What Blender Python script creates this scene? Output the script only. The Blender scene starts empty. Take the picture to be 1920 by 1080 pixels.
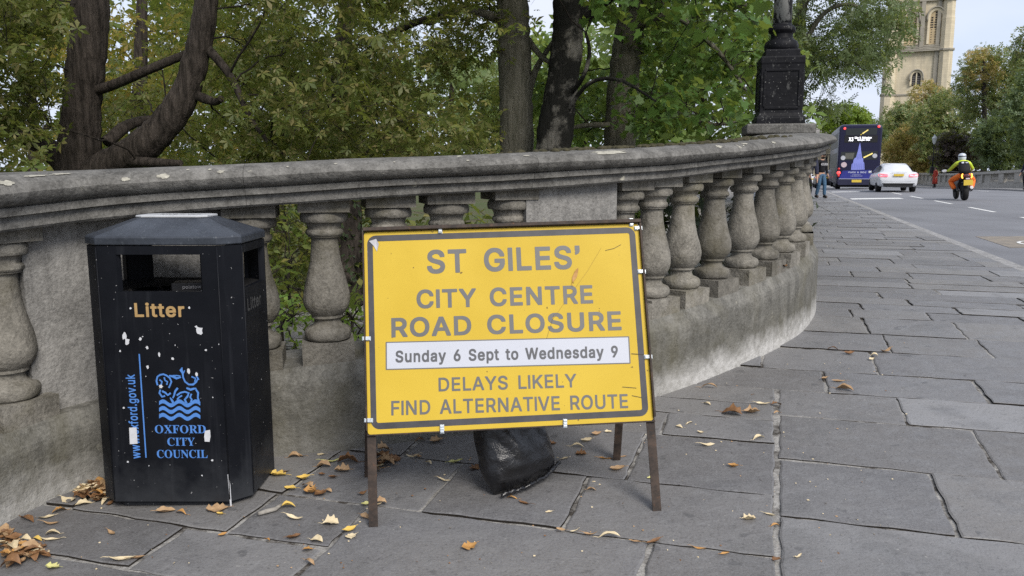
import bpy, bmesh, math, random, json
import numpy as np
from mathutils import Vector, Matrix, Euler
R = math.radians
sc = bpy.context.scene
COL = sc.collection

# ---------------------------------------------------------------- camera
HCAM = 1.36
FPX = 1500.0
PITCH = math.atan(222 / 1500)
cam = bpy.data.cameras.new('camera')
cam.lens = 36 * FPX / 1920
cam.sensor_width = 36
cam.clip_start = 0.05
cam.clip_end = 3000
cam_o = bpy.data.objects.new('camera', cam)
COL.objects.link(cam_o)
cam_o.location = (0, 0, HCAM)
cam_o.rotation_euler = (R(90) - PITCH, 0, 0)
sc.camera = cam_o

# ---------------------------------------------------------------- sky, sun, exposure
SUN_EL, SUN_AZ = R(42), R(152)      # azimuth clockwise from +Y
w = bpy.data.worlds.new('World')
sc.world = w
w.use_nodes = True
nt = w.node_tree
bg = nt.nodes['Background']
sky = nt.nodes.new('ShaderNodeTexSky')
sky.sky_type = 'NISHITA'
sky.sun_disc = False
sky.sun_elevation = SUN_EL
sky.sun_rotation = SUN_AZ
sky.air_density = 1.0
sky.dust_density = 2.0
tc = nt.nodes.new('ShaderNodeTexCoord')
mp = nt.nodes.new('ShaderNodeMapping')
mp.inputs['Scale'].default_value = (1.0, 1.0, 3.2)
nz = nt.nodes.new('ShaderNodeTexNoise')
nz.inputs['Scale'].default_value = 2.6
nz.inputs['Detail'].default_value = 5
nz.inputs['Roughness'].default_value = 0.5
cr = nt.nodes.new('ShaderNodeMapRange')
cr.inputs['From Min'].default_value = 0.30
cr.inputs['From Max'].default_value = 0.62
cr.inputs['To Min'].default_value = 0.72
cr.inputs['To Max'].default_value = 1.0
nz2 = nt.nodes.new('ShaderNodeTexNoise')
nz2.inputs['Scale'].default_value = 4.5
nz2.inputs['Detail'].default_value = 4
ccol = nt.nodes.new('ShaderNodeMixRGB')
ccol.inputs['Color1'].default_value = (3.3, 3.8, 5.0, 1)
ccol.inputs['Color2'].default_value = (5.0, 5.2, 5.7, 1)
mix = nt.nodes.new('ShaderNodeMixRGB')
L = nt.links.new
L(tc.outputs['Generated'], mp.inputs['Vector'])
L(mp.outputs[0], nz.inputs['Vector'])
L(mp.outputs[0], nz2.inputs['Vector'])
L(nz.outputs['Fac'], cr.inputs['Value'])
L(nz2.outputs['Fac'], ccol.inputs['Fac'])
L(cr.outputs[0], mix.inputs['Fac'])
L(sky.outputs[0], mix.inputs['Color1'])
L(ccol.outputs[0], mix.inputs['Color2'])
L(mix.outputs[0], bg.inputs['Color'])
bg.inputs['Strength'].default_value = 0.10

sun = bpy.data.lights.new('sun', 'SUN')
sun.energy = 2.0
sun.angle = R(25)
sun.color = (1.0, 0.95, 0.88)
sun_o = bpy.data.objects.new('sun', sun)
COL.objects.link(sun_o)
d = Vector((math.sin(SUN_AZ) * math.cos(SUN_EL), math.cos(SUN_AZ) * math.cos(SUN_EL), math.sin(SUN_EL)))
sun_o.rotation_euler = (-d).to_track_quat('-Z', 'Y').to_euler()
sun_o.location = d * 50
sc.view_settings.view_transform = 'Standard'
sc.view_settings.look = 'None'
sc.view_settings.gamma = 1
sc.view_settings.exposure = 0.95
sc.cycles.use_denoising = False
sc.cycles.max_bounces = 8
sc.cycles.diffuse_bounces = 4
sc.cycles.transmission_bounces = 6

# ---------------------------------------------------------------- where things stand
def sst(a, b, x):
    t = min(1, max(0, (x - a) / (b - a)))
    return t * t * (3 - 2 * t)

def g(X, Y):                      # height of the bridge deck
    t = .5 * X + .87 * Y
    v = .25 * (0.5 * sst(0.5, 7.5, t) + .5 * min(1, max(0, (t - 1) / 6)))
    return v - .6 * sst(40, 85, Y)

CP, SP = math.cos(PITCH), math.sin(PITCH)
def ray(px, py):
    x = (px - 960) / FPX; y = -(py - 540) / FPX
    return Vector((x, CP + y * SP, -SP + y * CP))
def at(px, py, Y):
    dd = ray(px, py)
    p = dd * (Y / dd.y)
    return Vector((p.x, p.y, p.z + HCAM))
def G(px, py, off=0.0):
    dd = ray(px, py); t = .5
    f = lambda t: HCAM + dd.z * t - g(dd.x * t, dd.y * t) - off
    while f(t) > 0 and t < 400: t *= 1.01
    lo, hi = t / 1.01, t
    for _ in range(30):
        m = (lo + hi) / 2
        if f(m) > 0: lo = m
        else: hi = m
    p = dd * lo
    return Vector((p.x, p.y, p.z + HCAM))
def proj_x(x, y, z):
    z -= HCAM
    return 960 + FPX * x / (y * CP - z * SP)
K = 1.04995
def RQ(r, q):                     # along / across the street -> plan position
    return ((q + .32 * r) / K, (r - .32 * q) / K)
ROAD_ANG = math.atan2(-.32, 1)    # rotation about Z of a thing that faces along the street (+Y local)
rng = random.Random(7)
NR = np.random.default_rng(11)

# ---------------------------------------------------------------- mesh helpers
class MB:
    def __init__(s): s.v = []; s.f = []; s.m = []; s.sm = []
    def add(s, vs, fs, mi=0, smooth=False):
        o = len(s.v); s.v += [tuple(x) for x in vs]
        for f in fs:
            s.f.append([o + i for i in f]); s.m.append(mi); s.sm.append(smooth)
        return s
    def box(s, c, size, mi=0, rot=None):
        hx, hy, hz = [k / 2 for k in size]
        vs = [Vector((x, y, z)) for x in (-hx, hx) for y in (-hy, hy) for z in (-hz, hz)]
        if rot is not None: vs = [rot @ v for v in vs]
        vs = [v + Vector(c) for v in vs]
        return s.add(vs, [(0, 1, 3, 2), (4, 6, 7, 5), (0, 4, 5, 1), (2, 3, 7, 6), (0, 2, 6, 4), (1, 5, 7, 3)], mi)
    def tube(s, pts, rad, n=8, mi=0, cap=True, smooth=True, furrow=0.0):
        pts = [Vector(p) for p in pts]
        if not hasattr(rad, '__len__'): rad = [rad] * len(pts)
        vs = []; prev = None; fr = [1 + furrow * rng.uniform(-1, 1) for _ in range(n)]
        for i, p in enumerate(pts):
            if furrow: fr = [f_ * .8 + .2 * (1 + furrow * rng.uniform(-1.6, 1.6)) for f_ in fr]
            t = (pts[min(i + 1, len(pts) - 1)] - pts[max(i - 1, 0)])
            t = t.normalized() if t.length > 1e-9 else Vector((0, 0, 1))
            if prev is None:
                a = t.orthogonal().normalized()
            else:
                a = prev - t * prev.dot(t)
                a = a.normalized() if a.length > 1e-6 else t.orthogonal().normalized()
            prev = a; b = t.cross(a)
            for k in range(n):
                an = 2 * math.pi * k / n
                vs.append(p + (a * math.cos(an) + b * math.sin(an)) * rad[i] * fr[k])
        fs = []
        for i in range(len(pts) - 1):
            for k in range(n):
                k2 = (k + 1) % n
                fs.append((i * n + k, i * n + k2, (i + 1) * n + k2, (i + 1) * n + k))
        s.add(vs, fs, mi, smooth)
        if cap:
            o = len(s.v) - len(vs)
            s.f.append([o + k for k in range(n)][::-1]); s.m.append(mi); s.sm.append(False)
            o2 = o + (len(pts) - 1) * n
            s.f.append([o2 + k for k in range(n)]); s.m.append(mi); s.sm.append(False)
        return s
    def lathe(s, prof, n=32, c=(0, 0, 0), mi=0, smooth=True, axis='z'):
        vs = []
        for r, z in prof:
            for k in range(n):
                a = 2 * math.pi * k / n
                p = (r * math.cos(a), r * math.sin(a), z)
                if axis == 'x': p = (p[2], p[0], p[1])
                if axis == 'y': p = (p[0], p[2], p[1])
                vs.append((p[0] + c[0], p[1] + c[1], p[2] + c[2]))
        fs = [(i * n + k, i * n + (k + 1) % n, (i + 1) * n + (k + 1) % n, (i + 1) * n + k) for i in range(len(prof) - 1) for k in range(n)]
        s.add(vs, fs, mi, smooth)
        o = len(s.v) - len(vs)
        if prof[0][0] > 1e-4: s.f.append([o + k for k in range(n)][::-1]); s.m.append(mi); s.sm.append(False)
        if prof[-1][0] > 1e-4: s.f.append([o + (len(prof) - 1) * n + k for k in range(n)]); s.m.append(mi); s.sm.append(False)
        return s
    def prism(s, poly, z0, z1, mi=0, xf=None):        # plan polygon (ccw), extruded in z
        n = len(poly)
        vs = [Vector((x, y, z0)) for x, y in poly] + [Vector((x, y, z1)) for x, y in poly]
        if xf is not None: vs = [xf @ v for v in vs]
        fs = [list(range(n))[::-1], list(range(n, 2 * n))] + [(i, (i + 1) % n, n + (i + 1) % n, n + i) for i in range(n)]
        return s.add(vs, fs, mi)
    def loft(s, rings, mi=0, smooth=True, close=True, cap=True):
        n = len(rings[0]); vs = [p for r in rings for p in r]
        fs = []
        for i in range(len(rings) - 1):
            for k in range(n if close else n - 1):
                k2 = (k + 1) % n
                fs.append((i * n + k, i * n + k2, (i + 1) * n + k2, (i + 1) * n + k))
        s.add(vs, fs, mi, smooth)
        if cap:
            o = len(s.v) - len(vs)
            s.f.append([o + k for k in range(n)][::-1]); s.m.append(mi); s.sm.append(False)
            o2 = o + (len(rings) - 1) * n
            s.f.append([o2 + k for k in range(n)]); s.m.append(mi); s.sm.append(False)
        return s
    def build(s, name, mats, parent=None, bevel=0, xf=None, fix=True):
        me = bpy.data.meshes.new(name)
        vs = s.v if xf is None else [tuple(xf @ Vector(v)) for v in s.v]
        me.from_pydata(vs, [], s.f)
        if not isinstance(mats, (list, tuple)): mats = [mats]
        for m in mats: me.materials.append(m)
        me.polygons.foreach_set('material_index', s.m)
        me.polygons.foreach_set('use_smooth', s.sm)
        if fix:
            bm = bmesh.new(); bm.from_mesh(me)
            bmesh.ops.recalc_face_normals(bm, faces=bm.faces)
            bm.to_mesh(me); bm.free()
        me.update()
        o = bpy.data.objects.new(name, me)
        COL.objects.link(o)
        if parent is not None: o.parent = parent
        if bevel:
            b = o.modifiers.new('bevel', 'BEVEL'); b.width = bevel; b.segments = 2; b.limit_method = 'ANGLE'; b.angle_limit = R(35)
        return o

def tag(o, label=None, cat=None, group=None, kind=None):
    if label: o['label'] = label
    if cat: o['category'] = cat
    if group: o['group'] = group
    if kind: o['kind'] = kind
    return o
def empty(name, loc=(0, 0, 0), rz=0.0, label=None, cat=None, group=None, rot=None):
    o = bpy.data.objects.new(name, None)
    o.empty_display_size = .1
    COL.objects.link(o)
    o.location = loc
    o.rotation_euler = rot if rot is not None else (0, 0, rz)
    return tag(o, label, cat, group)
def copy_tree(o, parent=None):
    c = o.copy(); COL.objects.link(c)
    if parent is not None: c.parent = parent
    for ch in [x for x in o.children]: copy_tree(ch, c)
    return c

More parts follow.
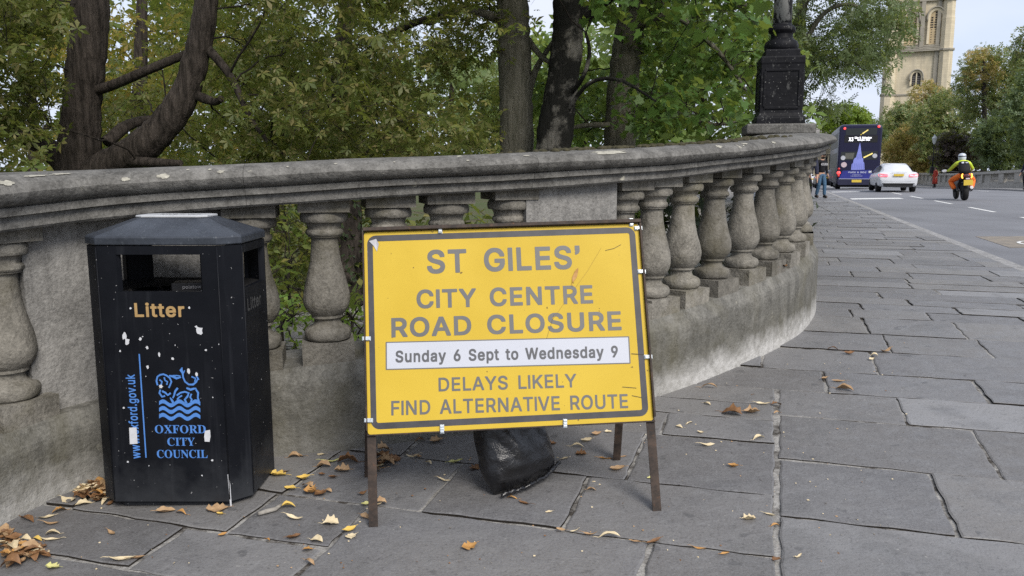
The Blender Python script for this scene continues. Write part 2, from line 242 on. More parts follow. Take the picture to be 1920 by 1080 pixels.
# ---------------------------------------------------------------- lettering (flat outlines, 1 em = 500 units)
GLY = json.loads(r'''{"b":{"L":[218,[20,-8,24,-11,186,-11,192,-6,192,34,186,40,73,40,73,260,68,265,24,265,19,260]],"n":[227,[16,-8,20,-11,62,-11,67,-8,69,124,73,134,86,148,102,153,114,151,126,144,134,132,135,128,137,114,138,-8,142,-11,184,-11,189,-8,190,130,188,144,180,168,173,178,156,194,138,201,124,203,106,203,92,201,74,194,68,190,66,198,62,201,20,201,16,198]],"t":[136,[34,6,40,-1,56,-10,74,-13,104,-12,114,-9,118,-4,118,8,111,34,106,38,82,37,75,44,74,50,74,152,108,153,112,156,113,196,108,201,74,202,74,242,68,247,24,246,21,242,21,202,-2,201,-8,196,-7,156,-2,153,21,152,21,38,25,20]],"o":[230,[29,18,50,-2,54,-4,72,-12,94,-15,114,-15,138,-11,158,-2,179,18,192,38,199,60,202,84,200,122,199,130,190,154,179,170,158,190,130,201,114,203,78,201,50,190,29,170,17,152,9,128,6,104,6,84,9,60,16,38],[82,42,71,54,65,64,61,80,60,100,64,120,71,134,82,146,92,151,102,153,116,151,128,145,136,136,143,124,148,102,148,86,144,68,136,52,128,43,116,37,102,35,92,37]],"S":[245,[22,22,40,4,58,-6,78,-13,124,-15,146,-13,168,-6,186,5,203,24,213,48,215,60,215,78,209,104,202,114,188,129,160,144,110,158,88,166,74,176,70,186,70,194,73,200,82,209,102,217,112,218,128,216,142,210,153,198,158,182,164,178,208,179,211,184,211,198,208,214,199,232,184,248,162,261,144,267,126,269,90,268,60,259,46,250,26,230,17,208,15,178,19,156,30,140,38,133,60,118,142,91,150,86,158,78,161,72,161,66,156,56,148,47,134,40,112,36,92,39,80,44,70,54,65,64,62,76,58,79,14,79,8,74,8,60,12,42]],"D":[273,[20,-8,24,-11,120,-11,152,-7,184,5,212,30,227,50,238,84,242,118,242,138,238,172,228,202,219,216,204,234,184,249,154,262,124,265,24,265,20,262],[74,40,73,214,108,215,126,213,152,204,164,195,173,184,180,172,186,152,188,120,186,104,179,82,169,66,152,50,130,42,108,40]],"r":[152,[16,-8,20,-11,62,-11,67,-8,69,126,77,140,88,147,100,151,128,150,132,154,133,198,130,202,88,202,78,199,68,193,66,198,62,201,20,201,16,198]],"T":[246,[86,-8,90,-11,134,-11,139,-6,139,214,216,216,219,220,219,260,214,265,10,265,5,260,5,220,8,216,85,214]],"R":[246,[20,-8,24,-11,68,-11,72,-8,74,88,116,88,163,-2,170,-10,220,-11,224,-8,225,6,174,98,188,108,205,128,213,148,216,166,216,186,214,200,207,222,197,236,176,254,152,263,130,265,24,265,20,262],[74,139,74,215,114,215,130,213,142,209,157,194,161,180,160,166,154,154,142,144,130,140,120,139]],"W":[365,[68,-8,72,-11,120,-11,125,-8,172,160,218,-8,222,-11,272,-10,278,0,346,246,345,262,340,265,296,265,292,262,252,114,247,90,246,89,200,262,196,265,146,264,141,258,103,114,98,90,96,89,51,262,46,265,0,264,-3,260,-3,246]],"s":[204,[19,14,34,-1,50,-9,64,-14,102,-15,120,-13,136,-8,150,0,166,16,175,34,177,44,177,60,173,78,165,92,158,98,142,109,118,117,94,121,80,126,67,136,67,142,74,149,84,153,100,154,112,149,119,142,123,132,128,128,142,128,170,135,173,140,173,152,171,158,159,178,148,189,132,198,120,202,74,202,66,201,44,192,36,188,23,174,14,154,12,144,12,130,16,112,25,98,30,92,48,81,72,73,110,64,119,58,122,52,120,46,112,40,98,35,86,35,70,40,63,48,58,60,52,64,40,64,14,59,10,57,7,52,7,40,12,26]],"A":[262,[-2,-8,2,-11,50,-10,55,-4,74,54,78,60,164,60,186,-4,190,-10,236,-11,241,-8,242,6,239,16,150,258,146,264,96,265,90,260,0,16,-3,6],[94,110,120,185,145,110]],"9":[249,[55,-8,60,-11,108,-10,117,2,170,78,185,104,200,138,205,162,205,184,203,204,196,222,184,238,168,253,160,259,142,266,122,269,104,269,84,266,62,257,50,248,35,230,30,222,23,204,21,186,22,154,23,148,31,126,48,106,60,97,80,89,109,86,55,8],[90,143,79,156,75,166,75,186,79,196,90,209,94,213,104,217,118,218,132,213,142,204,147,196,151,184,152,170,147,154,136,143,122,134,104,134]],"Y":[258,[92,-8,96,-11,140,-11,144,-8,145,98,238,246,239,260,236,264,184,264,179,260,146,206,118,159,58,260,54,264,2,265,-2,262,-2,246,91,98]],"d":[234,[28,18,48,-2,74,-13,88,-15,120,-14,136,-7,144,-1,146,-8,150,-11,192,-11,196,-8,197,260,194,264,150,265,145,262,144,190,136,195,120,202,88,203,74,201,48,190,28,172,17,154,14,146,9,130,6,104,6,84,9,58,16,36],[82,42,71,54,65,64,63,70,60,86,60,102,64,122,72,138,82,147,96,153,112,152,122,147,132,138,140,122,144,102,144,86,140,66,132,50,122,41,116,38,100,35,92,37]],"u":[227,[32,10,40,2,52,-7,66,-12,82,-14,100,-14,114,-12,132,-5,138,-1,139,-8,144,-11,184,-11,189,-8,190,196,186,200,142,201,138,198,137,78,135,66,131,54,122,44,118,41,104,37,92,38,78,45,70,62,68,76,67,198,62,201,20,201,16,198,15,58,18,38,23,24]],"i":[105,[16,-8,20,-11,62,-11,68,-6,68,196,62,201,20,201,15,196],[15,222,24,214,34,210,50,210,64,216,72,226,74,232,74,252,70,260,60,269,50,273,34,273,20,267,12,258,10,250,10,232,11,228]],"I":[86,[6,-8,10,-11,54,-11,59,-6,59,260,54,265,10,265,5,260]],"'":[102,[12,160,16,157,28,157,50,167,56,172,67,190,69,206,69,260,66,264,16,265,12,262,11,208,14,204,23,202,11,192]],"6":[249,[42,16,62,-3,82,-11,102,-14,124,-14,142,-12,164,-3,174,6,194,28,203,50,205,68,204,102,195,128,186,140,166,157,146,166,117,168,171,246,172,260,168,264,118,264,105,246,41,150,29,126,23,108,21,92,21,70,23,52,30,32],[94,41,79,58,75,70,74,84,79,100,90,112,94,116,104,120,118,121,132,116,142,106,147,100,151,88,152,74,147,58,132,41,124,38,110,36]],"U":[281,[42,20,52,10,68,-2,88,-10,118,-15,140,-15,164,-12,190,-2,206,9,226,32,237,56,240,78,240,260,236,264,190,265,185,260,185,92,183,78,178,64,168,51,158,44,138,38,122,38,102,44,90,52,83,60,75,78,73,92,72,262,68,265,24,265,20,262,19,78,23,52,32,32]],"N":[284,[20,-8,24,-11,68,-11,73,-6,74,166,181,-6,188,-11,238,-11,242,-8,243,260,240,264,194,265,188,260,188,89,80,260,74,265,24,265,20,262]],"E":[231,[20,-8,24,-11,194,-11,198,-8,199,34,194,40,73,40,74,103,184,103,189,108,189,148,184,154,74,154,73,214,192,215,197,220,197,260,194,264,24,265,20,262]],"G":[282,[40,26,66,3,96,-10,124,-14,144,-14,170,-11,196,-1,214,12,235,36,247,64,250,90,250,134,244,139,136,139,131,136,130,94,134,90,194,88,188,70,180,58,164,46,146,39,122,39,100,48,83,64,76,74,65,102,63,126,64,142,65,152,72,174,83,192,88,197,100,206,116,214,142,216,160,210,170,203,184,190,193,168,198,163,242,163,247,166,248,182,238,210,224,230,208,247,196,255,174,264,142,269,122,269,96,265,70,254,58,246,40,228,23,202,13,172,9,138,9,116,13,84,23,54]],"e":[224,[29,18,50,-2,54,-4,74,-12,96,-15,132,-14,148,-9,164,0,181,16,187,24,193,38,193,50,190,55,186,57,160,64,148,64,142,60,136,48,124,39,114,35,100,35,84,41,76,47,67,58,61,74,192,74,196,78,197,108,195,128,191,144,180,166,173,174,160,187,140,198,126,202,94,203,76,201,50,190,29,172,17,152,9,128,6,104,6,84,9,60,17,36],[64,121,63,124,66,130,80,147,98,153,112,152,124,147,133,136,140,122]],"O":[289,[40,26,52,15,70,0,96,-10,124,-14,142,-14,166,-11,186,-4,200,2,227,26,244,54,254,84,258,116,258,138,255,166,242,206,227,228,200,252,174,264,166,266,142,269,124,269,102,266,66,252,40,228,23,202,13,172,9,138,9,116,13,84,23,54],[88,57,84,62,73,80,65,102,63,126,64,142,65,152,73,174,84,192,88,197,100,206,118,214,130,216,144,215,168,206,183,192,187,186,194,174,201,152,203,136,202,108,201,102,192,76,183,62,168,48,144,39,130,38,118,40,100,48]],"y":[217,[14,-76,20,-81,34,-84,54,-84,74,-80,88,-72,106,-52,195,178,197,184,197,196,194,200,148,201,142,196,98,73,53,196,48,201,4,201,-1,198,-2,184,0,178,68,0,61,-22,52,-31,48,-33,26,-32,21,-36,13,-62]],"a":[217,[14,14,28,-1,38,-8,56,-14,102,-14,114,-10,126,-4,132,-11,174,-11,178,-8,178,152,171,168,165,178,156,186,136,198,116,203,74,202,60,199,44,192,34,185,19,170,9,152,9,140,12,136,16,134,42,126,56,126,74,146,80,150,90,153,106,153,120,146,124,138,126,130,124,127,118,125,74,120,46,114,30,107,17,96,6,76,4,64,5,36],[66,39,58,48,58,56,66,65,82,71,127,78,126,66,122,54,106,39,96,35,86,34,74,36]],"C":[277,[40,26,52,15,70,0,96,-10,124,-14,160,-13,180,-8,196,-1,206,6,227,26,234,36,244,58,247,72,247,86,244,90,198,91,194,88,185,64,172,50,162,44,150,40,142,38,130,38,118,40,100,48,83,64,73,80,65,102,64,112,63,128,65,152,74,178,83,192,88,197,100,206,116,214,142,216,162,210,168,206,185,190,194,166,198,163,244,164,247,168,247,182,243,200,226,230,210,246,196,254,174,264,144,269,124,269,96,265,70,254,50,238,40,228,23,202,13,172,9,138,9,116,13,84,23,54]],"p":[234,[16,-78,20,-82,62,-82,67,-78,68,-2,78,-8,92,-14,124,-15,144,-12,166,-2,185,18,195,34,204,58,205,68,206,106,204,130,197,150,185,172,164,190,144,200,124,203,92,202,78,196,68,189,67,196,62,201,20,201,16,198],[90,41,79,52,69,80,68,102,72,122,79,136,90,147,104,153,120,152,130,147,140,138,147,126,152,110,152,80,147,64,143,56,130,42,120,37,112,35,100,37]]},"m":{"x":[203,[4,-6,6,-7,52,-6,94,61,138,-6,182,-7,185,-6,185,6,122,96,182,184,183,194,182,196,136,196,96,134,56,196,10,197,8,196,8,184,68,98,4,6]],"L":[210,[24,-6,26,-7,184,-7,188,-4,188,32,184,36,69,36,69,258,66,261,26,261,23,258]],"n":[219,[20,-6,22,-7,60,-7,64,-4,65,126,69,136,84,152,100,157,108,157,120,153,132,144,138,134,141,116,142,-6,144,-7,182,-7,185,-6,186,128,184,142,176,166,169,176,154,190,132,198,108,199,84,194,72,188,64,180,63,194,60,197,22,197,20,196]],"5":[241,[35,24,50,8,68,-2,84,-8,120,-10,138,-8,160,2,174,12,190,32,200,54,202,94,201,104,196,120,188,136,181,146,168,159,152,167,136,172,122,174,104,174,96,173,76,166,81,216,82,219,186,219,190,222,190,258,188,260,44,261,42,260,40,252,27,134,28,120,36,118,68,116,78,123,90,128,108,131,120,130,136,121,151,106,156,88,156,74,151,58,138,42,128,36,110,32,92,36,84,41,74,52,69,66,64,72,26,72,23,68,25,46]],"7":[241,[42,-6,44,-7,86,-7,89,-4,202,220,202,258,200,260,28,261,25,260,24,222,28,219,150,218,41,4]],"w":[298,[63,-6,66,-7,102,-7,105,-6,135,94,142,122,154,74,178,-6,180,-7,220,-6,225,4,279,184,278,196,276,197,236,197,234,196,198,70,185,124,164,196,162,197,120,196,117,188,99,124,86,69,50,196,48,197,6,196,4,194,4,184]],"K":[247,[24,-6,26,-7,66,-7,68,-6,69,78,98,109,180,-6,228,-7,230,-6,230,6,133,142,136,148,230,248,231,258,230,260,176,260,81,158,70,144,69,258,66,261,26,261,24,260]],"k":[204,[20,-6,22,-7,60,-7,63,-6,64,64,76,76,79,74,142,-6,190,-7,193,-4,192,6,112,108,186,184,186,196,184,197,136,196,64,123,64,258,60,261,22,261,19,258]],"t":[128,[38,8,42,3,58,-6,76,-9,102,-8,110,-6,114,-2,114,6,107,32,104,34,84,32,80,33,71,42,70,156,108,158,109,160,109,194,106,197,70,198,70,240,66,243,26,242,25,240,25,198,0,197,-4,194,-3,158,0,157,25,156,25,40,29,22]],"o":[222,[33,20,52,2,56,0,74,-8,96,-11,112,-11,136,-7,156,2,175,20,188,40,195,62,198,86,196,120,195,128,186,152,175,168,156,186,128,197,112,199,80,197,52,186,33,168,21,150,13,126,10,102,10,86,13,62,20,40],[80,38,67,52,61,62,57,78,55,94,60,122,67,136,80,150,88,154,100,157,118,155,130,149,140,138,147,126,153,94,148,66,140,50,130,39,118,33,100,31,90,33]],"S":[237,[26,24,42,8,60,-2,80,-9,122,-11,144,-9,166,-2,184,9,199,26,209,50,211,76,205,102,198,112,186,125,158,140,108,154,86,162,70,174,66,184,66,196,69,202,80,213,100,221,114,222,130,220,144,214,157,200,161,186,166,182,206,183,207,186,207,196,204,212,195,230,182,244,160,257,142,263,124,265,92,264,62,255,48,246,30,228,21,206,19,180,23,158,34,142,44,134,62,122,144,95,152,90,162,80,165,74,165,64,160,54,150,43,140,37,126,33,110,32,90,35,78,40,66,52,61,62,60,70,56,75,16,75,12,72,12,62,15,48]],".":[108,[23,0,32,-7,40,-9,56,-9,68,-4,75,6,78,14,77,30,72,40,62,48,56,50,34,49,28,45,20,36,18,28,18,12]],"3":[241,[28,24,44,8,62,-2,82,-8,118,-10,138,-8,160,0,176,10,191,26,201,46,203,64,201,98,191,118,176,135,160,144,138,151,128,152,192,224,193,258,192,260,32,261,29,260,28,222,32,219,128,218,72,156,71,120,74,117,102,117,118,115,130,111,142,105,152,92,155,86,157,78,157,66,151,52,138,39,122,33,106,32,98,33,80,40,66,54,62,70,58,73,18,73,15,70,15,60,19,42]],"D":[265,[24,-6,26,-7,118,-7,150,-3,182,9,208,32,223,52,234,86,238,120,238,136,234,170,224,200,215,214,202,230,182,245,154,257,144,259,122,261,26,261,24,260],[70,36,69,218,110,219,128,217,154,208,166,199,177,186,184,174,190,154,193,128,190,102,183,80,173,64,166,56,154,46,144,42,124,37]],"r":[144,[20,-6,22,-7,60,-7,63,-6,65,128,73,142,86,151,104,156,116,154,126,154,128,156,129,196,128,198,100,199,86,197,72,191,64,183,63,194,60,197,22,197,20,196]],"T":[238,[90,-6,92,-7,132,-7,135,-4,135,218,214,220,215,222,215,258,212,261,12,261,9,258,9,222,12,219,89,218]],"R":[238,[24,-6,26,-7,66,-7,69,-4,70,92,118,92,172,-6,218,-7,220,-6,221,4,168,100,186,112,201,130,209,150,212,168,210,198,203,220,193,234,174,250,150,259,128,261,26,261,24,260],[70,135,70,219,116,219,132,217,144,213,161,196,165,182,165,170,161,156,150,144,142,139,132,136]],"g":[227,[26,-52,38,-63,62,-77,78,-81,90,-82,124,-81,150,-75,166,-66,181,-52,190,-32,193,-12,193,194,192,196,154,197,150,194,150,180,136,191,118,198,90,199,72,196,50,186,32,170,25,160,20,152,13,128,10,104,10,88,13,64,20,42,32,24,54,5,72,-2,90,-5,120,-3,134,3,149,14,149,-2,146,-16,134,-33,116,-40,102,-42,92,-41,74,-33,56,-14,46,-13,19,-30,18,-40],[78,44,66,56,59,72,55,96,60,124,67,138,80,151,88,155,94,157,116,156,126,150,136,140,143,128,148,112,148,80,139,58,126,44,110,38,94,38]],"2":[241,[26,-6,28,-7,198,-7,201,-6,202,32,198,35,93,36,159,104,174,122,185,138,196,166,198,192,195,210,189,226,172,245,160,254,138,262,120,265,106,265,86,262,70,256,52,245,37,228,29,210,27,200,26,178,30,174,70,175,71,178,72,192,76,202,90,217,106,222,122,221,138,214,148,204,152,194,153,184,149,168,135,146,26,30]],"v":[209,[74,-4,78,-7,116,-7,120,-4,191,180,193,186,193,194,192,196,148,197,145,194,98,59,96,60,87,92,49,194,46,197,6,197,3,196,2,186,4,180]],"V":[254,[95,-4,98,-7,142,-7,146,-4,235,240,238,250,238,258,236,260,194,261,190,258,128,80,120,54,104,106,49,258,46,261,4,261,2,260,1,250,3,244]],"0":[241,[41,24,60,5,82,-7,106,-10,140,-8,144,-7,166,5,177,16,185,24,199,52,207,84,210,118,208,162,200,198,185,230,166,249,144,261,120,265,106,265,86,262,76,258,60,249,42,230,28,202,20,170,17,118,20,84,26,56],[90,41,76,58,66,86,63,100,62,116,63,154,68,176,76,198,84,208,90,214,100,220,118,222,126,220,136,214,151,198,156,184,159,176,164,146,165,124,163,98,159,78,151,58,136,41,126,35,118,33,104,34]],"A":[254,[2,-6,4,-7,48,-6,51,-2,74,64,166,64,190,-2,192,-6,234,-7,237,-6,238,4,235,14,146,256,144,260,98,261,94,258,4,14,1,4],[88,106,120,200,151,106]],"Y":[250,[96,-6,98,-7,138,-7,140,-6,141,100,234,248,235,258,234,260,186,260,137,184,118,149,104,176,52,260,4,261,2,260,2,248,95,100]],"F":[219,[24,-6,26,-7,66,-7,69,-4,70,104,176,104,180,108,180,142,176,146,70,146,69,218,188,219,192,222,192,258,190,260,26,261,24,260]],"d":[226,[32,20,50,2,76,-9,90,-11,118,-10,140,0,148,9,149,-4,152,-7,190,-7,192,-6,193,258,192,260,152,261,149,260,148,181,134,191,118,198,90,199,76,197,50,186,32,170,28,164,20,150,13,128,10,102,10,86,13,60,18,44,21,36],[80,38,67,52,61,62,59,68,55,96,60,124,68,140,80,151,94,157,114,156,124,151,136,140,144,124,149,96,144,64,136,48,124,37,118,34,98,31,90,33]],"P":[236,[24,-6,26,-7,66,-7,69,-4,70,86,126,86,148,89,176,100,191,112,201,126,210,154,211,182,209,200,201,222,192,234,172,250,148,259,128,261,26,261,24,260],[70,128,70,219,116,219,130,217,142,213,157,200,164,186,164,162,160,152,148,138,144,134,126,129]],"u":[219,[36,12,50,-1,74,-9,98,-10,116,-7,134,1,142,9,142,-4,146,-7,182,-7,185,-6,186,194,184,196,144,197,141,194,141,76,139,64,135,52,124,40,120,37,106,33,96,33,84,36,73,44,67,56,64,74,63,196,60,197,22,197,20,196,19,60,22,40,27,26]],"i":[97,[20,-6,22,-7,60,-7,64,-4,64,194,60,197,22,197,19,194],[19,224,26,218,36,214,48,214,62,220,68,228,70,234,70,250,66,258,58,265,48,269,36,269,22,263,16,256,14,248,14,234,15,230]],"f":[141,[34,-6,36,-7,74,-7,78,-4,78,156,118,157,121,160,120,196,118,197,78,197,78,210,79,218,82,222,90,228,104,229,108,227,118,227,120,228,128,254,128,264,126,266,116,270,108,272,76,271,54,260,41,248,35,236,33,224,33,198,0,197,-4,194,-3,158,0,157,33,156]],"I":[78,[10,-6,12,-7,52,-7,55,-4,55,258,52,261,12,261,9,258]],"B":[242,[24,-6,26,-7,134,-7,156,-5,174,1,186,8,192,12,206,26,215,50,216,76,214,90,209,104,201,116,188,129,179,134,195,146,204,164,206,176,205,204,199,222,189,238,184,243,170,251,150,259,130,261,26,261,24,260],[70,36,70,108,136,107,150,101,165,86,170,74,169,60,162,50,150,41,144,38,124,36],[70,150,70,219,120,219,134,217,148,210,158,198,160,182,156,168,138,154,122,150]],"H":[272,[24,-6,26,-7,66,-7,69,-4,70,109,188,109,189,-4,192,-7,232,-7,234,-6,235,258,234,260,192,261,189,258,188,151,70,151,69,258,66,261,26,261,24,260]],"U":[273,[46,22,54,14,70,2,90,-6,120,-11,138,-11,162,-8,188,2,204,13,222,34,233,58,236,80,236,258,234,260,192,261,189,258,189,90,187,76,182,62,170,47,160,40,152,37,130,33,114,35,100,40,92,45,76,62,71,76,69,90,69,258,66,261,26,261,24,260,23,80,27,54,36,34]],"N":[276,[24,-6,26,-7,66,-7,69,-4,70,182,98,134,185,-4,190,-7,236,-7,238,-6,239,258,238,260,196,261,192,258,192,72,173,106,76,258,72,261,26,261,24,260]],"&":[238,[27,18,36,9,48,0,70,-8,78,-9,122,-9,140,-4,162,9,178,-7,222,-7,226,-4,225,6,194,44,204,64,208,80,211,102,210,118,208,119,168,118,167,116,166,96,162,83,122,130,154,158,165,176,169,192,169,210,167,222,160,236,148,249,136,257,122,262,108,264,78,262,64,257,52,249,37,232,31,206,32,180,40,162,55,138,42,128,26,112,18,102,12,86,10,74,12,48,19,28],[70,40,61,50,57,58,56,70,61,82,76,97,84,104,133,46,134,44,120,36,102,31,86,32,78,35],[92,167,84,178,76,194,76,204,81,214,90,221,110,221,116,218,121,212,123,206,123,198,117,188,108,178]],"M":[328,[24,-6,26,-7,64,-7,68,-4,68,168,79,138,135,-2,140,-7,174,-7,178,-4,244,167,245,-4,248,-7,290,-6,291,-4,290,260,288,261,234,261,231,258,173,110,158,63,147,96,83,258,80,261,24,260,23,258]],"E":[223,[24,-6,26,-7,192,-7,194,-6,195,32,192,36,69,36,70,107,182,107,185,110,185,146,182,150,70,150,69,218,190,219,193,222,193,258,192,260,26,261,24,260]],"O":[281,[44,28,72,4,98,-6,126,-10,140,-10,164,-7,184,0,198,6,223,28,240,56,250,86,254,118,254,136,251,164,238,204,223,226,198,248,172,260,164,262,140,265,110,263,98,261,68,248,44,226,27,200,17,170,13,136,13,118,17,86,27,56],[86,53,80,60,69,78,61,100,59,124,60,144,61,154,69,176,80,194,86,201,98,210,116,218,128,220,146,219,170,210,187,194,191,188,198,176,205,154,208,128,206,106,205,100,196,74,187,60,170,44,146,35,128,34,116,36,98,44]],"y":[209,[18,-74,28,-79,36,-80,52,-80,72,-76,86,-68,102,-50,191,180,193,186,193,194,192,196,150,197,146,194,98,59,96,60,87,92,49,194,46,197,6,197,3,196,2,186,4,180,72,2,72,-4,65,-24,54,-35,50,-37,28,-36,25,-38,17,-64]],"a":[209,[18,16,30,3,40,-4,58,-10,100,-10,112,-6,124,0,130,5,131,-4,134,-7,172,-7,174,-6,174,150,169,162,161,176,150,186,134,194,114,199,76,198,62,195,46,188,36,181,23,168,13,150,13,142,18,138,44,130,54,130,72,150,88,157,100,158,108,157,120,152,128,140,130,136,130,128,126,123,120,121,76,116,48,110,32,103,21,94,10,74,8,62,10,32],[64,35,54,46,53,52,56,62,64,69,80,75,131,82,131,70,126,52,108,35,98,31,88,30,72,32]],"b":[226,[20,-6,22,-7,60,-7,63,-4,64,9,74,-1,94,-10,122,-11,142,-8,164,2,181,20,193,40,200,60,202,84,200,128,193,148,181,170,162,186,142,196,122,199,94,198,74,189,64,180,64,258,60,261,22,261,19,258],[88,37,75,50,65,78,63,96,68,124,75,138,88,151,102,157,122,156,132,151,144,140,151,128,156,112,156,78,151,62,147,54,132,38,122,33,114,31,102,32]],"X":[251,[3,-6,6,-7,52,-6,118,91,186,-6,232,-7,234,-6,234,6,148,130,229,248,230,258,228,260,182,260,134,194,120,169,58,260,12,261,9,260,9,248,90,132,90,130,3,6]],"C":[269,[44,28,72,4,98,-6,126,-10,158,-9,178,-4,196,5,208,13,223,28,230,38,240,60,243,74,243,84,240,87,198,86,189,62,174,46,164,40,144,34,134,33,116,36,98,44,79,62,69,78,61,100,60,110,59,130,61,154,70,180,79,194,86,201,98,210,114,218,136,221,152,218,166,213,174,208,189,192,196,172,200,167,242,168,243,170,243,180,239,198,222,228,208,242,194,250,172,260,152,264,126,265,98,261,72,250,44,226,27,200,17,170,13,136,13,118,17,86,27,56]],"p":[226,[20,-76,22,-78,60,-78,63,-76,64,8,74,-1,94,-10,122,-11,142,-8,164,2,181,20,191,36,200,60,201,70,202,104,200,128,193,148,181,170,162,186,142,196,122,199,104,199,94,198,84,194,72,187,64,179,63,194,60,197,22,197,20,196],[88,37,75,50,65,78,63,96,68,124,75,138,88,151,102,157,122,156,132,151,144,140,151,128,156,112,156,78,151,62,147,54,132,38,122,33,114,31,102,32]]},"s":{"O":[263,[42,34,64,15,84,4,104,-3,124,-5,156,-3,178,4,198,15,210,24,230,46,235,56,247,88,249,108,248,132,244,150,240,162,230,182,221,194,198,213,180,224,158,231,138,233,106,231,84,224,64,213,50,202,33,182,22,162,16,140,14,120,16,88,21,70,33,46],[108,13,89,34,79,58,74,80,73,118,78,168,79,174,97,208,100,211,132,222,154,215,174,194,182,176,186,160,189,138,190,110,183,54,165,20,162,17,132,6]],"X":[235,[6,0,86,0,86,9,68,12,62,24,64,32,69,40,104,90,107,88,137,40,143,30,145,22,145,20,138,12,120,9,120,0,232,0,232,8,220,13,213,20,140,132,184,194,200,211,212,217,228,219,228,228,146,228,146,219,164,216,170,206,161,186,132,146,130,148,104,188,95,208,100,216,114,219,122,219,122,228,7,228,7,220,16,218,22,215,34,200,97,104,48,36,26,15,6,9]],"F":[202,[8,0,128,0,128,9,104,12,93,24,91,36,91,112,114,109,126,102,137,84,142,60,151,60,151,172,142,172,137,150,130,138,126,133,114,126,92,124,92,208,93,210,98,214,108,216,132,215,156,210,168,203,178,194,189,160,196,160,196,228,7,228,8,219,22,217,32,210,36,202,37,194,36,26,32,18,22,11,8,9]],"R":[236,[8,0,121,0,120,9,104,12,96,18,93,24,91,36,92,106,100,106,103,104,170,0,240,0,240,8,226,13,216,24,157,112,184,123,195,134,203,142,209,166,202,194,182,214,162,222,130,227,8,228,8,219,22,217,32,210,36,204,37,196,36,24,32,18,26,13,18,10,8,9],[92,117,92,204,96,212,112,216,142,204,152,170,149,144,141,130,124,120,106,117]],"D":[248,[10,0,116,0,178,12,182,13,221,52,234,112,232,142,230,152,220,176,200,200,178,215,142,225,116,228,7,228,8,219,22,218,31,212,35,204,37,190,36,22,30,14,24,11,10,9],[98,15,94,18,91,30,91,198,94,210,96,213,112,217,146,206,168,172,175,118,174,82,169,60,161,38,140,18,112,12,100,13]],"C":[234,[43,30,68,10,92,0,102,-3,132,-5,162,-1,172,3,196,16,224,44,214,53,196,33,188,28,178,21,160,14,138,12,104,22,100,26,79,56,72,110,78,168,81,178,100,211,132,222,158,217,176,205,196,182,209,156,210,154,218,154,218,233,210,233,205,222,196,218,184,220,156,230,142,232,126,233,98,229,68,217,43,196,28,176,23,164,17,148,13,118,16,86,19,74,28,52]],"I":[130,[8,0,123,0,122,9,104,12,94,22,91,34,92,202,93,206,100,215,106,218,122,219,122,228,7,228,8,219,22,218,33,212,36,206,38,196,37,28,36,24,30,15,22,11,8,9]],"T":[212,[46,0,164,0,164,9,148,10,140,14,133,24,132,216,136,217,166,210,187,190,197,158,204,158,204,228,5,228,6,159,14,160,20,184,36,204,50,213,72,217,78,216,77,30,76,24,70,14,62,10,46,9]],"Y":[213,[52,0,164,0,164,9,146,12,139,18,135,24,134,102,191,196,206,214,210,217,220,220,220,228,147,228,148,219,168,215,174,202,167,182,124,114,82,196,78,208,84,216,102,219,102,228,-7,228,-6,219,8,215,15,208,80,90,79,24,75,18,70,13,62,10,52,9]],"U":[246,[56,16,84,-1,128,-6,164,-1,188,14,192,18,202,34,209,58,211,84,212,198,215,208,218,213,224,216,237,220,236,228,164,228,164,219,180,217,188,213,195,204,196,78,190,42,170,19,138,11,116,15,101,28,93,44,90,66,91,202,93,208,102,216,120,219,120,228,7,228,8,219,22,217,28,214,33,208,36,200,37,74,42,40]],"N":[247,[9,0,83,0,82,9,68,11,60,14,57,18,54,28,54,174,196,0,202,-5,210,-5,212,204,216,210,224,217,240,219,240,228,166,228,166,219,184,216,193,208,195,200,194,85,78,228,10,228,9,220,18,217,38,194,38,34,36,20,28,12,10,9]],"L":[213,[8,0,201,0,214,77,204,77,203,76,197,60,187,42,172,28,158,20,140,15,106,14,100,16,93,24,91,30,92,202,94,208,104,217,112,219,124,219,124,228,8,228,8,219,22,217,33,210,36,204,37,196,36,24,32,18,26,13,18,10,8,9]]}}''')
def text_mesh(name, s, font, mat, parent, xf, height, width=None, align='c', space=.28):
    """flat lettering in the local XY plane of xf; height = cap height; origin at baseline; one mesh to each word"""
    D = GLY[font]; x = 0; words = [[]]
    for ch in s:
        if ch == ' ': x += space * 500; words.append([]); continue
        gph = D[ch]
        for c in gph[1:]: words[-1].append([(x + c[2 * i], c[2 * i + 1]) for i in range(len(c) // 2)])
        x += gph[0]
    k = height / (254.0 + {'b': 22, 'm': 14, 's': 0}[font])
    xs = [p[0] for wd in words for q in wd for p in q]; x0, x1 = min(xs), max(xs)
    kx = k if width is None else width / (x1 - x0)
    ox = {'c': -(x0 + x1) / 2, 'l': -x0, 'r': -x1}[align]
    for wd in words:
        o = flat_polys(name, [[((a + ox) * kx, b * k) for a, b in q] for q in wd], mat, parent, xf)
    return o
def curve_to_mesh(name, cu, mat, parent, xf):
    t = bpy.data.objects.new(name, cu); COL.objects.link(t)
    dg = bpy.context.evaluated_depsgraph_get()
    me = bpy.data.meshes.new_from_object(t.evaluated_get(dg))
    bpy.data.objects.remove(t); bpy.data.curves.remove(cu)
    me.transform(xf)
    me.materials.clear(); me.materials.append(mat)
    me.name = name
    o = bpy.data.objects.new(name, me); COL.objects.link(o); o.parent = parent
    return o
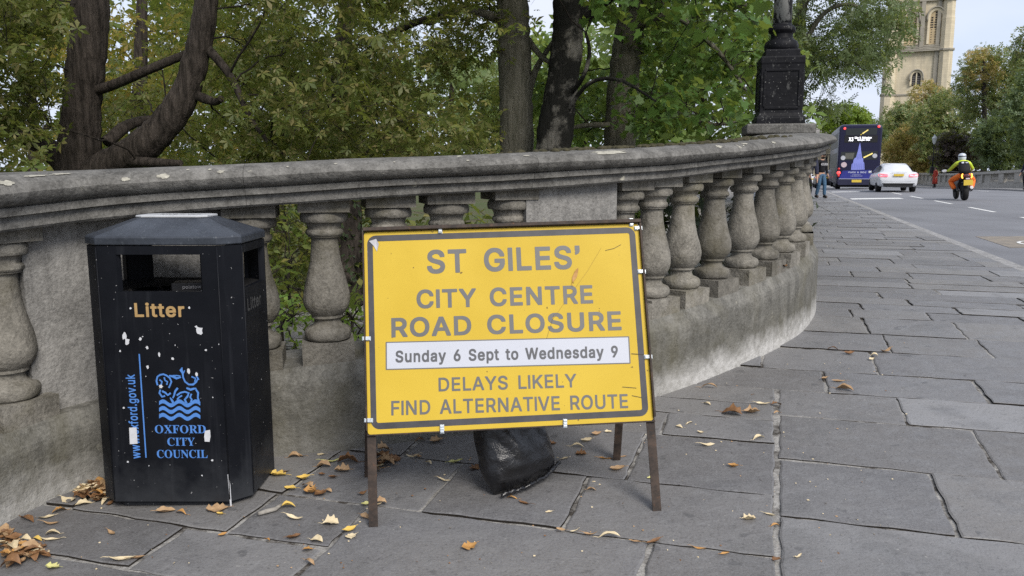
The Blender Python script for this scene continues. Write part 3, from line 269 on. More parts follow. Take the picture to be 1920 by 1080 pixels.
def flat_polys(name, polys, mat, parent, xf):
    cu = bpy.data.curves.new(name, 'CURVE'); cu.dimensions = '2D'; cu.fill_mode = 'BOTH'
    for q in polys:
        sp = cu.splines.new('POLY'); sp.points.add(len(q) - 1)
        for i, (a, b) in enumerate(q): sp.points[i].co = (a, b, 0, 1)
        sp.use_cyclic_u = True
    return curve_to_mesh(name, cu, mat, parent, xf)
def stroke(pts, wd):                  # closed outline of a thick polyline
    l, r_ = [], []
    P = [Vector(p) for p in pts]
    if not hasattr(wd, '__len__'): wd = [wd] * len(P)
    for i, p in enumerate(P):
        t = (P[min(i + 1, len(P) - 1)] - P[max(0, i - 1)]).normalized()
        n = Vector((-t.y, t.x)) * wd[i] / 2
        l.append(p + n); r_.append(p - n)
    return [(p.x, p.y) for p in l] + [(p.x, p.y) for p in r_[::-1]]

# ---------------------------------------------------------------- materials
class NT:
    def __init__(s, name):
        s.m = bpy.data.materials.new(name); s.m.use_nodes = True
        s.t = s.m.node_tree; s.b = s.t.nodes['Principled BSDF']; s.out = s.t.nodes['Material Output']
        s.geo = s.t.nodes.new('ShaderNodeNewGeometry'); s.tc = s.t.nodes.new('ShaderNodeTexCoord')
    def n(s, typ, **kw):
        nd = s.t.nodes.new('ShaderNode' + typ)
        for k, v in kw.items():
            if hasattr(nd, k): setattr(nd, k, v)
            else: nd.inputs[k.replace('_', ' ')].default_value = v
        return nd
    def l(s, a, b): s.t.links.new(a, b)
    def pos(s, scale=(1, 1, 1), world=True):
        mp = s.n('Mapping'); mp.inputs['Scale'].default_value = scale
        s.l(s.geo.outputs['Position'] if world else s.tc.outputs['Object'], mp.inputs['Vector'])
        return mp.outputs[0]
    def noise(s, scale, detail=4, rough=.55, vec=None, dist=0.):
        nd = s.n('TexNoise'); nd.inputs['Scale'].default_value = scale; nd.inputs['Detail'].default_value = detail
        nd.inputs['Roughness'].default_value = rough; nd.inputs['Distortion'].default_value = dist
        s.l(vec if vec is not None else s.geo.outputs['Position'], nd.inputs['Vector'])
        return nd.outputs['Fac']
    def rng(s, x, a, b, c=0., d=1.):
        nd = s.n('MapRange'); nd.inputs['From Min'].default_value = a; nd.inputs['From Max'].default_value = b
        nd.inputs['To Min'].default_value = c; nd.inputs['To Max'].default_value = d
        s.l(x, nd.inputs['Value']); return nd.outputs[0]
    def mix(s, f, a, b, mode='MIX'):
        nd = s.n('MixRGB'); nd.blend_type = mode
        for inp, v in ((nd.inputs['Fac'], f), (nd.inputs['Color1'], a), (nd.inputs['Color2'], b)):
            if hasattr(v, 'is_output'): s.l(v, inp)
            elif hasattr(v, '__len__'): inp.default_value = (*v[:3], 1)
            else: inp.default_value = v
        return nd.outputs[0]
    def math(s, op, a, b=0.):
        nd = s.n('Math'); nd.operation = op
        for i, v in enumerate((a, b)):
            if hasattr(v, 'is_output'): s.l(v, nd.inputs[i])
            else: nd.inputs[i].default_value = v
        return nd.outputs[0]
    def bump(s, h, strength=.3, dist=.01):
        nd = s.n('Bump'); nd.inputs['Strength'].default_value = strength; nd.inputs['Distance'].default_value = dist
        s.l(h, nd.inputs['Height']); s.l(nd.outputs[0], s.b.inputs['Normal'])
    def fin(s, col=None, rough=.8, spec=.3, metal=0.):
        if col is not None:
            if hasattr(col, 'is_output'): s.l(col, s.b.inputs['Base Color'])
            else: s.b.inputs['Base Color'].default_value = (*col[:3], 1)
        if hasattr(rough, 'is_output'): s.l(rough, s.b.inputs['Roughness'])
        else: s.b.inputs['Roughness'].default_value = rough
        s.b.inputs['Specular IOR Level'].default_value = spec
        s.b.inputs['Metallic'].default_value = metal
        return s.m

def plain(name, col, rough=.6, spec=.3, metal=0., var=.25, scale=20., bump=0.):
    t = NT(name)
    f = t.rng(t.noise(scale, 5), .25, .75, 0, 1)
    c = t.mix(f, [x * (1 - var) for x in col], [min(1, x * (1 + var)) for x in col])
    if bump: t.bump(t.noise(scale * 3, 4), bump, .005)
    return t.fin(c, rough, spec, metal)

def stone_mat(name, dark, light, lichen=.5, attr=False, algae=0.):
    t = NT(name)
    big = t.rng(t.noise(2.2, 6, .6), .3, .7)
    c = t.mix(big, dark, light)
    mid = t.rng(t.noise(14, 6, .7), .36, .64)
    c = t.mix(t.math('MULTIPLY', mid, .65), c, [x * .55 for x in dark])
    blot = t.rng(t.noise(6.5, 6, .68, None, .6), .50, .66)
    c = t.mix(t.math('MULTIPLY', blot, .55), c, [x * 1.28 for x in light])
    grime = t.rng(t.noise(4.3, 6, .7, t.pos((1, 1, .8)), .8), .52, .64)
    c = t.mix(t.math('MULTIPLY', grime, .6), c, [x * .55 for x in dark])
    fine = t.rng(t.noise(85, 5, .75), .40, .72)
    c = t.mix(t.math('MULTIPLY', fine, .42), c, [x * 1.7 for x in light])
    pit = t.rng(t.noise(60, 4, .7), .60, .68)
    c = t.mix(t.math('MULTIPLY', pit, .55), c, [x * .4 for x in dark])
    streak = t.rng(t.noise(1, 5, .65, t.pos((13, 13, 1.0))), .5, .66)
    c = t.mix(t.math('MULTIPLY', streak, .42), c, [x * .5 for x in dark])
    if algae:
        al = t.rng(t.noise(3.5, 5, .6), .5, .72)
        c = t.mix(t.math('MULTIPLY', al, algae), c, (.115, .10, .05))
    # pale scuffs and lichen discs
    vo = t.n('TexVoronoi'); vo.inputs['Scale'].default_value = 16; vo.inputs['Randomness'].default_value = 1
    wv = t.mix(.06, t.geo.outputs['Position'], t.n('TexNoise', Scale=30.).outputs['Color'])
    t.l(wv, vo.inputs['Vector'])
    sep = t.n('SeparateColor'); t.l(vo.outputs['Color'], sep.inputs[0])
    keep = t.math('GREATER_THAN', sep.outputs[0], .80)
    rad = t.rng(sep.outputs[1], 0, 1, .08, .26)
    disc = t.math('LESS_THAN', vo.outputs['Distance'], rad)
    li = t.math('MULTIPLY', t.math('MULTIPLY', disc, keep), lichen)
    patch = t.rng(t.noise(5, 3, .5), .52, .6)
    li = t.math('MULTIPLY', li, patch)
    c = t.mix(li, c, (.40, .38, .31))
    sc_ = t.rng(t.noise(1, 6, .75, t.pos((38, 38, 90))), .66, .70)
    c = t.mix(t.math('MULTIPLY', sc_, .55), c, [min(.5, x * 2.3) for x in light])
    if attr:
        at_ = t.n('Attribute'); at_.attribute_name = 'rise'
        h = t.math('ADD', at_.outputs['Fac'], t.rng(t.noise(7, 5, .6), .2, .8, -.06, .06))
        wet = t.rng(h, .38, .12)
        c = t.mix(t.math('MULTIPLY', wet, .35), c, (.085, .08, .058))
        gb = t.rng(t.noise(2.1, 5, .65, None, .5), .48, .66); c = t.mix(t.math('MULTIPLY', gb, .5), c, (.088, .080, .048))
        at2 = t.n('Attribute'); at2.attribute_name = 'salt'
        sm = t.math('MULTIPLY', t.math('MULTIPLY', t.rng(h, .17, .045), t.rng(t.noise(22, 5, .7), .3, .6, .45, 1)), at2.outputs['Fac'])
        c = t.mix(t.math('MULTIPLY', sm, .92), c, (.48, .47, .45))
    t.bump(t.math('ADD', t.noise(45, 6, .65), t.math('MULTIPLY', t.noise(6, 4), 1.2)), .7, .012)
    return t.fin(c, .92, .2)

# ================================================================ GROUND, ROAD, PAVEMENT
def sheet(name, r0, r1, q0, q1, dr, dq, dz, mat, kind='structure', camber=0.0):
    nr = max(1, int((r1 - r0) / dr)); nq = max(1, int((q1 - q0) / dq))
    vs = []
    for i in range(nr + 1):
        for j in range(nq + 1):
            r_ = r0 + (r1 - r0) * i / nr; q_ = q0 + (q1 - q0) * j / nq
            x, y = RQ(r_, q_)
            vs.append((x, y, g(x, y) + dz + camber_z(q_) * camber))
    fs = [(i * (nq + 1) + j, i * (nq + 1) + j + 1, (i + 1) * (nq + 1) + j + 1, (i + 1) * (nq + 1) + j) for i in range(nr) for j in range(nq)]
    m = MB().add(vs, fs, 0, True)
    o = m.build(name, mat, fix=False)
    tag(o, kind=kind)
    return o
def camber_z(q):
    return .09 * max(0.0, 1 - ((q - 8.35) / 5.45) ** 2)
def road_z(x, y):
    q = (x - .32 * y) / K
    return g(x, y) - .10 + camber_z(q)

# asphalt
t = NT('asphalt')
f1 = t.rng(t.noise(.35, 5, .6), .3, .7); f2 = t.rng(t.noise(90, 4, .7), .3, .7)
f3 = t.rng(t.noise(1, 4, .5, t.pos((1.2, .25, 1))), .5, .7)
c = t.mix(f1, (.135, .138, .150), (.180, .184, .198))
c = t.mix(t.math('MULTIPLY', f2, .3), c, (.24, .24, .25))
c = t.mix(t.math('MULTIPLY', f3, .25), c, (.07, .07, .075))
t.bump(t.noise(200, 3), .3, .004)
M_ASPH = t.fin(c, .85, .3)
# flagstones
t = NT('york_stone_flag')
isl = t.geo.outputs['Random Per Island']
ramp = t.n('ValToRGB'); e = ramp.color_ramp.elements
e[0].position = 0; e[0].color = (.072, .067, .066, 1); e[1].position = 1; e[1].color = (.215, .213, .216, 1)
for pos_, cc in ((.2, (.112, .109, .112)), (.4, (.152, .141, .127)), (.6, (.128, .127, .133)), (.8, (.094, .087, .082))):
    q = e.new(pos_); q.color = (*cc, 1)
t.l(isl, ramp.inputs[0])
c = ramp.outputs[0]
f1 = t.rng(t.noise(2.6, 7, .62), .3, .72)
c = t.mix(t.math('MULTIPLY', f1, .4), c, (.185, .180, .176))
dk = t.rng(t.noise(4.2, 5, .55), .56, .72)
c = t.mix(t.math('MULTIPLY', dk, .5), c, (.062, .062, .065))
lay = t.rng(t.noise(1, 6, .65, t.pos((5, 16, 5))), .5, .72)
c = t.mix(t.math('MULTIPLY', lay, .22), c, (.20, .198, .195))
mot = t.rng(t.noise(17, 6, .7), .50, .68); c = t.mix(t.math('MULTIPLY', mot, .35), c, (.20, .2, .2))
sta = t.rng(t.noise(1.3, 4, .6, None, .8), .56, .62); c = t.mix(t.math('MULTIPLY', sta, .35), c, (.07, .068, .066))
fine = t.rng(t.noise(120, 4, .7), .35, .72)
c = t.mix(t.math('MULTIPLY', fine, .42), c, (.235, .235, .235))
pt = t.rng(t.noise(75, 4, .65), .56, .68); c = t.mix(t.math('MULTIPLY', pt, .5), c, (.055, .054, .055))
spot = t.rng(t.noise(11, 2, .4), .69, .73)
c = t.mix(t.math('MULTIPLY', spot, .45), c, (.05, .05, .052))
spk = t.rng(t.noise(60, 2, .4), .745, .76)
c = t.mix(t.math('MULTIPLY', spk, .6), c, (.30, .29, .27))
hb = t.math('ADD', t.math('MULTIPLY', t.noise(9, 6, .65, None, .5), .9), t.math('MULTIPLY', t.noise(70, 4, .65), .28))
t.bump(hb, .5, .016)
ro = t.rng(t.noise(9, 4), .3, .7, .42, .7)
M_FLAG = t.fin(c, ro, .5)
# joint mortar
t = NT('joint_mortar')
f1 = t.rng(t.noise(6, 6, .7), .40, .53); f2 = t.rng(t.noise(60, 4, .7), .35, .65)
c = t.mix(f1, (.05, .045, .04), (.34, .33, .31)); c = t.mix(t.math('MULTIPLY', f2, .45), c, (.06, .05, .04))
t.bump(t.noise(70, 5), .8, .01)
M_MORT = t.fin(c, .95, .1)
M_PAINT = plain('road_paint', (.62, .62, .60), .7, .3, 0, .18, 9)
t = NT('buff_surface')
c = t.mix(t.rng(t.noise(6, 5, .65), .35, .65), (.26, .225, .18), (.17, .155, .14))
M_BUFF = t.fin(c, .9, .2)
M_KERB = stone_mat('kerb_stone', (.21, .207, .205), (.33, .325, .32), .05)
t = NT('low_ground')
c = t.mix(t.rng(t.noise(.5, 5), .35, .65), (.05, .075, .02), (.075, .065, .035))
M_EARTH = t.fin(c, .95, .1)
t = NT('lawn')
c = t.mix(t.rng(t.noise(1.2, 6, .7), .3, .7), (.07, .14, .02), (.13, .22, .035))
M_LAWN = t.fin(c, .9, .2)

# low ground below and round the bridge, out to the horizon
m = MB(); m.add([(-1500, -600, -2.6), (1500, -600, -2.6), (1500, 2600, -2.6), (-1500, 2600, -2.6)], [(0, 1, 2, 3)])
tag(m.build('ground', M_EARTH, fix=False), kind='structure')
m = MB(); m.add([(-9, 13, -2.58), (0.5, 12, -2.58), (3.5, 24, -2.58), (-13, 26, -2.58)], [(0, 1, 2, 3)])
tag(m.build('lawn', M_LAWN, fix=False), kind='structure')

KERB_Q, KERB_W = 2.70, 0.17
sheet('pavement_bed', -2.5, 95, -4.0, KERB_Q, .5, .5, -.0068, M_MORT)
sheet('road', -8, 170, KERB_Q + KERB_W - .02, 13.8, .8, .5, -.10, M_ASPH, camber=1)
# kerb stones
m = MB(); r_ = -3.0
while r_ < 95:
    ln = rng.uniform(.75, 1.05)
    a, b = r_ + .006, r_ + ln - .006
    vs = []
    for (rr, qq, dz) in ((a, KERB_Q, -.25), (a, KERB_Q, -.006), (a, KERB_Q + KERB_W - .02, -.008), (a, KERB_Q + KERB_W, -.03), (a, KERB_Q + KERB_W + .012, -.25)):
        x, y = RQ(rr, qq); vs.append((x, y, g(x, y) + dz))
    for (rr, qq, dz) in ((b, KERB_Q, -.25), (b, KERB_Q, -.006), (b, KERB_Q + KERB_W - .02, -.008), (b, KERB_Q + KERB_W, -.03), (b, KERB_Q + KERB_W + .012, -.25)):
        x, y = RQ(rr, qq); vs.append((x, y, g(x, y) + dz))
    m.add(vs, [(0, 1, 6, 5), (1, 2, 7, 6), (2, 3, 8, 7), (3, 4, 9, 8), (0, 4, 3, 2, 1), (5, 6, 7, 8, 9)])
    r_ += ln
tag(m.build('kerb', M_KERB), kind='structure')
M_GUT = plain('gutter_band', (.24, .238, .236), .9, .2, 0, .25, 8)
sheet('gutter', -6, 95, KERB_Q + KERB_W + .03, KERB_Q + KERB_W + .20, .5, .2, -.094, M_GUT, camber=1)

# flagstones: courses across the pavement; r = along the street, q = across it
cells = []
def course(r0, r1, q0, q1, joints):
    qs = [q0] + [j for j in joints if q0 + .05 < j < q1 - .05] + [q1]
    for a, b in zip(qs[:-1], qs[1:]): cells.append((a, b, r0, r1))
DIV = .082
LEFT = [(-.8, .2, [-2.2, -1.1]), (.2, .9, [-1.8, -.6]), (.9, 1.62, [-2.3, -1.2, -.2]), (1.62, 2.03, [-2.6, -1.44])]
for a, b, j in LEFT: course(a, b, -4, DIV, j)
course(2.03, 2.34, -4, -1.44, [-2.75, -2.03]); course(2.34, 2.69, -4, -1.44, [-2.6, -1.86])
cells.append((-1.44, -.35, 2.03, 2.69)); cells.append((-.35, DIV, 2.03, 2.69))
course(2.69, 3.175, -4, DIV, [-2.5, -1.85, -1.24, -.667]); course(3.175, 3.74, -4, DIV, [-2.2, -1.55, -1.05, -.52])
course(3.74, 4.05, -4, DIV, [-2.3, -1.2, -.45]); course(4.05, 4.30, -4, DIV, [-1.6, -.7]); course(4.30, 4.58, -4, DIV, [-1.9, -.95])
for a, b, j in [(-.8, .3, [1.0, 1.9]), (.3, 1.2, [.7, 1.6]), (1.2, 1.9, [1.05, 2.0]), (1.9, 2.45, [.6, 1.7]), (2.45, 3.01, [.95, 1.9]), (3.01, 3.57, [.683, 1.75]), (3.57, 4.16, [.957, 1.95]), (4.16, 4.58, [.689, 1.6, 2.2])]:
    course(a, b, DIV, KERB_Q - .01, j)
course(4.58, 5.0, -4, KERB_Q - .01, [-2, -.6, .35, 1.14, 2.05]); course(5.0, 5.52, -4, KERB_Q - .01, [-1.2, .0, .655, 1.55, 2.3])
r_ = 5.52
while r_ < 94:
    h_ = rng.uniform(.30, .58)
    js = []; q = rng.uniform(-.5, .3) - 1
    while q < KERB_Q:
        q += rng.uniform(.55, 1.15); js.append(q)
    course(r_, r_ + h_, -1.0, KERB_Q - .01, js)
    r_ += h_
m = MB()
wob = lambda k: .004 * k
for (q0, q1, r0, r1) in cells:
    near = r0 < 9
    step = .05 if near else (.25 if r0 < 25 else 2.0)
    gq = rng.uniform(.008, .014) if near else .008
    gr = rng.uniform(.005, .010) if near else .0065
    a0, a1, b0, b1 = q0 + gq, q1 - gq * .6, r0 + gr, r1 - gr
    if abs(q1 - DIV) < 1e-6: a1 = q1 - .014
    if abs(q0 - DIV) < 1e-6: a0 = q0 + .012
    ring = []
    def side(p, q_):
        n = max(1, int(math.hypot(q_[0] - p[0], q_[1] - p[1]) / step))
        for i in range(n):
            f = i / n
            ring.append([p[0] + (q_[0] - p[0]) * f, p[1] + (q_[1] - p[1]) * f])
    sk = rng.uniform(-.008, .008)
    side((a0, b0 + sk), (a1, b0 - sk)); side((a1, b0 - sk), (a1 + sk, b1)); side((a1 + sk, b1), (a0 + sk, b1)); side((a0 + sk, b1), (a0, b0 + sk))
    cq, cr_ = (a0 + a1) / 2, (b0 + b1) / 2
    lift = rng.uniform(-.003, .006); tq, tr = rng.uniform(-.006, .006), rng.uniform(-.009, .009)
    ph = rng.uniform(0, 9)
    vs1, vs2, vs0 = [], [], []
    n = len(ring)
    for i, (q, r) in enumerate(ring):
        if near:
            j = .0035 * (math.sin(q * 23 + r * 31 + ph) + .7 * rng.uniform(-1, 1))
            q += j * (1 if abs(q - cq) / (a1 - a0) > abs(r - cr_) / (b1 - b0) else 0); r += j
        dq, dr = q - cq, r - cr_
        l_ = math.hypot(dq, dr)
        x, y = RQ(r, q); z = g(x, y) + lift + tq * dq + tr * dr
        vs1.append((x, y, z - .003)); vs0.append((x, y, z - .015))
        ins = (.006 + .004 * rng.random()) / l_
        x, y = RQ(r - dr * ins, q - dq * ins); vs2.append((x, y, z))
    fs = [list(range(2 * n, 3 * n))]
    for i in range(n):
        k = (i + 1) % n
        fs.append((n + i, n + k, 2 * n + k, 2 * n + i)); fs.append((i, k, n + k, n + i))
    m.add(vs0 + vs1 + vs2, fs)
    for i in range(n): m.m[-1 - 2 * i] = 1
o = m.build('pavement', [M_FLAG, plain('joint_dirt', (.022, .019, .016), .95, .1, 0, .3, 30)], fix=False); tag(o, kind='structure')

# far pavement across the street and its kerb
sheet('far_pavement', -5, 150, 13.95, 16.9, 1.0, 1.5, .0, plain('far_paving', (.20, .195, .19), .9, .2, 0, .2, 2.))
m = MB()
for i in range(78):
    a, b = -5 + 2 * i, -5 + 2 * i + 1.99
    vs = []
    for rr in (a, b):
        for qq, dz in ((13.78, -.25), (13.78, .0), (13.96, .004), (13.96, -.25)):
            x, y = RQ(rr, qq); vs.append((x, y, g(x, y) + dz))
    m.add(vs, [(0, 1, 5, 4), (1, 2, 6, 5), (2, 3, 7, 6), (0, 3, 2, 1), (4, 5, 6, 7)])
tag(m.build('far_kerb', M_KERB), kind='structure')

# painted markings
def mark(m, r0, r1, q0, q1, dz=.004):
    n = max(1, int((r1 - r0) / .4)); k = max(1, int((q1 - q0) / .4)); vs = []
    for i in range(n + 1):
        for j in range(k + 1):
            x, y = RQ(r0 + (r1 - r0) * i / n, q0 + (q1 - q0) * j / k); vs.append((x, y, road_z(x, y) + dz))
    m.add(vs, [(i * (k + 1) + j, i * (k + 1) + j + 1, (i + 1) * (k + 1) + j + 1, (i + 1) * (k + 1) + j) for i in range(n) for j in range(k)])
mk = MB()
r_ = -2.6
while r_ < 110:
    mark(mk, r_, r_ + 3.0, 5.76, 5.88); r_ += 5.45
r_ = 2.3
while r_ < 110:
    mark(mk, r_, r_ + 2.6, 11.0, 11.12); r_ += 9.2
for rr in (35.2, 46.3): mark(mk, rr, rr + 1.25, 3.2, 5.1 if rr < 40 else 4.6)
tag(mk.build('road_markings', M_PAINT, fix=False), kind='structure')
mk = MB(); mark(mk, 14.0, 16.2, 3.55, 5.3, .004)
tag(mk.build('buff_road_patch', M_BUFF, fix=False), kind='structure')
# bicycle symbol painted on the patch
def road_pt(r, q, dz):
    x, y = RQ(r, q); return (x, y, road_z(x, y) + dz)
mk = MB()
def ribbon(pts, wd, closed=False):
    P = [Vector(p) for p in pts]; n = len(P); l = []
    for i, p in enumerate(P):
        a, b = (P[(i - 1) % n], P[(i + 1) % n]) if closed else (P[max(0, i - 1)], P[min(n - 1, i + 1)])
        t_ = (b - a).normalized(); nn = Vector((-t_.y, t_.x)) * wd / 2
        l.append((p + nn, p - nn))
    vs = []
    for a, b in l: vs += [road_pt(a.x, a.y, .008), road_pt(b.x, b.y, .008)]
    fs = [(2 * i, 2 * i + 1, 2 * ((i + 1) % n) + 1, 2 * ((i + 1) % n)) for i in range(n if closed else n - 1)]
    mk.add(vs, fs)
for cq in (4.12, 4.82):
    ribbon([(14.75 + .42 * math.sin(a), cq + .24 * math.cos(a)) for a in [2 * math.pi * i / 20 for i in range(20)]], .055, True)
ribbon([(14.75, 4.12), (15.3, 4.30), (15.3, 4.64), (14.80, 4.46), (14.75, 4.82), (15.45, 4.70), (15.5, 4.84)], .055)
ribbon([(14.8, 4.46), (15.3, 4.30), (15.45, 4.28)], .055)
ribbon([(15.46, 4.18), (15.46, 4.38)], .06)
tag(mk.build('cycle_marking', M_PAINT, fix=False), kind='structure')

# ================================================================ THE PARAPET (balustrade of the refuge and the bridge)
# face line of the low wall in plan, with the heights above the ground of ledge, coping underside and coping top
WP = [(-3.3, .2), (-2.75, 1.2), (-2.32, 2.0), (-1.952, 2.884), (-1.86, 3.13), (-1.70, 3.33), (-1.42, 3.44), (-1.111, 3.509), (-.891, 3.56), (-.677, 3.614), (0.0, 3.83), (.45, 4.03), (.806, 4.263), (1.242, 4.651), (1.723, 5.16), (2.046, 5.575), (2.30, 6.03), (2.50, 6.50), (2.70, 7.15), (3.02, 8.2)]
for r_ in (9.8, 12, 16, 22, 30, 40, 52, 66): WP.append(RQ(r_, .43))
def catmull(P, step):
    out = []
    for i in range(len(P) - 1):
        p0 = Vector(P[max(0, i - 1)]); p1 = Vector(P[i]); p2 = Vector(P[i + 1]); p3 = Vector(P[min(len(P) - 1, i + 2)])
        d1 = (p2 - p1).length
        n = max(1, int(d1 / step)) if i < 20 else max(1, int(d1 / 1.0))
        m1 = (p2 - p0) * (d1 / max(1e-6, (p2 - p1).length + (p1 - p0).length)) if i else (p2 - p1)
        m2 = (p3 - p1) * (d1 / max(1e-6, (p3 - p2).length + d1)) if i < len(P) - 2 else (p2 - p1)
        for k in range(n):
            u = k / n
            out.append((2 * u**3 - 3 * u**2 + 1) * p1 + (u**3 - 2 * u**2 + u) * m1 + (-2 * u**3 + 3 * u**2) * p2 + (u**3 - u**2) * m2)
    out.append(Vector(P[-1])); return out
W = catmull(WP, .045)
NW = len(W)
WT = []; WN = []; WS = [0.0]
for i in range(NW):
    tt = (W[min(NW - 1, i + 1)] - W[max(0, i - 1)]).normalized(); WT.append(tt); WN.append(Vector((tt.y, -tt.x)))
    if i: WS.append(WS[-1] + (W[i] - W[i - 1]).length)
def heights(i):
    x = W[i]; X = x.x if x.y < 7 else 2.4
    px = [-1.95, -1.76, -1.11, -.68, .81, 1.24, 1.72, 2.05, 2.27]
    lt = np.interp(X, px, [.35, .36, .425, .445, .455, .475, .505, .52, .55])
    ut = np.interp(X, px, [1.10, 1.115, 1.145, 1.16, 1.18, 1.195, 1.21, 1.22, 1.235])
    tp = np.interp(X, px, [1.315, 1.32, 1.333, 1.34, 1.35, 1.355, 1.37, 1.385, 1.40])
    z = g(x.x, x.y)
    return z, z + float(lt), z + float(ut), z + float(tp)
WH = [heights(i) for i in range(NW)]
M_COPE = stone_mat('coping_stone', (.080, .077, .070), (.180, .174, .161), 1.0)
M_BAL = stone_mat('baluster_stone', (.140, .131, .112), (.235, .220, .190), .3, algae=.5)
_n = M_BAL.node_tree; _b = _n.nodes['Principled BSDF']; _src = _b.inputs['Base Color'].links[0].from_socket
_oi = _n.nodes.new('ShaderNodeObjectInfo'); _mr = _n.nodes.new('ShaderNodeMapRange'); _mr.inputs['To Min'].default_value = .72; _mr.inputs['To Max'].default_value = 1.12
_mu = _n.nodes.new('ShaderNodeMixRGB'); _mu.blend_type = 'MULTIPLY'; _mu.inputs['Fac'].default_value = 1
_n.links.new(_oi.outputs['Random'], _mr.inputs['Value']); _n.links.new(_mr.outputs[0], _mu.inputs['Color2']); _n.links.new(_src, _mu.inputs['Color1']); _n.links.new(_mu.outputs[0], _b.inputs['Base Color'])
M_PLN = stone_mat('plinth_wall_stone', (.105, .102, .091), (.190, .184, .166), .35, attr=True, algae=.25)
M_PIER = stone_mat('pier_stone', (.175, .170, .160), (.270, .262, .247), .2)
def sharp(o, ang=38):
    me = o.data
    me.set_sharp_from_angle(angle=R(ang))
    return o
par = empty('balustrade', (0, 0, 0), 0, 'curved grey stone balustrade with rounded coping and bulging balusters, behind the yellow sign', 'balustrade')
def sweep(prof_fn, name, mat, i0=0, i1=NW - 1, smooth=False, rise=False):
    m = MB(); rings = []
    for i in range(i0, i1 + 1):
        rings.append([(W[i].x + WN[i].x * n_, W[i].y + WN[i].y * n_, z) for n_, z in prof_fn(i)])
    m.loft(rings, 0, smooth, close=True, cap=True)
    o = m.build(name, mat, par)
    if rise:
        me = o.data
        a = me.attributes.new('rise', 'FLOAT', 'POINT'); b = me.attributes.new('salt', 'FLOAT', 'POINT')
        for k, v in enumerate(me.vertices):
            x, y, z = v.co
            a.data[k].value = z - g(x, y)
            b.data[k].value = .15 + .85 * sst(.5, 1.1, x) + .5 * sst(-1.6, -1.95, x)
    return o
def plinth_prof(i):
    z, l, u, tp = WH[i]
    return [(-.44, -2.7), (-.44, l - .03), (-.05, l - .03), (-.04, l - .036), (-.004, l - .095), (0, l - .115), (0, l - .2), (0, l - .3), (.002, z + .06), (.004, z + .03), (.006, z - .03), (0, -2.7)]
sweep(plinth_prof, 'plinth_wall', M_PLN, rise=True)
CP_ = [(-.50, 0.04), (-.545, .30), (-.55, .5), (-.53, .78), (-.46, .95), (-.34, 1.0), (-.10, 1.0), (-.02, .985), (.035, .93), (.066, .83), (.078, .70), (.070, .58), (.045, .485), (.022, .46), (.020, .445), (.030, .435), (.030, .29), (.016, .27), (.004, .262), (.004, .05), (-.006, .0), (-.48, .0)]
def cope_prof(i):
    z, l, u, tp = WH[i]
    return [(n_ + .01, u + (tp - u) * k) for n_, k in CP_]
# coping stones: long blocks with fine joints
joint_px = [-400, -60, 452, 1105, 1290]
def idx_at_px(px, off=-.02, dz=.8):
    best = 0; bd = 1e9
    for i in range(NW):
        p = W[i] + WN[i] * off
        if p.y < 1.4 or i > 430: continue
        if W[i].y > 7.0: continue
        d_ = abs(proj_x(p.x, p.y, g(p.x, p.y) + dz) - px)
        if d_ < bd: bd = d_; best = i
    return best
cuts = [0, idx_at_px(-60, 0, 1.25), idx_at_px(455, 0, 1.2), idx_at_px(1000, 0, 1.3), idx_at_px(1395, 0, 1.3)]
i_ = cuts[-1]
while i_ + 45 < NW - 3: i_ += 45; cuts.append(i_)
cuts.append(NW - 1)
for a, b in zip(cuts[:-1], cuts[1:]):
    m = MB(); rings = []
    idx = list(range(a, b + 1))
    for i in idx:
        s_ = 0.0
        if i == a and a > 0: s_ = .0008
        if i == b and b < NW - 1: s_ = -.0008
        base = W[i] + WT[i] * s_
        rings.append([(base.x + WN[i].x * n_, base.y + WN[i].y * n_, z + .0015 * math.sin(3.1 * i * .1 + n_ * 40)) for n_, z in cope_prof(i)])
    # slightly eased ends
    m.loft(rings, 0, True, True, True)
    sharp(m.build("coping", M_COPE, par))
# lichen patches grown flat on the coping
M_LICH = plain('lichen', (.33, .315, .265), .95, .1, 0, .3, 70, .5)
def cope_pt(fi, ft):
    i = max(0, min(NW - 2, int(fi))); k = int(ft); a_, b_ = fi - i, ft - k
    def q(ii, kk): z, l, u, tp = WH[ii]; n_, kz = CP_[kk]; p = W[ii] + WN[ii] * (n_ + .01); return Vector((p.x, p.y, u + (tp - u) * kz))
    P0 = q(i, k).lerp(q(i, k + 1), b_); P1 = q(i + 1, k).lerp(q(i + 1, k + 1), b_); return P0.lerp(P1, a_)
def lichen(px, ft, wi, ht, seed):
    rr = random.Random(seed); c_ = idx_at_px(px, .06, 1.28); m = MB(); n = 18; vs = [cope_pt(c_, ft)]
    for k in range(n):
        a = 2 * math.pi * k / n; s_ = 1 + rr.uniform(-.3, .3); vs.append(cope_pt(c_ + wi * math.cos(a) * s_, min(13.9, max(7.1, ft + ht * math.sin(a) * s_))))
    out = []
    for v_ in vs: 
        j = min(range(max(0, c_ - 6), min(NW, c_ + 7)), key=lambda q: (W[q] - Vector((v_.x, v_.y))).length)
        out.append(v_ + Vector((WN[j].x, WN[j].y, 0)) * .0022 + Vector((0, 0, .0022)))
    m.add(out, [(0, k + 1, (k + 1) % n + 1) for k in range(n)]); m.build('lichen_patch', M_LICH, par, fix=False)
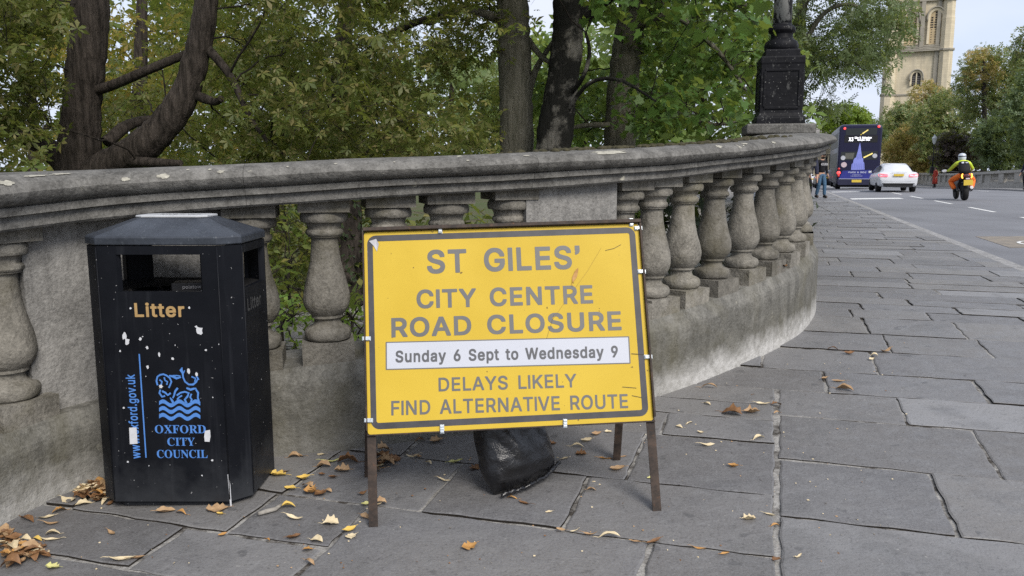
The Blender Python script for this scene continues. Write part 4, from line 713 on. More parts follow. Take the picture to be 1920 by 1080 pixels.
for q in ((1146, 8.3, 1.9, .55, 1), (1345, 8.3, .45, .5, 2), (1400, 8.0, .6, .3, 3), (1392, 8.6, .2, .2, 4), (308, 9.2, .45, .4, 5), (243, 9.4, .35, .3, 6), (412, 9.0, .35, .3, 7), (70, 7.6, 1.0, .25, 8), (118, 7.5, .9, .2, 9), (8, 8.6, .6, .4, 10), (386, 8.4, .16, .15, 11), (345, 8.2, .14, .12, 12), (990, 8.3, .35, .12, 13), (880, 8.9, .15, .15, 14), (1450, 8.5, .4, .4, 15), (530, 8.6, .12, .14, 16), (620, 8.4, .14, .12, 17), (735, 8.6, .12, .12, 18)): lichen(*q)
# balusters: one turned shape, stretched to the local height
BP = [(.118, .0), (.138, .006), (.1455, .022), (.148, .04), (.1455, .058), (.138, .070), (.116, .074), (.112, .080), (.106, .095), (.1035, .11), (.1035, .118), (.112, .124), (.1165, .135), (.1165, .15), (.111, .160), (.103, .163), (.102, .172), (.084, .178), (.0825, .20), (.084, .24), (.089, .29), (.096, .34), (.106, .39), (.118, .44), (.130, .49), (.140, .54), (.1455, .58), (.1465, .61), (.143, .64), (.133, .67), (.117, .695), (.104, .710), (.100, .714), (.1005, .722), (.1005, .732), (.090, .736), (.084, .745), (.083, .76), (.086, .775), (.098, .79), (.118, .798), (.134, .806), (.143, .82), (.1465, .840), (.145, .862), (.138, .88), (.122, .892)]
def baluster(i, set_back=.165, engaged=False):
    z, l, u, tp = WH[i]
    h = u - l
    b = W[i] - WN[i] * set_back
    k = .75 * (1.0 if not engaged else 1.0)
    m = MB()
    u0 = u - .070 * h; u1 = l + .085 * h; er = rng.uniform(0, 99)
    prof = [(r_ * k, u0 - (u0 - u1) * (t_ / .892)) for r_, t_ in BP]
    m.lathe(prof, 40, (b.x, b.y, 0))
    rot = Matrix.Rotation(math.atan2(WT[i].y, WT[i].x), 3, 'Z')
    s_ = .30 * .75 * 1.02
    m.box((b.x, b.y, (u + .03 + u0) / 2), (s_ * 1.0, s_, u + .03 - u0), 0, rot)
    m.box((b.x, b.y, (l - .05 + u1) / 2), (s_ * 1.04, s_ * 1.04, u1 - l + .05), 0, rot)
    o = m.build('baluster', M_BAL, par)
    # each one worn in its own way
    from mathutils import noise as mn
    for v_ in o.data.vertices:
        p_ = Vector(v_.co); n_ = mn.noise(p_ * 9 + Vector((er, 0, 0))); n2 = mn.noise(p_ * 28 + Vector((0, er, 0)))
        d_ = Vector((p_.x - b.x, p_.y - b.y, 0)); d_ = d_.normalized() if d_.length > 1e-4 else d_
        v_.co = p_ + d_ * (n_ * .0035 + n2 * .002 - (.004 if n2 > .45 else 0))
    sharp(o, 32)
    return o
for px in (600, 731, 846, 478, 1219, 1281, 1340, 1393, 1432, 1462, 1486, 1503, 1514): baluster(idx_at_px(px, -.165, .8))
baluster(idx_at_px(0, -.165, .8), .165); baluster(idx_at_px(962, -.165, .8), .165); baluster(idx_at_px(1163, -.165, .8))
s_ = WS[idx_at_px(0, -.165, .8)]
for k in range(5):
    s_ -= .31
    j = min(range(NW), key=lambda q: abs(WS[q] - s_))
    if j > 2: baluster(j)
i_last = idx_at_px(1514, -.165, .8)
s_ = WS[i_last]
for k in range(14):
    s_ += .30
    j = min(range(NW), key=lambda q: abs(WS[q] - s_))
    if k not in (4, 5): baluster(j)
def pier(i0, i1, front=-.06, back=-.36, name='pier'):
    m = MB(); rings = []
    for i in range(i0, i1 + 1):
        z, l, u, tp = WH[i]
        pr = [(front, l - .03), (front, u + .03), (back, u + .03), (back, l - .03)]
        rings.append([(W[i].x + WN[i].x * n_, W[i].y + WN[i].y * n_, zz) for n_, zz in pr])
    m.loft(rings, 0, False)
    return sharp(m.build(name, M_PIER, par))
pier(idx_at_px(48, -.1, .8), idx_at_px(448, -.1, .8), -.115)
pier(idx_at_px(992, -.05, .8), idx_at_px(1156, -.05, .8))
j = min(range(NW), key=lambda q: abs(WS[q] - (WS[i_last] + 1.2)))
j2 = min(range(NW), key=lambda q: abs(WS[q] - (WS[i_last] + 1.75)))
pier(j, j2)
j = min(range(NW), key=lambda q: abs(WS[q] - (WS[i_last] + 4.5)))
pier(j, NW - 2)
# dead moss along the back of the coping
M_MOSS = plain('dry_moss', (.055, .05, .03), .95, .1, 0, .5, 60, .8)
m = MB()
for k in range(230):
    i = rng.randint(idx_at_px(980, 0, 1.3), idx_at_px(1500, 0, 1.3)); z, l, u, tp = WH[i]
    n_ = rng.gauss(-.17, .07)
    if not -.40 < n_ < -.03: continue
    p = W[i] + WN[i] * n_ + WT[i] * rng.uniform(-.03, .03)
    s_ = rng.uniform(.008, .022)
    m.lathe([(s_ * 1.3, -.004), (s_ * 1.1, s_ * .35), (s_ * .6, s_ * .7), (0.0001, s_ * .8)], 6, (p.x, p.y, tp + .0))
o = m.build('moss', M_MOSS, par); tag(o, kind='stuff')

# ================================================================ LITTER BIN
t = NT('bin_black_paint')
c = t.mix(t.rng(t.noise(4, 5, .6), .3, .7), (.0035, .004, .006), (.008, .009, .012))
st = t.rng(t.noise(1, 5, .6, t.pos((26, 26, 1.6))), .55, .78)
c = t.mix(t.math('MULTIPLY', st, .4), c, (.03, .032, .038))
at_ = t.n('SeparateXYZ'); t.l(t.geo.outputs['Position'], at_.inputs[0])
low = t.math('ADD', at_.outputs[2], t.rng(t.noise(9, 5), .2, .8, -.12, .12))
c = t.mix(t.math('MULTIPLY', t.rng(low, .24, .04), .5), c, (.05, .053, .058))
sc1 = t.rng(t.noise(75, 3, .5), .72, .745); c = t.mix(t.math('MULTIPLY', sc1, .8), c, (.42, .42, .42))
sc2 = t.rng(t.noise(1, 6, .8, t.pos((10, 10, 60))), .70, .73); c = t.mix(t.math('MULTIPLY', sc2, .4), c, (.22, .22, .22))
t.bump(t.noise(14, 3), .08, .01)
M_BIN = t.fin(c, t.rng(t.noise(6, 5), .3, .7, .36, .58), .12)
t = NT('bin_lid_paint')
c = t.mix(t.rng(t.noise(7, 6, .7), .3, .7), (.012, .015, .021), (.040, .047, .060))
c = t.mix(t.math('MULTIPLY', t.rng(t.noise(60, 4, .7), .6, .8), .5), c, (.18, .2, .22))
t.bump(t.noise(30, 3), .12, .006)
M_LID = t.fin(c, .42, .5)
M_DARKIN = plain('bin_inside', (.012, .012, .013), .7)
M_PLATE = plain('grey_plate', (.42, .43, .44), .45, .5, 0, .1, 30)
M_GOLD = plain('gold_lettering', (.36, .235, .10), .5, .3, 0, .12, 40)
M_BLUE = plain('blue_lettering', (.07, .20, .52), .5, .4, 0, .12, 40)
M_STICK = plain('white_sticker', (.52, .53, .55), .6, .3, 0, .08, 60)
M_BLACKTXT = plain('black_lettering', (.012, .012, .012), .6)
M_BAGPL = plain('bag_black_plastic', (.014, .014, .016), .3, .5, 0, .3, 30, .4)

BX, BY = -1.338, 3.205
bin_o = empty('litter_bin', (BX, BY, g(BX, BY)), 0, 'black octagonal litter bin with gold and blue lettering against the stone wall', 'litter bin')
PO = [(-.2265, -.207), (.2265, -.207), (.297, -.140), (.297, .148), (.2265, .208), (-.2265, .208), (-.297, .148), (-.297, -.140)]
PI_ = [(x * .93, y * .905) for x, y in PO]
def lerp2(a, b, t_): return (a[0] + (b[0] - a[0]) * t_, a[1] + (b[1] - a[1]) * t_)
body = MB()
def seg(i, t0, t1, z0, z1):
    a, b, ci, di = PO[i], PO[(i + 1) % 8], PI_[i], PI_[(i + 1) % 8]
    body.prism([lerp2(a, b, t0), lerp2(a, b, t1), lerp2(ci, di, t1), lerp2(ci, di, t0)], z0, z1)
ZB, Z0, Z1, Z2 = .025, .862, 1.003, 1.035
OPEN = {0: (.156, .866), 2: (.05, .96), 4: (.04, .96), 6: (.05, .96)}
for i in range(8):
    if i in OPEN:
        a, b = OPEN[i]
        seg(i, 0, 1, ZB, Z0); seg(i, 0, 1, Z1, Z2); seg(i, 0, a, Z0, Z1); seg(i, b, 1, Z0, Z1)
    else: seg(i, 0, 1, ZB, Z2)
body.prism([(x * .9, y * .88) for x, y in PO], .0, .03)
bb = body.build('body', M_BIN, bin_o)
# raised edge strip down the right-hand front corner
m = MB()
for (x, y) in ((.2275, -.2085), (.2985, -.139), (-.2275, -.2085)): m.tube([(x, y, ZB + .01), (x, y, Z2 - .004)], .0028, 6)
m.build('corner_seam', M_BIN, bin_o)
# lid
def octo(sx, sy, z, oy=0.): return [(x * sx, y * sy + oy, z) for x, y in PO]
m = MB()
m.loft([octo(1.0, 1.0, Z2 + .003), octo(1.014, 1.02, Z2 + .006), octo(1.014, 1.02, Z2 + .030), octo(1.0, 1.005, Z2 + .037), octo(.49, .40, 1.132), octo(.47, .38, 1.134)], 0, False)
lid = m.build('lid', M_LID, bin_o, bevel=.003)
m = MB(); m.loft([octo(.47, .37, 1.134), octo(.475, .385, 1.136), octo(.475, .385, 1.141), octo(.465, .37, 1.143)], 0, False)
pl = m.build('stub_plate', M_PLATE, bin_o)
text_mesh('plate_lettering', 'STUB IT OUT', 'm', M_BLACKTXT, pl, Matrix.Translation((.02, -.02, 1.1445)), .028, .16)
# liner and rubbish inside
m = MB()
for i in range(8):
    a, b = PI_[i], PI_[(i + 1) % 8]
    vs = [(a[0], a[1], .861), (b[0], b[1], .861), (b[0] * .72, b[1] * .68, .835), (a[0] * .72, a[1] * .68, .835)]
    m.add(vs, [(0, 1, 2, 3)])
m.build('inner_ledge', M_DARKIN, bin_o, fix=False)
m = MB(); n = 14; vs = []
for i in range(n + 1):
    for j in range(n + 1):
        x = -.2 + .4 * i / n; y = -.13 + .26 * j / n
        vs.append((x, y, .80 + .035 * math.sin(x * 31 + 2) * math.cos(y * 27) + .02 * math.sin(x * 77 + y * 60) + .012 * rng.uniform(-1, 1)))
m.add(vs, [(i * (n + 1) + j, i * (n + 1) + j + 1, (i + 1) * (n + 1) + j + 1, (i + 1) * (n + 1) + j) for i in range(n) for j in range(n)], 0, True)
m.build('bin_liner', M_BAGPL, bin_o, fix=False)
m = MB(); m.box((.05, .02, .845), (.17, .09, .05), 0, Matrix.Rotation(.2, 3, 'Z'))
rb = m.build('rubbish_box', plain('rubbish_box', (.02, .02, .022), .5), None, bevel=.004)
rb.location = bin_o.location; tag(rb, 'small black box with grey lettering lying inside the litter bin', 'rubbish')
text_mesh('box_lettering', 'poixtow', 'm', plain('grey_print', (.22, .22, .23), .6), rb, Matrix.Translation((.055, -.0325, .848)) @ Matrix.Rotation(.2, 4, 'Z') @ Matrix.Rotation(R(90), 4, 'X'), .014)
m = MB()
m.add([(.10, -.09, .835), (.19, -.10, .835), (.2, -.03, .872), (.12, -.02, .872)], [(0, 1, 2, 3)])
wr = m.build('crumpled_wrapper', plain('wrapper_grey', (.22, .23, .25), .4, .5), None, fix=False); wr.location = bin_o.location
tag(wr, 'crumpled grey wrapper lying at the right inside the litter bin', 'rubbish')
# lettering on the front
XF = Matrix.Rotation(R(90), 4, 'X')
def bxz(px, py):
    f = (py - 460) / 493; l = 184.8 + 39.8 * f; r_ = 414.4 + 24.3 * f
    return (px - (l + r_) / 2) / (r_ - l) * .453, .851 - .00216 * (py - 570) - .035
def bxf(px, py, rot=0.): 
    x, z = bxz(px, py)
    return Matrix.Translation((x, -.2085, z)) @ XF @ Matrix.Rotation(rot, 4, 'Z')
text_mesh('litter_lettering', 'Litter', 'b', M_GOLD, bb, bxf(307, 592.8), .054, .19)
text_mesh('name_lettering', 'OXFORD', 's', M_BLUE, bb, bxf(345.5, 806.5), .036, .198)
text_mesh('name_lettering', 'CITY', 's', M_BLUE, bb, bxf(347, 830), .036, .108)
text_mesh('name_lettering', 'COUNCIL', 's', M_BLUE, bb, bxf(349, 853), .036, .198)
text_mesh('web_lettering', 'www.oxford.gov.uk', 'm', M_BLUE, bb, bxf(264.5, 776, R(90)), .036, .338)
def bpoly(pts): return [bxz(190 + x / 3.176, 640 + y / 3.176) for x, y in pts]
flat_polys('blue_rule', [bpoly([(243, 65), (251, 65), (292, 675), (284, 675)])], M_BLUE, bb, Matrix.Translation((0, -.2085, 0)) @ XF)
em = []
for y0 in (352, 391, 431):
    tp_, bt_ = [], []
    for k in range(25):
        x = 366 + 246 * k / 24
        yy = y0 - 12 * math.sin(2 * math.pi * (x - 372) / 98 + .5)
        tp_.append((x, yy - 11)); bt_.append((x, yy + 12))
    em.append(tp_ + bt_[::-1])
for pts, wd in [([(357, 246), (350, 222), (356, 196), (372, 186), (392, 182), (412, 190), (430, 204), (440, 226), (432, 246), (424, 262)], 10), ([(368, 214), (384, 226), (378, 244), (366, 250)], 9), ([(396, 200), (402, 218), (416, 226), (412, 244)], 9), ([(426, 190), (452, 196), (470, 206), (498, 200)], [8, 14, 14, 6]), ([(448, 190), (476, 190), (494, 194)], 7),
                ([(505, 142), (498, 158), (508, 176), (510, 200), (522, 226), (544, 242), (570, 242), (590, 226), (598, 206)], [4, 20, 12, 9, 10, 10, 12, 10, 6]), ([(560, 196), (584, 206), (580, 226)], 9), ([(520, 160), (512, 176)], 6), ([(590, 176), (592, 196), (604, 214)], 9),
                ([(374, 272), (368, 292), (384, 314), (402, 308)], 11), ([(384, 280), (404, 290), (418, 304), (436, 292)], 11), ([(432, 318), (444, 336), (452, 352)], [6, 14, 12]), ([(478, 262), (462, 282), (456, 306), (448, 322)], [12, 12, 10, 8]), ([(472, 306), (494, 290), (520, 284), (544, 292), (536, 312), (520, 330), (530, 352)], [10, 10, 10, 12, 12, 12, 14]),
                ([(474, 330), (486, 316), (504, 306)], 9), ([(560, 296), (552, 316), (562, 330), (556, 346)], 10), ([(530, 262), (556, 272), (574, 266), (590, 264)], [10, 14, 12, 6]), ([(586, 270), (600, 290), (598, 318), (606, 352)], [10, 12, 10, 14])]:
    em.append(stroke(pts, wd))
# each stroke lies its own hair's breadth forward, so that none overlaps in one plane
parts = []
for k, q in enumerate(em):
    cu_o = flat_polys('ox_emblem', [bpoly(q)], M_BLUE, bb, Matrix.Translation((0, -.2085 - .00004 * k, 0)) @ XF)
    parts.append(cu_o)
big = MB()
for o in parts:
    big.add([tuple(v.co) for v in o.data.vertices], [list(p.vertices) for p in o.data.polygons])
    bpy.data.objects.remove(o)
big.build('ox_emblem', M_BLUE, bb, fix=False)
def blob(px, py, w_, h_, n=11, j=.3, seed=0):
    rr = random.Random(seed); o_ = []
    for k in range(n):
        a = 2 * math.pi * k / n; s_ = 1 + rr.uniform(-j, j)
        o_.append(bxz(px + w_ / 2 * math.cos(a) * s_, py + h_ / 2 * math.sin(a) * s_))
    return o_
bl = [[bxz(*p) for p in ((249, 796), (263, 795.5), (265, 826), (250.5, 827))], [bxz(*p) for p in ((391.5, 802), (401, 800), (402, 812), (400, 822.5), (391, 822), (390, 812))], blob(382, 618, 12, 15, seed=1), blob(240, 628, 7, 14, seed=2), blob(245, 638, 9, 12, seed=3), blob(306, 662, 4, 9, seed=4), blob(270, 633, 5, 5, seed=5), blob(331, 669, 5, 5, seed=6), blob(232, 655, 4, 4, seed=7), blob(283, 649, 5, 6, seed=8), blob(376, 611, 5, 4, seed=9), blob(252, 578, 4, 4, seed=10), blob(363, 577, 4, 4, seed=11), blob(361, 692, 6, 10, seed=12), blob(376, 697, 6, 7, seed=13), blob(284, 684, 5, 6, seed=14), blob(309, 720, 7, 6, seed=15), blob(247, 860, 4, 4, seed=16), blob(405, 857, 4, 4, seed=17), blob(239, 759, 4, 4, seed=18), blob(394, 653, 4, 4, seed=19), blob(386, 886, 3, 3, seed=21)]
bl += [stroke([bxz(434.5, 884), bxz(437, 905), bxz(440, 946)], [.004, .008, .006])]
for k in range(6):
    bl.append(blob(rng.uniform(225, 420), rng.choice((rng.uniform(600, 690), rng.uniform(560, 930))), rng.uniform(1.5, 3), rng.uniform(1.5, 4), 6, .4, 40 + k))
big = MB()
for k, q in enumerate(bl):
    o = flat_polys('chips', [q], M_STICK, bb, Matrix.Translation((0, -.2095 - .00003 * k, 0)) @ XF)
    big.add([tuple(v.co) for v in o.data.vertices], [list(p.vertices) for p in o.data.polygons]); bpy.data.objects.remove(o)
big.build('paint_specks', M_STICK, bb, fix=False)
XS = Matrix.Translation((.2985, .0, 0)) @ Matrix.Rotation(R(90), 4, 'Z') @ XF
text_mesh('side_lettering', 'Litter', 'b', plain('worn_lettering', (.05, .05, .05), .6), bb, XS @ Matrix.Translation((-.02, .77, 0)), .05, .17)

# ================================================================ ROAD CLOSURE SIGN
Wb, Hb = 1.105, .80
yaw, lean, roll = .0679, .3091, .0281
u = Vector((math.cos(yaw), math.sin(yaw), 0)); nn = Vector((-math.sin(yaw), math.cos(yaw), 0))
v = Vector((0, 0, 1)) * math.cos(lean) + nn * math.sin(lean)
u2 = u * math.cos(roll) + v * math.sin(roll); v2 = v * math.cos(roll) - u * math.sin(roll)
nf = u2.cross(v2)
BLc = Vector((.0041, 2.9495, .3833)) - u2 * Wb / 2
MBd = Matrix(((u2.x, v2.x, nf.x, BLc.x), (u2.y, v2.y, nf.y, BLc.y), (u2.z, v2.z, nf.z, BLc.z), (0, 0, 0, 1)))
sx, sy = .02, 2.86
sign = empty('road_sign', (sx, sy, g(sx, sy)), yaw, 'yellow road closure sign on a rusty steel frame standing before the balustrade', 'road sign')
ROOT = Matrix.Translation(sign.location) @ Matrix.Rotation(yaw, 4, 'Z')
XB = ROOT.inverted() @ MBd
t = NT('rusty_steel')
c = t.mix(t.rng(t.noise(22, 6, .7), .35, .65), (.016, .012, .010), (.055, .037, .027))
c = t.mix(t.math('MULTIPLY', t.rng(t.noise(60, 4), .6, .75), .6), c, (.13, .06, .028))
t.bump(t.noise(90, 4), .3, .003)
M_RUST = t.fin(c, .65, .4, .25)
t = NT('sign_yellow')
c = t.mix(t.rng(t.noise(3, 5), .3, .7), (.47, .320, .026), (.52, .362, .037))
scr = t.rng(t.noise(1, 7, .75, t.pos((60, 5, 14))), .72, .735); c = t.mix(t.math('MULTIPLY', scr, .5), c, (.30, .18, .03))
sp = t.rng(t.noise(48, 2, .4), .765, .775); c = t.mix(t.math('MULTIPLY', sp, .8), c, (.10, .06, .02))
t.bump(t.noise(3.5, 2), .12, .02)
M_YEL = t.fin(c, .5, .2)
t = NT('sign_border')
c = t.mix(t.rng(t.noise(12, 6, .7), .35, .7), (.026, .025, .029), (.052, .050, .056))
s1 = t.rng(t.noise(1, 6, .75, t.pos((45, 20, 8))), .66, .71); c = t.mix(t.math('MULTIPLY', s1, .6), c, (.42, .42, .44))
M_BORD = t.fin(c, .5, .4)
M_GREYL = plain('sign_grey_letters', (.105, .103, .102), .45, .4, 0, .08, 15)
M_DKGREY = plain('sign_date_letters', (.075, .077, .083), .5, .4, 0, .06, 15)
M_WHITE = plain('sign_white_panel', (.43, .445, .49), .45, .4, 0, .03, 6)
M_ZINC = plain('zinc_clip', (.52, .56, .58), .35, .5, .6, .2, 40)
# frame and legs of angle steel
a_ = .034
fm = MB()
fm.box((Wb / 2, Hb - .007, .004), (Wb, .014, .034))
fm.box((Wb / 2, .004 - .006, -.012), (Wb, .006, .034))
fm.box((Wb - .003, Hb / 2, .0), (.008, Hb - .03, .034)); fm.box((-.001, Hb / 2, -.003), (.006, Hb - .03, .034))
fm.box((Wb / 2, Hb - .035, -.022), (Wb - .02, .03, .004))
fm.build('frame', M_RUST, sign, bevel=.0015, xf=XB)
for side_, ln in ((0, .338), (1, .352)):
    m = MB(); x0 = -.002 if side_ == 0 else Wb - a_
    m.box((x0 + a_ / 2, -ln / 2 + .03, -.009), (a_, ln + .06, .004))
    xs_ = x0 + (.002 if side_ == 0 else a_ - .002)
    m.box((xs_, -ln / 2 + .03, -.028), (.004, ln + .06, .036))
    m.build('leg', M_RUST, sign, bevel=.001, xf=XB)
for top, foot, sgn in (((.03, Hb - .05, -.03), (-.615, 3.27), 1), ((Wb - .03, Hb - .05, -.03), (.462, 3.385), -1)):
    m = MB()
    p1 = (ROOT.inverted() @ (MBd @ Vector(top))); fz = g(*foot)
    p0 = ROOT.inverted() @ Vector((foot[0], foot[1], fz))
    ax = (p1 - p0); L_ = ax.length; az = ax.normalized(); ay = Vector((0, 1, 0)); ay = (ay - az * ay.dot(az)).normalized(); axx = ay.cross(az)
    rm = Matrix((axx, ay, az)).transposed()
    mid = (p0 + p1) / 2
    m.box(mid, (a_, .004, L_), 0, rm)
    m.box(mid + rm @ Vector((-sgn * (a_ / 2 - .002), .018, 0)), (.004, .036, L_), 0, rm)
    m.build('leg', M_RUST, sign, bevel=.001)
m = MB(); m.tube([XB @ Vector((.02, Hb - .05, -.032)), XB @ Vector((Wb - .02, Hb - .05, -.032))], .008, 8)
m.build('hinge_rod', M_RUST, sign)
# plate: rounded rectangle, border and lettering
def rrect(x0, y0, x1, y1, r_, n=6):
    o_ = []
    for cx, cy, a0 in ((x1 - r_, y1 - r_, 0), (x0 + r_, y1 - r_, 90), (x0 + r_, y0 + r_, 180), (x1 - r_, y0 + r_, 270)):
        for k in range(n + 1):
            a = R(a0 + 90 * k / n); o_.append((cx + r_ * math.cos(a), cy + r_ * math.sin(a)))
    return o_
m = MB(); m.prism(rrect(.002, .0, 1.098, .784, .012), -.004, .0015)
plate = m.build('sign_plate', M_YEL, sign, bevel=.001, xf=XB)
bo, bi = rrect(.0145, .019, 1.081, .770, .034), rrect(.036, .043, 1.057, .746, .008)
flat_polys('border', [bo, bi[::-1]], M_BORD, plate, XB @ Matrix.Translation((0, 0, .0022)))
def sgn_text(s, font, mat, x0, x1, yb, cap, tilt=0., z=.0024, name='lettering'):
    return text_mesh(name, s, font, mat, plate, XB @ Matrix.Translation(((x0 + x1) / 2, yb, z)) @ Matrix.Rotation(tilt, 4, 'Z'), cap, x1 - x0, space=.33)
sgn_text("ST GILES'", 'b', M_GREYL, .245, .852, .613, .094, -.003)
sgn_text('CITY CENTRE', 'b', M_GREYL, .200, .893, .4735, .0735, -.010)
sgn_text('ROAD CLOSURE', 'b', M_GREYL, .100, .999, .364, .0755, -.010)
flat_polys('date_frame', [rrect(.076, .2285, 1.0255, .336, .003), rrect(.0805, .2325, 1.021, .332, .002)[::-1]], M_GREYL, plate, XB @ Matrix.Translation((0.005, .0005, .0026)) @ Matrix.Translation((.55, .28, 0)) @ Matrix.Rotation(-.019, 4, 'Z') @ Matrix.Translation((-.555, -.2765, 0)))
wp = flat_polys('date_panel', [rrect(.0802, .2322, 1.0213, .3323, .002)], M_WHITE, plate, XB @ Matrix.Translation((0.005, .0005, .00235)) @ Matrix.Translation((.55, .28, 0)) @ Matrix.Rotation(-.019, 4, 'Z') @ Matrix.Translation((-.555, -.2765, 0)))
sgn_text('Sunday 6 Sept to Wednesday 9', 'b', M_DKGREY, .113, .977, .261, .0455, -.0205, .0032, 'date_lettering')
sgn_text('DELAYS LIKELY', 'm', M_GREYL, .274, .807, .1475, .0525, -.016)
sgn_text('FIND ALTERNATIVE ROUTE', 'm', M_GREYL, .092, 1.003, .062, .0545, -.0175)
# a scrap of tape and scratches on the plate
m = MB(); m.add([(.022, .748, .0045), (.050, .756, .0035), (.060, .735, .006), (.052, .705, .003), (.040, .728, .005)], [(0, 1, 2, 3, 4)])
m.build('tape_scrap', plain('grey_tape', (.36, .36, .38), .5), plate, xf=XB, fix=False)
sl = [stroke([(.94, .69), (.88, .60), (.80, .50), (.72, .40)], .0007), stroke([(1.02, .70), (.99, .685), (.955, .678)], .0015), stroke([(1.03, .262), (1.08, .257)], .0025), stroke([(.985, .135), (1.04, .128)], .0018), stroke([(1.02, .10), (1.06, .09)], .0018), stroke([(.70, .335), (.735, .43)], .0008)]
flat_polys('scratch_lines', [sl[0]], plain('scratch', (.22, .14, .03), .6), plate, XB @ Matrix.Translation((0, 0, .0036)))
flat_polys('scratch_lines', sl[1:], plain('dark_scratch', (.05, .04, .03), .6), plate, XB @ Matrix.Translation((0, 0, .0039)))
for (x, y, r_) in [(.302, .786, 90), (1.068, .790, 90), (1.095, .765, 0), (1.096, .587, 0), (1.096, .247, 0), (.753, .006, 90), (.282, .008, 90), (.004, .365, 0), (.006, .054, 0)]:
    m = MB(); rm = Matrix.Rotation(R(r_ + rng.uniform(-5, 5)), 3, 'Z')
    m.box((x, y, .0065), (.030, .014, .009), 0, rm)
    for k in (-1, 0, 1): m.box(Vector((x, y, .0125)) + rm @ Vector((k * .0095, 0, 0)), (.0045, .0142, .004), 0, rm)
    m.box((x, y, -.004), (.034, .017, .014), 0, rm)
    m.build('clip', M_ZINC, sign, bevel=.0012, xf=XB)

# ================================================================ SANDBAG
t = NT('sandbag_plastic')
c = t.mix(t.rng(t.noise(9, 5), .3, .7), (.0035, .0035, .004), (.010, .010, .012))
c = t.mix(t.math('MULTIPLY', t.rng(t.noise(30, 6, .7), .58, .75), .3), c, (.05, .05, .053))
t.bump(t.math('ADD', t.noise(22, 5, .6, None, 1.2), t.math('MULTIPLY', t.noise(210, 3), .15)), .6, .010)
M_SAND = t.fin(c, .27, .55)
bag = empty('sandbag', (-.02, 3.16, g(-.02, 3.16)), 0, 'black plastic sandbag slumped on the paving under the yellow sign', 'sandbag')
from mathutils import noise as mn
P1, P2 = G(924, 933), G(1032, 884)
ev = Vector((P2.x - P1.x, P2.y - P1.y, 0)); half = ev.length / 2; ev.normalize(); nv = Vector((ev.y, -ev.x, 0)); cen = (P1 + P2) / 2
prof = [(.004, .96, .012, 0), (.018, 1.0, .035, 0), (.04, 1.03, .062, -.004), (.075, 1.06, .088, -.012), (.12, 1.06, .104, -.024), (.17, 1.02, .108, -.038), (.22, .97, .102, -.052), (.27, .90, .092, -.064), (.32, .82, .082, -.074), (.37, .72, .07, -.08), (.41, .56, .055, -.084), (.44, .36, .04, -.086), (.455, .2, .025, -.086)]
fine = []
for k in range(len(prof) - 1):
    for q in range(5):
        f = q / 5; a, b = prof[k], prof[k + 1]; fine.append([a[i] + (b[i] - a[i]) * f for i in range(4)])
fine.append(prof[-1])
m = MB(); rings = []; n = 72
for h_, a_2, b_2, sh in fine:
    ring = []
    for j in range(n):
        an = 2 * math.pi * j / n; ca, sa = math.cos(an), math.sin(an)
        ex = math.copysign(abs(ca) ** .78, ca); ey = math.copysign(abs(sa) ** .9, sa)
        sag = .020 * (ca * ca) * sst(0, .12, h_)
        p = cen + ev * (half * a_2 * ex) + nv * (b_2 * ey) + Vector((sh, .35 * h_ * .3, h_ - sag))
        q = p * 9
        d_ = .010 * mn.noise(q) + .006 * mn.noise(p * 23 + Vector((3, 1, 0)))
        # gathers run up from the stitched bottom edge, folds come down from above
        gat = .0042 * math.sin(ca * 34 + 2.0 * mn.noise(p * 6)) * sst(.16, .02, h_) * sst(.0, .02, h_)
        fold = .013 * max(0, math.sin(ca * 5.5 + h_ * 17 + 1.8 * mn.noise(p * 5))) * sst(.08, .2, h_) + .010 * abs(mn.noise(Vector((p.x * 14 + p.z * 9, p.y * 14, p.z * 5))))
        p += (nv * ey * 1.0 + ev * ex * .5) * (d_ + gat + fold)
        p.z = max(p.z, g(p.x, p.y) + .003)
        ring.append(tuple(p - bag.location))
    rings.append(ring)
m.loft(rings, 0, True)
m.build('bag_body', M_SAND, bag)
m = MB(); dense = []
for k in range(46):
    f = k / 45; p = P1.lerp(P2, f) + nv * (.052 + .03 * math.sin(math.pi * f)) + Vector((0, 0, .028 + .03 * f * f + .004 * rng.uniform(-1, 1)))
    dense.append(p - bag.location)
m.tube(dense, [.005 + .006 * rng.random() for _ in dense], 8)
m.build('stitched_seam', M_SAND, bag)

